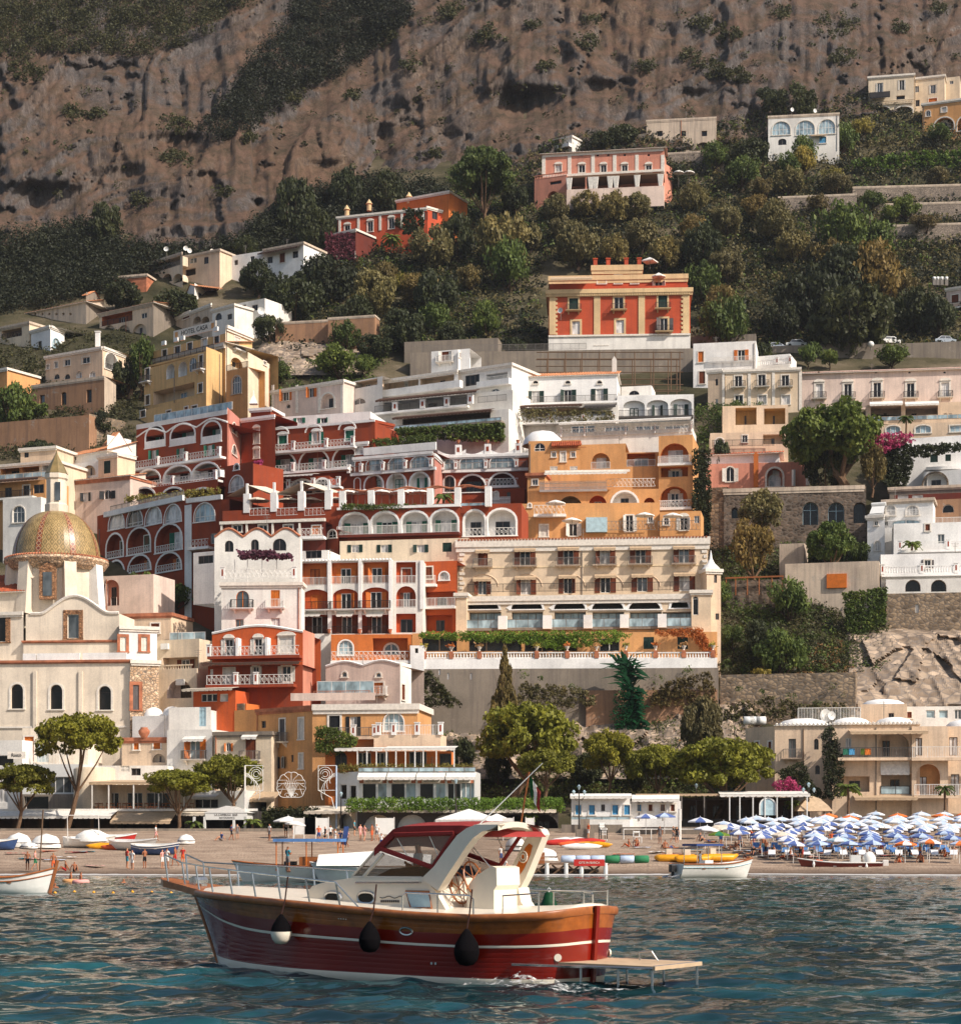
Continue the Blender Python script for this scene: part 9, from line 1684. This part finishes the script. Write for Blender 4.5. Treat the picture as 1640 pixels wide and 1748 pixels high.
def wrapped(label,px,py,sx,sy,sz_,seed):
 o=thing('covered_boat',label,'boat',on(px,py),seed,'boats wrapped in white sheets');rs=random.Random(seed);b=MB();rows=[]
 for i in range(6):
  t=i/5;r=(1-t**2.5)**.5*.98+.02;rows.append([Vector((sx*r*math.cos(a)*(1+rs.uniform(-.1,.1)),sy*r*math.sin(a)*(1+rs.uniform(-.1,.1)),sz_*t))for a in[k*math.pi/7 for k in range(14)]]);rows[-1].append(rows[-1][0])
 b.grid(rows);b.build('cover','tarp_white',o,smooth=True);b=MB();b.tube([(sx*1.0*math.cos(k*.45),sy*1.0*math.sin(k*.45),sz_*.3)for k in range(14)],.04,4,close=True);b.build('lashing','rope',o)
for i,a in enumerate((('white sheeted boat, tallest on the left beach',32,1447,1.1,1.2,1.35),('low white dinghy upside down between two sheeted boats',50,1449,1.3,.8,.55),('square white sheeted boat by the small pine',79,1448,1.35,1.2,1.3),('crumpled white sheet beside the bent pine',318,1441,.9,.7,.9),('white covered dinghy behind the boat arch',880,1452,1.3,.9,1.2),('white sheeted boat on the pier end',928,1470,1.2,.9,1.1))):wrapped(*a,i+1)
for i,(x,y,m_,a,lb)in enumerate(((960,1443,'cloth_red',.1,'red'),(985,1446,'cloth_orange',.15,'orange'),(1000,1441,'cloth_red',0,'second red'),(1012,1447,'yellow_plastic',-.35,'yellow'),(975,1439,'plastic_white',.05,'white'),(993,1450,'plastic_white',.1,'nearest white'),(182,1449,'yellow_plastic',.2,'small yellow'),(205,1451,'cloth_orange',-.2,'orange and white'))):
 o=thing('kayak','%s kayak lying on the sand'%lb,'kayak',on(x,y),a,'kayaks on the sand');b=MB();b.tube([(-1.9,0,.28),(-1.5,0,.2),(-.6,0,.2),(.6,0,.2),(1.5,0,.2),(1.9,0,.28)],[.02,.2,.33,.33,.2,.02],9);b.build('hull',m_,o,smooth=True);b=MB();b.lathe([(.3,.46),(.26,.5),(.2,.44),(.02,.4)],10,sx=1.6,sy=.7);b.build('cockpit','black',o)
for i,(x,y)in enumerate(((1150,1471),(1180,1472),(1222,1470))):
 o=thing('pedal_boat','yellow pedal boat at the water edge, %s from the boat pier'%ORD[i],'pedal boat',on(x,y),.1*i,'yellow pedal boats');b=MB()
 for s in(-.7,.7):b.tube([(-1.6,s,.35),(-1.3,s,.25),(1.2,s,.25),(1.7,s,.5)],[.1,.32,.32,.1],8)
 b.build('float','yellow_plastic',o,smooth=True);b=MB();b.box(-1.0,.9,-.8,.8,.5,.58);b.build('deck','yellow_plastic',o);b=MB();[b.box(-.7,-.2,y_-.25,y_+.25,.58,1.05)for y_ in(-.35,.35)];b.build('seat','awning_cream',o)
for i in range(6):
 x=970+i*25;o=thing('canvas_roll','%s inflatable roll in the row beyond the pier, %s from the brown crate'%(('blue grey','green')[i in(3,5)],ORD[i]),'inflatable',on(x,1474),0.03,'row of inflatable rolls at the water');b=MB();b.tube([(-.62,0,.3),(-.55,0,.3),(.55,0,.3),(.62,0,.3)],[.2,.33,.33,.2],10);b.build('roll','cloth_green' if i in(3,5)else'u_pale',o,smooth=True)
pr_=thing('pier','small wooden pier on white posts with a red banner','pier',sea(965,1494));b=MB()
for k in range(22):x=-3.2+k*.3;b.box(x,x+.27,-1.2,4.5,.82,.9);
b.build('plank_deck','old_wood',pr_);pr_.children[0]['kind']='stuff'
for x in(-2.9,-1.5,0,1.2,3.1):b=MB();b.tube([(x,-1.1,-.6),(x,-1.1,.95)],.17,8);b.build('post','plastic_white',pr_)
for x in(-2.2,-.6,.6,2.2):b=MB();b.tube([(x-.5,-1.0,0),(x+.5,-1.0,.8)],.07,4);b.tube([(x+.5,-.9,0),(x-.5,-.9,.8)],.07,4);b.build('brace','old_wood',pr_)
b=MB();b.box(.6,3.0,-1.3,-1.24,.72,1.25);ob=b.build('banner','cloth_red',pr_);t=put('lettering',text_me('GITE IN BARCA',.24,'trim',.004),ob);t.location=(1.8,-1.32,.98)
o=thing('crate','brown wooden crate standing on the pier','crate',pr_.location+Vector((-2.1,.3,.9)));b=MB();[b.box(-.45,.45,-.4,.4,z,z+.28)for z in(0,.3,.6)];b.build('board','wood',o);o=thing('cool_box','orange red box on the pier beside the crate','box',pr_.location+Vector((-3.0,.2,.9)));b=MB();b.box(-.4,.4,-.3,.3,0,.55);b.build('box','cloth_red',o);b=MB();b.box(-.42,.42,-.32,.32,.55,.65);b.build('lid','cloth_orange',o)
o=thing('mooring_buoy','green pear shaped mooring buoy behind the stern','buoy',Vector((2.55,72,0)));b=MB();b.lathe([(.02,-.25),(.38,-.1),(.42,.12),(.34,.45),(.16,.95),(.1,1.0)],14);b.build('float','leaf_emerald',o,smooth=True);b=MB();b.tube([(0,0,1),(.06,0,1.1),(0,0,1.16),(-.06,0,1.1),(0,0,1)],.025,5);b.build('ring','rail_white',o)
for i in range(9):x=28+i*33;o=thing('float_ball','yellow float, %s from the left along the bathing line'%ORD[i],'float',sea(x,1524+(i%3)),0,'yellow floats of the bathing line');b=MB();b.lathe([(.02,-.06),(.09,0),(.09,.06),(.02,.12)],8);b.build('ball','yellow_plastic',o,smooth=True)
k_=0;RW=[]
for j in range(13):
 D=162.5+j*3.15;x0=(1350,1325,1300,1280,1262,1248,1238,1230,1235,1255,1290,1350,1415)[j];n=int((1690-x0)/F*D/2.35)
 for i in range(n):
  X=(x0-CX)/F*D+i*2.35+(j%2)*1.1+RNG.uniform(-.2,.2);Dj=D+RNG.uniform(-.4,.4);c=('u_blue','u_pale')if j<4 and i>j else('u_white','u_blue')if j<8 and i<12-j else('u_white','u_pale');w_='blue' if c[0]=='u_blue' else'blue and white striped' if c[1]=='u_blue' else'pale striped'
  if j==12 and i%3==0 or(j==11 and i in(2,6)):c,w_=('u_orange','u_orange'),'orange'
  if j==0 and i>3:c,w_=('u_orange','u_white')if i!=6 else('u_orange','u_pale'),'orange striped'
  parasol('beach_umbrella','%s umbrella, %s from the left in the %s rank from the water'%(w_,ORD[i]if i<20 else'next',ORD[j]),Vector((X,Dj,zbeach(Dj))),RNG.choice((0.92,1.0)),RNG.choice((1.95,2.1)),c,'ranked beach umbrellas',RNG.random(),(RNG.uniform(-.06,.06),RNG.uniform(-.06,.06)),'rail_white')
for x,y,r_,c,tl,lb in((1203,1450,1.25,('u_white',),.1,'plain cream umbrella left of the green one'),(1230,1447,1.2,('awning_cream',),-.3,'cream umbrella above the green one'),(1227,1461,1.0,('leaf_bright','cloth_green'),0,'bright green umbrella low on the sand'),(1333,1462,1.15,('awning_cream',),.05,'cream umbrella before the blue loungers'),(1430,1472,1.05,('pale_blue','u_white'),0,'turquoise umbrella nearest the water'),(1388,1465,1.15,('u_pale',),.1,'light blue umbrella among the loungers'),(1102,1426,1.2,('u_white','u_blue'),0,'blue and white umbrella alone by the cabins'),(1134,1424,1.2,('u_blue','u_pale'),0,'plain blue umbrella by the cabins'),(1195,1433,1.3,('u_white','u_blue'),0,'striped umbrella left of the ranks'),(492,1431,1.5,('white_cloth',),0,'white umbrella at the beach bar'),(501,1440,1.0,('white_cloth',),.1,'small white umbrella under the larger one')):parasol('beach_umbrella',lb,on(x,y),r_,2.15,c,None,.3,(0,tl),'rail_white')
lg_=None
for i in range(44):
 r_,c_=divmod(i,11);p=on(1290+c_*31+r_*9,1453+r_*4.5)
 lb='%s lounger under the front umbrellas, %s from the left in the %s line'%(('blue','white')[r_==3],ORD[c_],ORD[r_])
 if i in(0,33):
  lg_=thing('sun_lounger',lb,'sun lounger',p,1.4,'loungers under the umbrellas');b=MB();b.box(-.9,.35,-.3,.3,.32,.36);b.quad((.35,-.3,.36),(.35,.3,.36),(.9,.3,.75),(.9,-.3,.75));b.build('sling','blue_sling' if i==0 else'u_white',lg_);b=MB()
  for y_ in(-.3,.3):b.tube([(-.9,y_,.34),(.35,y_,.34),(.92,y_,.77)],.025,4);[b.tube([(x,y_,0),(x,y_,.34)],.022,4)for x in(-.75,.3)]
  b.build('frame','rail_white',lg_)
 else:dup(lg_,lb,p,1.4+RNG.uniform(-.3,.3))
for x,y,D,lb in((1352,1395,199,'cream canopy'),):pass
for x,y,s,lb in((800,1398,3.2,'large white square market canopy behind the motorboat roof'),(848,1406,2.4,'white canopy over the bar behind the boat arch')):
 o=thing('canopy',lb,'canopy',at(x,y,197));b=MB();b.lathe([(s*1.2,-.5),(s*1.2,-.1),(.05,1.0)],4,a0=.5,a1=.5+2*math.pi);b.build('cloth','white_cloth',o);b=MB();b.tube([(0,0,-3),(0,0,.9)],.06,5);b.build('pole','rail_white',o)
for i,(x,yb,yt,D,lb)in enumerate(((582,1432,1352,202,'black street lamp left of the glazed restaurant'),(988,1424,1340,199,'three armed black street lamp before the bathing cabins'),(1380,1400,1336,201,'three armed black street lamp beside the straw roofed kiosk'),(778,1405,1330,199,'tall lamp post at the right end of the glazed restaurant'),(1188,1402,1338,204,'lamp post before the bright umbrella pine'))):
 g=at(x,yb,D);h=(yb-yt)/F*D;o=thing('street_lamp',lb,'street lamp',g);b=MB();b.tube([(0,0,-.3),(0,0,.8),(0,0,h-.5)],[.14,.09,.05],7);b.build('post','iron',o);A_=[(0,0)]if i in(0,3,4)else[(0,0),(-.55,-.55),(.55,-.55)]
 for dx,dz in A_:
  if dx:b=MB();b.tube([(0,0,h-1.5),(dx*.6,0,h-1.6),(dx,0,h-1.2)],.03,5);b.build('arm','iron',o)
  b=MB();b.lathe([(.06,0),(.17,.3),(.2,.34),(.04,.52)],6,(dx,0,h-.5+dz));b.build('lantern','sky_glass',o)
D=204.5;c=at(497,1338,D);o=thing('light_frame','white scallop shell festival light frame hung above the lane','light frame',c-Vector((0,0,1.7)));b=MB();pt=lambda a,r_:(r_*math.sin(a)*1.0,0,1.7-.3+r_*math.cos(a))
ol=[pt(-2.5+5*i/60,1.45+.10*abs(math.sin(i*math.pi/6)))for i in range(61)];b.tube(ol,.035,4);b.tube([ol[0],ol[-1]],.035,4)
for k in range(9):a=-2.2+4.4*k/8;b.tube([(0,0,.2),pt(a*.55,.8),pt(a,1.45)],.028,4)
for s in(-1,1):b.tube([(s*(.4+.3*math.cos(t)*(1-t/9)),0,.45+.3*math.sin(t)*(1-t/9))for t in[k*.6 for k in range(12)]],.025,4);b.tube([(-1.4,0,1.4+s*.3),(1.4,0,1.4+s*.3)],.022,4)
b.build('outline','plastic_white',o)
for x,s,lb in((574,-1,'white scrolled light frame on a blue pole right of the shell'),(418,1,'white scrolled light frame on a pole left of the shell')):
 g=at(x,1437,203.5);o=thing('light_frame',lb,'light frame',g);b=MB();b.tube([(0,0,-.2),(0,0,8.0)],.09,7);b.build('pole','u_pale' if s<0 else'rail_white',o);b=MB();w=1.9
 b.tube([(0,0,8),(s*w,0,8),(s*w,0,5.4),(s*.5,0,4.6),(0,0,2.6)],.04,4);b.tube([(0,0,5.4),(s*w,0,5.4)],.03,4)
 for r_ in(.75,.5,.28):b.tube([(s*(w*.62+r_*math.cos(t)),0,7.1+r_*math.sin(t))for t in[k*.4 for k in range(15)]],.03,4)
 for r_ in(1.6,1.3,1.0,.7):b.tube([(s*r_*math.sin(t),0,8-r_*1.5+r_*1.1*math.cos(t)-.5)for t in[k*.25 for k in range(9)]],.028,4)
 b.build('scrollwork','plastic_white',o)
for i,(x,w_)in enumerate(((520,1.1),(540,1.2),(657,.9),(878,1.1),(894,1.0))):o=thing('notice_board','white notice board, %s along the back of the beach'%ORD[i],'board',on(x,1434)+Vector((0,0,.2)));b=MB();b.box(-w_,w_,-.03,.03,.3,1.9);b.build('panel','plastic_white',o);b=MB();[b.box(q-.04,q+.04,-.05,.05,-.3,2.0)for q in(-w_,w_)];b.build('post','rail_white',o)
o=thing('pushchair','blue folding pushchair beside the walking family','pushchair',on(588,1449),.5);b=MB();b.grid([[(-.25+.5*i,.3-.25*j,.3+.3*j*j*.3+.3*j)for i in(0,1)]for j in range(4)]);b.build('seat','cloth_blue',o);b=MB();[b.tube([(q,.4,.05),(q,-.3,1.0)],.03,5)for q in(-.25,.25)];b.build('frame','black',o)
o=thing('stone_plinth','stone lamp plinth with steps before the bathing cabins','plinth',on(998,1432));b=MB();b.box(-.9,.9,-.6,.6,-.3,.9);b.build('base','concrete',o);b=MB();b.box(-.45,.45,-.4,.4,.9,1.9);b.build('block','concrete',o)
for i,(x,y)in enumerate(((1029,1436),(1088,1440))):o=thing('beach_chair',('stack of white plastic chairs by the plinth','white plastic chair behind the two sunbathers')[i],'chair',on(x,y));b=MB();[chair_mb(b,0,0,.12*k,.3)for k in range(5 if i==0 else 1)];b.build('seat','plastic_white',o);o.scale=(1.5,1.5,1.3)
r,f=B('low_wall','low grey breakwater wall behind the lone umbrellas','wall',[fc(1060,1300,1412,1424,198,196,'concrete',ref=1180,sides='LR',dp=1,down=1.0),fc(958,1062,1408,1424,199.5,199,'concrete',ref=1010,dp=1,down=1.0)])
o=thing('volleyball_posts','white posts and rail across the sand by the lone umbrellas','posts',on(1160,1434));b=MB();b.tube([(0,0,-.2),(0,0,3.0)],.16,6);b.build('post','rail_white',o);b=MB();b.tube([(-5.5,0,1.0),(7,0,1.0)],.05,4);[b.tube([(q,0,0),(q,0,1.0)],.05,4)for q in(-5.5,-2.8,2.4,4.7,7)];b.build('rail','rail_white',o)
r,f=B('boundary_hedge','dark hedge behind the beach bar','hedge',[fc(452,545,1384,1425,204.5,204,'leaf_dark',ref=500,dp=1.2,sides='LR',down=1)]);ivy('hedge','leafy dark hedge front behind the white umbrella',R4(450,1380,546,1426),203.9,'leaf_dark',600,.12,.5,'hedge')
TWL=(('cloth_red','red'),('cloth_white','white'),('u_pale','pale blue'),('cloth_orange','orange'),('cloth_pink','pink'),('cloth_teal','teal'))
for i in range(26):
 x=(30+i*16 if i<9 else 1060+(i-9)*30)+RNG.uniform(-5,5);y=RNG.uniform(1455,1482)if i<9 else RNG.uniform(1448,1472);m_,c_=TWL[(i*5)%6]
 o=thing('beach_towel','%s towel spread on the sand, %s from the left %s'%(c_,ORD[i if i<9 else i-9],'on the small beach' if i<9 else'before the umbrellas'),'towel',on(x,y)+Vector((0,0,.06)),RNG.random()*3,'towels on the sand');b=MB();b.grid([[(u*.45,v*.95,.03*math.sin(u*3+v*5+i)+.03)for u in(-1,-.3,.3,1)]for v in(-1,-.5,0,.5,1)]);b.build('cloth',m_,o)
hz=MB();hz.box(-260,260,-30,720,-4,330);hm=bpy.data.materials.new('haze');hm.use_nodes=True;ht=hm.node_tree;ht.nodes.remove(ht.nodes['Principled BSDF']);pv_=ht.nodes.new('ShaderNodeVolumePrincipled');pv_.inputs['Density'].default_value=0.00007;pv_.inputs['Color'].default_value=(.86,.88,.92,1);pv_.inputs['Anisotropy'].default_value=0.2;ht.links.new(pv_.outputs[0],ht.nodes['Material Output'].inputs['Volume']);MATS['haze']=hm
stuff(hz.build('haze','haze'))
bpy.context.view_layer.update()
